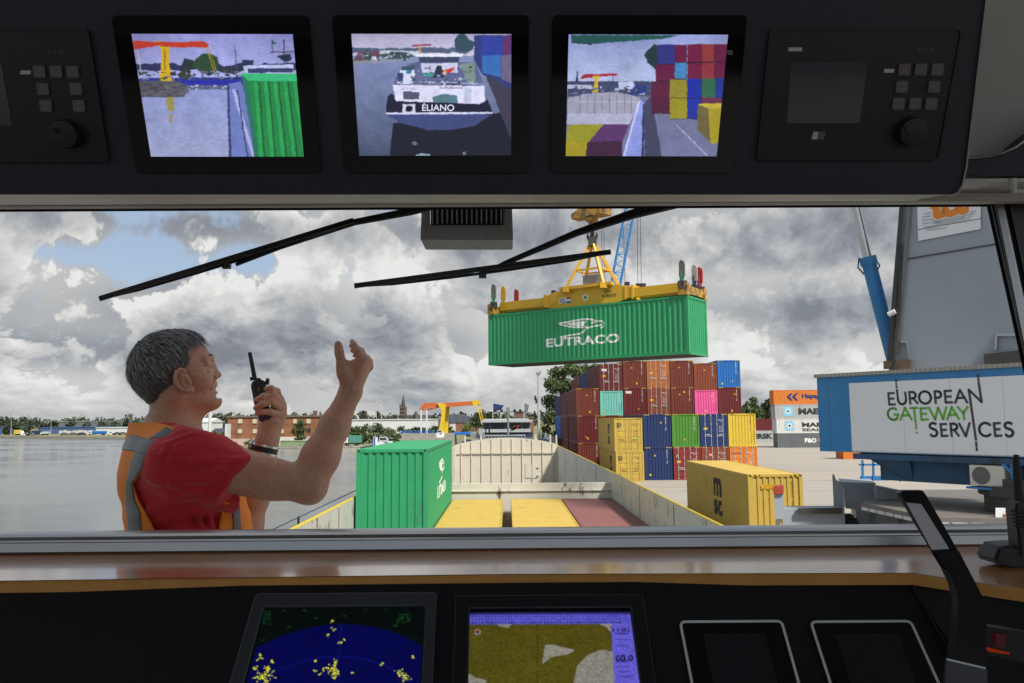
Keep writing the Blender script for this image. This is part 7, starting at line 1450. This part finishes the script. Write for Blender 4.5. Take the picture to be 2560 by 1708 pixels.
# neck and head; head frame: forward (x), left (y), up
HO = Q(430, 930); psi = R(17); hx = np.array((math.cos(psi), math.sin(psi), 0)); hy = np.array((-math.sin(psi), math.cos(psi), 0)); hzv = np.array((0, 0, 1.0)); kx = .001025
def H(px, py, lat=0.0): return Q(px, py, YM+(px-430)*.00095*math.tan(psi)+lat*math.cos(psi))
tl_ = R(14); hf = hx*math.cos(tl_)+hzv*math.sin(tl_); hu = -hx*math.sin(tl_)+hzv*math.cos(tl_); HR = [hf, hy, hu]
Hd = B
B.ell(H(421, 915), (.087, .075, .082), HR, .02); B.ell(H(402, 942), (.066, .067, .068), HR, .02); B.ell(H(468, 910), (.059, .064, .068), HR, .02)
B.ell(H(484, 945), (.048, .056, .070), HR, .025)
for s in (-1, 1):
    B.cap(H(448, 990, s*.050), H(524, 1003, s*.014), .021, .019, .025); B.ell(H(498, 950, s*.040), (.032, .026, .030), HR, .02); B.cap(H(526, 894, s*.010), H(514, 897, s*.044), .0095, .008, .012)
B.cap(H(470, 982), H(526, 1000), .040, .020, .02); B.ell(H(536, 1003), (.0155, .019, .0165), HR, .014)
B.ell(H(522, 970), (.021, .027, .027), HR, .016)
for s in (-1, 1): B.ell(H(528, 914, s*.030), (.0055, .013, .0048), HR, .012, 'sub'); B.ell(H(519, 914, s*.031), (.0115, .0150, .0085), HR, .006)
B.cap(H(528, 909), H(543, 936.5), .0078, .0082, .010); B.ell(H(545, 938), (.0088, .0085, .0072), HR, .006)
for s in (-1, 1): B.ell(H(537, 942, s*.0115), (.0085, .0055, .006), HR, .006); B.cap(H(533, 960, s*.0), H(529, 964, s*.018), .0058, .004, .006); B.cap(H(534, 983, 0), H(528, 981, s*.017), .0068, .004, .006); B.cap(H(530, 948, s*.020), H(520, 972, s*.030), .004, .003, .012, 'sub')
B.cap(H(545, 973, -.03), H(545, 973, .03), .0062, .0062, .006, 'sub'); B.cap(H(546, 990, -.02), H(546, 990, .02), .006, .006, .008, 'sub')
# crow's feet and cheek creases
for a, b in (((503, 906), (512, 909)), ((501, 914), (512, 914)), ((503, 922), (512, 918))): B.cap(H(*a, -.052), H(*b, -.048), .0012, .0015, .003, 'sub')
for a, b in (((519, 925), (513, 960)), ((508, 930), (501, 965))): B.cap(H(*a, -.050), H(*b, -.052), .0022, .0016, .006, 'sub')
B.cap(H(446, 985), Q(434, 1078), .047, .053, .03); B.cap(H(486, 1026), Q(462, 1082, 2.06), .020, .022, .035); B.cap(H(430, 1000, -.045), Q(462, 1075, 2.04), .016, .014, .03)
B.cap(H(436, 985), Q(424, 1058), .040, .046, .03)
# near ear (and its twin)
z5 = lambda x, y: (300+x/5.6, 810+y/5.6)
for s in (-1, 1):
    sh = 0
    e = lambda x, y, l: H(z5(x, y)[0]+sh, z5(x, y)[1], s*l)
    B.ell(e(880, 800, .076), (.018, .008, .029), [hx*.9+hzv*-.42, hy, hx*.42+hzv*.9] if False else [hx*.88+hzv*.47, hy, -hx*.47+hzv*.88], .006)
    B.ell(e(905, 795, .087), (.0095, .009, .015), [hx*.88+hzv*.47, hy, -hx*.47+hzv*.88], .004, 'sub')
    rim = [(920, 680), (890, 648), (835, 640), (785, 680), (768, 740), (775, 800), (805, 860), (855, 905), (920, 940), (975, 945), (1005, 925), (1000, 880)]
    B.chain([e(x, y, .087+.005*math.sin(i*.28)) for i, (x, y) in enumerate(rim)], [.0035, .0042, .0045, .0045, .0042, .004, .004, .0042, .0055, .0068, .006, .004], .0035)
    B.chain([e(*p, .083) for p in ((850, 700), (880, 760), (862, 830), (900, 880), (950, 890))], [.002, .003, .0034, .0034, .003], .003); B.cap(e(960, 790, .080), e(985, 830, .080), .0042, .0042, .004)
# right arm (near): shoulder, upper arm, forearm
B.cap(SR, SL, .066, .066, .05); B.cap(SR, SR+(ER-SR)*.35, .066, .052, .03); B.cap(SR+(ER-SR)*.3, ER, .0515, .0405, .02); B.ell(SR+(ER-SR)*.62+np.array((0, 0, -.008)), (.085, .044, .046), [(ER-SR)/np.linalg.norm(ER-SR), np.array((0, 1, 0)), np.array((.2, 0, .98))], .02)
B.ell(ER+np.array((.012, 0, -.010)), (.030, .034, .030), None, .02); B.cap(ER, ER+(WR-ER)*.30, .040, .043, .02); B.cap(ER+(WR-ER)*.28, ER+(WR-ER)*.62, .0425, .0335, .02); B.cap(ER+(WR-ER)*.6, WR, .0335, .0255, .02)
B.cap(WR, Q(880, 958, 1.955), .0258, .023, .015)
z9 = lambda x, y, Y: Q(820+x/9.8, 840+y/9.8, Y)
wr = [z9(520, 1180, 1.945), z9(600, 1170, 1.955), z9(650, 1170, 1.965), z9(690, 1180, 1.978)]
mcp = [z9(830, 560, 1.930), z9(900, 590, 1.950), z9(950, 650, 1.969), z9(965, 760, 1.985)]
for i in range(4): B.cap(wr[i], mcp[i], .017, (.0135, .0135, .0125, .0115)[i], .012)
B.cap(z9(600, 1000, 1.952), z9(700, 800, 1.955), .028, .024, .015)
for i in range(4): B.ell(mcp[i]+np.array((.003, 0, .001)), (.0125, .0105, .0115), None, .006)
fing = [[mcp[0], z9(722, 360, 1.926), z9(630, 215, 1.930), z9(594, 135, 1.934)], [mcp[1], z9(800, 375, 1.946), z9(660, 270, 1.950), z9(575, 240, 1.953)], [mcp[2], z9(850, 470, 1.966), z9(700, 380, 1.970), z9(600, 360, 1.973)], [mcp[3], z9(880, 590, 1.984), z9(750, 500, 1.986), z9(650, 480, 1.988)]]
fr = [(.0108, .0092, .0078, .0064), (.0108, .0092, .0080, .0066), (.0102, .0088, .0076, .0062), (.0092, .0078, .0068, .0056)]
for f, r in zip(fing, fr): B.chain(f, r, .004)
th = [z9(480, 1080, 1.935), z9(345, 720, 1.918), z9(275, 420, 1.912), z9(246, 205, 1.910)]; B.chain(th, (.019, .0128, .0102, .0090), .007); B.ell(z9(262, 300, 1.911), (.0098, .0095, .012), None, .004); B.cap(z9(400, 900, 1.928), z9(480, 800, 1.93), .017, .012, .014); B.cap(z9(430, 720, 1.925), z9(620, 700, 1.930), .0075, .0085, .012)
# left arm (far) and the hand around the radio
B.cap(SL, EL, .056, .046, .03); B.ell(EL+np.array((0, 0, -.008)), (.040, .038, .036), None, .02); B.cap(EL, EL+(WL-EL)*.35, .043, .044, .02); B.cap(EL+(WL-EL)*.33, WL, .043, .0275, .02)
z7 = lambda x, y, Y: Q(590+x/7.84, 860+y/7.84, Y)
B.cap(WL, z7(700, 1560, 2.225), .029, .030, .02); B.cap(z7(640, 1600, 2.235), z7(560, 1500, 2.262), .026, .020, .02)
km = [z7(850, 1090, 2.245), z7(890, 1200, 2.240), z7(895, 1290, 2.235), z7(880, 1400, 2.23)]
for q_, s_ in zip(km, (.0135, .0135, .013, .012)): B.cap(z7(700, 1570, 2.232), q_, .022, s_, .012)
B.cap(z7(760, 1440, 2.24), z7(640, 1440, 2.265), .024, .02, .015)
lf = [[km[0], z7(800, 935, 2.215), z7(690, 868, 2.190), z7(598, 880, 2.186)], [km[1], z7(715, 985, 2.196), z7(540, 1030, 2.178), z7(410, 1095, 2.182)], [km[2], z7(690, 1128, 2.192), z7(520, 1180, 2.175), z7(388, 1255, 2.180)], [km[3], z7(660, 1330, 2.190), z7(520, 1335, 2.177), z7(415, 1355, 2.182)]]
lr = [(.0115, .0098, .0088, .0074), (.0115, .0102, .0092, .0078), (.0112, .0098, .009, .0076), (.0102, .0088, .0078, .0068)]
for f, r in zip(lf, lr):
    B.chain(f, r, .0035); B.ell(f[1], (r[1]*1.08,)*3, None, .003)
B.chain([z7(640, 1480, 2.262), z7(470, 1280, 2.278), z7(420, 1100, 2.272), z7(470, 980, 2.262)], (.020, .0135, .0105, .0088), .006)
sdf_obj('body', B, SKIN, man, 2)
# nails on the raised hand
NAIL = mat('fingernail', (.52, .33, .27), .3)
b = MB(); b.tube_prof(Vector(z9(236, 190, 1.9025)), Vector((-.1, -1, .1)).normalized(), [(.0058, 0), (.005, .0012), (.001, .0016)], 12); part('fingernail', b, NAIL, man, True)

# ------------------------------------------------------------------ hair
def in_poly(px, py, poly):
    m = np.zeros(px.shape, bool); n = len(poly)
    for i in range(n):
        (x0, y0), (x1, y1) = poly[i], poly[(i+1) % n]
        if y0 == y1: continue
        m ^= (py >= min(y0, y1)) & (py < max(y0, y1)) & (px < x0+(py-y0)*(x1-x0)/(y1-y0))
    return m
def to_px(V):
    d = V-np.array(EYE); a = d@np.array(rgt); b = d@np.array(upv); c = d@np.array(fwd); return CX+FPX*a/c, CY-FPX*b/c
HP = [z5(*p) for p in ((1180, 285), (1130, 215), (1060, 240), (1000, 290), (945, 380), (985, 480), (960, 560), (915, 610), (850, 622), (750, 690), (738, 850), (700, 985), (610, 1085), (410, 1150), (-200, 1160), (-200, -200), (1300, -200))]
Hf = Field((-.98, 1.92, 7.48), (-.70, 2.19, 7.745), .0026)
for c, r in (((421, 915), (.087, .075, .082)), ((402, 942), (.066, .067, .068)), ((468, 910), (.059, .064, .068))): Hf.ell(H(*c), tuple(q+.0075 for q in r), HR, .02)
Hf.ell(H(408, 985), (.046, .055, .05), HR, .02); Hf.ell(H(440, 864), (.066, .054, .030), HR, .03)
X_, Y_, Z_ = np.meshgrid(*Hf.ax, indexing='ij'); pts = np.stack([X_.ravel(), Y_.ravel(), Z_.ravel()], 1); hpx, hpy = to_px(pts); ins = in_poly(hpx, hpy, HP).reshape(Hf.F.shape)
crown = H(352, 872, .01); rel = pts-crown; ang_ = np.arctan2(rel@hy, rel@hx+1e-6); dist_ = np.linalg.norm(rel, axis=1)
streak = (np.sin(ang_*34+np.sin(dist_*55)*1.3)*.0011+np.sin(ang_*71+1.7+dist_*60)*.0007+np.sin(hpx*.35+hpy*.12+np.sin(hpy*.09)*2)*.0006).reshape(Hf.F.shape)
fade_ = np.clip((hpy-930)/75, 0, 1)*.0075+np.clip((hpx-470)/40, 0, 1)*.004
Hf.F = Hf.F+streak.astype(np.float32)+fade_.reshape(Hf.F.shape).astype(np.float32); Hf.F[~ins] = np.maximum(Hf.F[~ins], .002)
def hair_fn(t, ob, c, b):
    mp = t.add('ShaderNodeMapping', {0: ob}); mp.inputs['Scale'].default_value = (60, 60, 22); n = t.noise(mp.outputs[0], 3, 5, .7); b.inputs['Roughness'].default_value = .5; return t.mix(t.ramp(n, .4, .7), (.045, .042, .04), (.22, .205, .19))
HAIR = mat('grey_hair', (.08, .07, .07), .5, fn=hair_fn, var=0)
ho, HV = sdf_obj('hair', Hf, HAIR, man, 1)
STR = bpy.data.materials.new('hair_strand'); STR.use_nodes = True; t_ = NT(STR.node_tree); t_.n.clear(); at_ = t_.add('ShaderNodeAttribute', attribute_name='tone'); bs_ = t_.add('ShaderNodeBsdfPrincipled', {'Base Color': at_.outputs[0], 'Roughness': .42}); t_.add('ShaderNodeOutputMaterial', {0: bs_.outputs[0]})
cen = H(425, 925); sel = RNG.choice(len(HV), 6500, replace=True); vs = []; fs = []; tone = []
spx, spy = to_px(HV)
HP2 = [(x-(9 if 425 < x < 500 and y > 850 else 0), y) for x, y in HP]
for i in sel:
    p = HV[i].copy(); n = p-cen; n /= np.linalg.norm(n); d = p-crown; d -= n*d.dot(n); L_ = np.linalg.norm(d)+1e-6; d = d/L_+RNG.normal(0, .13, 3)+hzv*-.25*(p[2] < cen[2]+.05); d -= n*d.dot(n); d /= np.linalg.norm(d); sd_ = np.cross(n, d)*(.00055+RNG.random()*.0006); ln = .012+RNG.random()*.022; low_ = p[2] < HO[2]-.02
    if low_: ln *= .5
    tp_ = p+d*ln; tx_, ty_ = to_px(tp_[None]); 
    if not in_poly(tx_, ty_, HP2)[0] and not (tx_[0] > 470 and ty_[0] < 880): continue
    o = len(vs); g_ = RNG.random(); c_ = (.035+.42*g_**2.2)*(1 if not low_ else .6)
    for k in range(4):
        q = p+d*ln*k/3+n*(.0006+.0028*math.sin(k/3*2.2)*RNG.random()-.0003*k); w_ = sd_*(1-k/3.4); vs += [q-w_, q+w_]; tone += [c_*(1+.15*k)]*2
    fs += [(o+2*k, o+2*k+1, o+2*k+3, o+2*k+2) for k in range(3)]
me = bpy.data.meshes.new('strand'); me.from_pydata((np.array(vs)-np.array(ORG[man.name])).tolist(), [], fs); a_ = me.attributes.new('tone', 'FLOAT_COLOR', 'POINT'); cc = np.ones((len(vs), 4)); cc[:, :3] = np.array(tone)[:, None]*np.array((1, .95, .90)); a_.data.foreach_set('color', cc.ravel().astype(np.float32))
so_ = link('strand', me, STR, ho); tag(so_, kind='stuff')
for s in (-1, 1):
    b = MB(); b.tube([Vector(H(531, 889, s*.012)), Vector(H(526.5, 888, s*.026)), Vector(H(519, 891, s*.040)), Vector(H(511, 896, s*.049))], [.0030, .0042, .0036, .0012], 6); part('eyebrow', b, HAIR, ho, True)
    b = MB(); b.tube([Vector(H(528.5, 914, s*.026)), Vector(H(525.5, 913.5, s*.036)), Vector(H(518, 915, s*.046))], [.0006, .0014, .0008], 6); part('eyelashes', b, HAIR, man, True)

# ------------------------------------------------------------------ shirt, vest, trousers, watch
def folds(x, y, z):
    return (.0045*np.sin(30*(x*.55+z*.9)+6*np.sin(9*x+3*y))+.0026*np.sin(62*(z*.8-x*.35)+4*np.sin(13*z)))
def shirt_fn(t, ob, c, b):
    b.inputs['Sheen Weight'].default_value = .15
    mp = t.add('ShaderNodeMapping', {0: ob}); mp.inputs['Scale'].default_value = (1, 1, 2.2); mp.inputs['Rotation'].default_value = (0, R(28), 0); h = t.m('ADD', t.m('MULTIPLY', t.noise(mp.outputs[0], 9, 3, .5, dist=.8), 1.0), t.m('MULTIPLY', t.noise(ob, 600, 2, .5), .03))
    bp = t.add('ShaderNodeBump', {'Height': h, 'Strength': .7}); bp.inputs['Distance'].default_value = .03; t.put(b.inputs['Normal'], bp.outputs[0])
SHIRT = mat('red_cotton', (.60, .012, .022), .85, fn=shirt_fn, var=.08, vs=5)
Sf = Field((-1.04, 1.78, 6.90), (-.55, 2.36, 7.50), .0032); torso(Sf, .009, 6.93, .03, lambda x, y, z: folds(x, y, z)*1.1)
ca = (ER-SR)/np.linalg.norm(ER-SR); cuff = Q(594, 1203, 1.885)
Sf.cap(SR, SL, .074, .074, .05); Sf.cap(SR+np.array((0, 0, -.004)), cuff+ca*.06, .079, .060, .05); Sf.cap(SL, SL+(EL-SL)*.75, .072, .058, .05); Sf.cap(H(440, 1010), Q(424, 1078), .063, .069, .02); Sf.cap(H(425, 1000), Q(410, 1058), .055, .061, .02); Sf.cap(H(480, 1040), Q(468, 1086, 2.05), .03, .034, .03)
def surf(fl, px, py):
    Y = np.arange(1.74, 2.2, .002); q = np.array([Q(px, py, y) for y in Y]); i = np.round((q-fl.lo)/fl.h).astype(int); ok = ((i >= 0) & (i < fl.n)).all(1); q, i = q[ok], i[ok]; f = fl.F[i[:, 0], i[:, 1], i[:, 2]]
    j = np.argmax(f < 0); return q[j] if (f < 0).any() else None
zc4 = lambda x, y: (x/3.357, 980+y/3.357)
CREASE = [([(1440, 825), (1560, 872), (1660, 868), (1800, 815)], .006), ([(1480, 965), (1580, 925), (1690, 890)], .006), ([(1400, 1090), (1520, 1000), (1640, 930)], .006), ([(1765, 1160), (1735, 1060), (1700, 965)], .005), ([(1680, 1140), (1650, 1050), (1640, 985)], .004), ([(1470, 610), (1600, 640), (1740, 620)], .0035),
          ([(1700, 760), (1850, 690), (1990, 600)], .004), ([(1760, 850), (1900, 760), (2020, 680)], .004), ([(1362, 560), (1345, 680), (1372, 800)], .0035), ([(1395, 480), (1362, 560)], .0035), ([(1560, 790), (1700, 800), (1840, 740)], .004), ([(1260, 1040), (1400, 985), (1500, 905)], .005), ([(1300, 1150), (1430, 1110), (1540, 1060)], .004)]
def creases(fl):
    for pts, r in CREASE:
        q = [surf(fl, *zc4(*p_)) for p_ in pts]; q = [v for v in q if v is not None]
        for a, c in zip(q[:-1], q[1:]): fl.cap(a-np.array((0, r*.2, 0)), c-np.array((0, r*.2, 0)), r, r*.7, .016, 'sub')
        for a, c in zip(q[:-1], q[1:]): up_ = np.array((0, .004, .0105)); fl.cap(a+up_, c+up_, r*.9, r*.6, .014)
def planecut(fl, pt, n, keep=None):
    n = np.array(n, float); n /= np.linalg.norm(n); d = sum(fl.ax[i].astype(np.float32).reshape([-1 if j == i else 1 for j in range(3)])*n[i] for i in range(3))-float(np.dot(n, pt)); fl.F = np.where(keep(d), fl.F, np.maximum(fl.F, d)) if keep else np.maximum(fl.F, d)
xg, yg, zg = [Sf.ax[i].reshape([-1 if j == i else 1 for j in range(3)]) for i in range(3)]
n_ = np.array((.80, .05, -.60)); d_ = (xg*n_[0]+yg*n_[1]+zg*n_[2])-float(n_.dot(cuff)); tt_ = np.clip(((xg-SR[0])*ca[0]+(yg-SR[1])*ca[1]+(zg-SR[2])*ca[2]), 0, .4); near_ = ((xg-SR[0]-tt_*ca[0])**2+(yg-SR[1]-tt_*ca[1])**2+(zg-SR[2]-tt_*ca[2])**2 < .088**2) & (xg > Q(545, 1200)[0]) & (yg < 2.0); Sf.F = np.where(near_, np.maximum(Sf.F, d_), Sf.F).astype(np.float32)
Sf.F = (Sf.F+np.where(near_ | (xg > Q(450, 1200)[0]), .0026*np.sin(60*(xg*.6+zg)+5*np.sin(20*zg)), 0)).astype(np.float32)
def neckline(fl, sh):                                      # cut above a sloping neckline
    p0, p1 = Q(361, 1039+sh), Q(487, 1070+sh); dir_ = p1-p0; n = np.array((-dir_[2], 0, dir_[0])); n[1] = .10*abs(n[2]); planecut(fl, (p0+p1)/2, n)
neckline(Sf, 0)
creases(Sf)
sdf_obj('shirt', Sf, SHIRT, man, 2)
VEST = mat('orange_mesh', (1.0, .25, .004), .7, bump=.25, bs=420, var=.06, vs=6); REFL = mat('reflective_grey', (.13, .127, .13), .45, metal=.25, var=.08, vs=12, bump=.1, bs=300)
zv = lambda x, y: (240+x/2.704, 780+y/2.704)
HOLE = [zv(*p) for p in ((568, 826), (655, 838), (800, 895), (960, 980), (960, 1285), (852, 1288), (846, 1370), (818, 1520), (425, 1520), (400, 1478), (345, 1370), (288, 1270), (252, 1165), (300, 1095), (375, 1000), (440, 885), (500, 845))]
STRIPS = [[zv(*p) for p in q] for q in ([(262, 942), (345, 962), (314, 1060), (264, 1135), (247, 1175), (262, 1265), (302, 1362), (316, 1560), (226, 1560), (200, 1300), (204, 1150), (228, 1030)], [(236, 826), (350, 856), (448, 868), (372, 978), (265, 948), (150, 930)], [(472, 776), (580, 826), (452, 862), (350, 856)], [(910, 1200), (966, 1200), (988, 1560), (932, 1560)])]
def vest_field(inf, h=.003):
    f = Field((-1.06, 1.78, 6.92), (-.60, 2.36, 7.50), h); torso(f, inf, 6.95, .03, lambda x, y, z: folds(x, y, z)*.6); f.cap(SR-R_*.03, SL+R_*.03, .080+inf, .076+inf, .05); f.cap(H(436, 1000), Q(420, 1070), .060+inf, .068+inf, .03); f.cap(Q(470, 1090, 1.99), Q(500, 1130, 1.93), .05+inf, .06+inf, .05); neckline(f, 9); return f
Vf = vest_field(.018)
Xv, Yv, Zv = np.meshgrid(*Vf.ax, indexing='ij'); pv = np.stack([Xv.ravel(), Yv.ravel(), Zv.ravel()], 1); vpx, vpy = to_px(pv); nearv = ((pv-np.array((float(np.mean(_sx)), YM, 0)))@R_ > -.045)
hole = (in_poly(vpx, vpy, HOLE) & nearv).reshape(Vf.F.shape); Vf.F[hole] = np.maximum(Vf.F[hole], .002)
vo, _v = sdf_obj('vest', Vf, VEST, man, 1)
Sv = vest_field(.0202)
for poly in STRIPS:
    f = Field((-1.06, 1.78, 6.92), (-.60, 2.36, 7.50), .003); f.F = Sv.F.copy(); keep = (in_poly(vpx, vpy, poly) & nearv).reshape(f.F.shape) & ~hole; f.F[~keep] = np.maximum(f.F[~keep], .002); sdf_obj('reflective_strip', f, REFL, vo, 1)
Tf = Field((-1.05, 1.7, 5.9), (-.45, 2.5, 7.06), .012); torso(Tf, .012, 6.86, .04); hipc = np.array((Q(492, 1500)[0], YM, 6.86)); Tf.F[:, :, Tf.ax[2] > 7.0] = 1
for s in (-1, 1): hp = hipc+R_*s*.095; kn = hp+np.array((.02, 0, -.44)); an = hp+np.array((-.01, 0, -.86)); Tf.cap(hp, kn, .095, .068, .05); Tf.cap(kn, an, .068, .058, .03)
sdf_obj('trousers', Tf, mat('trouser_navy', (.02, .025, .04), .85), man, 2)
for s in (-1, 1):
    an = hipc+R_*s*.095+np.array((-.01, 0, -.86)); b = MB(); f_ = Vector(F_); r_ = Vector(R_); a0 = Vector((an[0], an[1], 5.932)); out_ = [(-.09, -.04), (.02, -.045), (.14, -.048), (.19, -.02), (.19, .02), (.14, .048), (.02, .045), (-.09, .04)]
    b.hexa([a0+f_*x+r_*y for x, y in out_], [a0+f_*x*.92+r_*y*.85+Vector((0, 0, .10 if x < .05 else .055)) for x, y in out_]); part('boot', b, RUBBER, man, bev=.008)
# watch on the left wrist
wa = (WL-EL)/np.linalg.norm(WL-EL); wc = Vector(WL-wa*.022); b = MB(); b.tube_prof(wc, Vector(wa), [(.0335, -.010), (.0352, -.008), (.0352, .008), (.0335, .010)], 36); wt = part('watch', b, mat('watch_band', (.012, .012, .014), .5), man)
for sgn in (-1, 1): b = MB(); b.tube_prof(wc+Vector(wa)*sgn*.0105, Vector(wa), [(.0338, -.0045), (.0366, -.003), (.0366, .003), (.0338, .0045)], 36); part('steel_edge', b, mat('watch_steel', (.6, .58, .55), .25, metal=1, var=.05), wt)
b = MB(); xx_ = Vector(wa).cross(Vector((0, 1, 0))).normalized(); b.lathe(wc+xx_*.033, [(.019, 0), (.020, .003), (.018, .009), (.001, .009)], 20, xx_); part('watch_case', b, mat('watch_steel', (.6, .58, .55), .25, metal=1), wt, True)

# ------------------------------------------------------------------ the radio in his hand
root = thing('walkie_talkie', 'black walkie talkie with stubby antenna held up in the left hand of the man', 'radio', tuple(z7(570, 1500, 2.21)))
yr_ = 2.2
def zr(x, y, dy_=0.0): return Vector(z7(x, y, yr_+dy_))
b = MB(); A = [(330, 735), (350, 708), (430, 690), (520, 700), (572, 745), (600, 830), (690, 1450), (670, 1500), (480, 1530), (450, 1500), (335, 1050), (285, 800)]; b.hexa([zr(*p, -.004) for p in A], [zr(*p, .036) for p in A]); part('radio_body', b, mat('radio_rubber', (.016, .017, .019), .45, bump=.1, bs=400), root, bev=.003)
b = MB()
for i in range(8): x, y = 318+i*10, 850+i*38; b.bar(zr(x, y, -.006), zr(x+36, y-22, -.006), .0016)
part('grille', b, mat('grille_grey', (.10, .10, .10), .5), root)
b = MB(); b.tube([zr(266, 165, .012), zr(275, 200, .012), zr(330, 480, .012), zr(372, 705, .012)], [.0048, .0056, .0056, .0062], 14); part('antenna', b, RUBBER, root, True)
b = MB(); b.tube([zr(625, 672, .012), zr(618, 720, .012), zr(600, 800, .012)], [.0036, .0058, .0066], 10); part('side_knob', b, DARKP, root, True)
b = MB(); b.lathe(zr(440, 795, -.004), [(.0052, 0), (.0048, .002), (.0005, .002)], 16, (0, -1, 0)); part('button', b, DARKP, root, True); b = MB(); b.mesh([zr(425, 855, -.0055), zr(455, 855, -.0055), zr(462, 905, -.0055), zr(432, 908, -.0055)], [(0, 1, 2, 3)]); part('orange_mark', b, mat('orange_mark', (.35, .17, .05), .5), root)
b = MB(); b.tube([zr(300, 650, .02), zr(305, 720, .02)], .004, 8); b.tube([zr(448, 668, .015), zr(450, 700, .015)], .0045, 10); part('top_knob', b, DARKP, root, True)
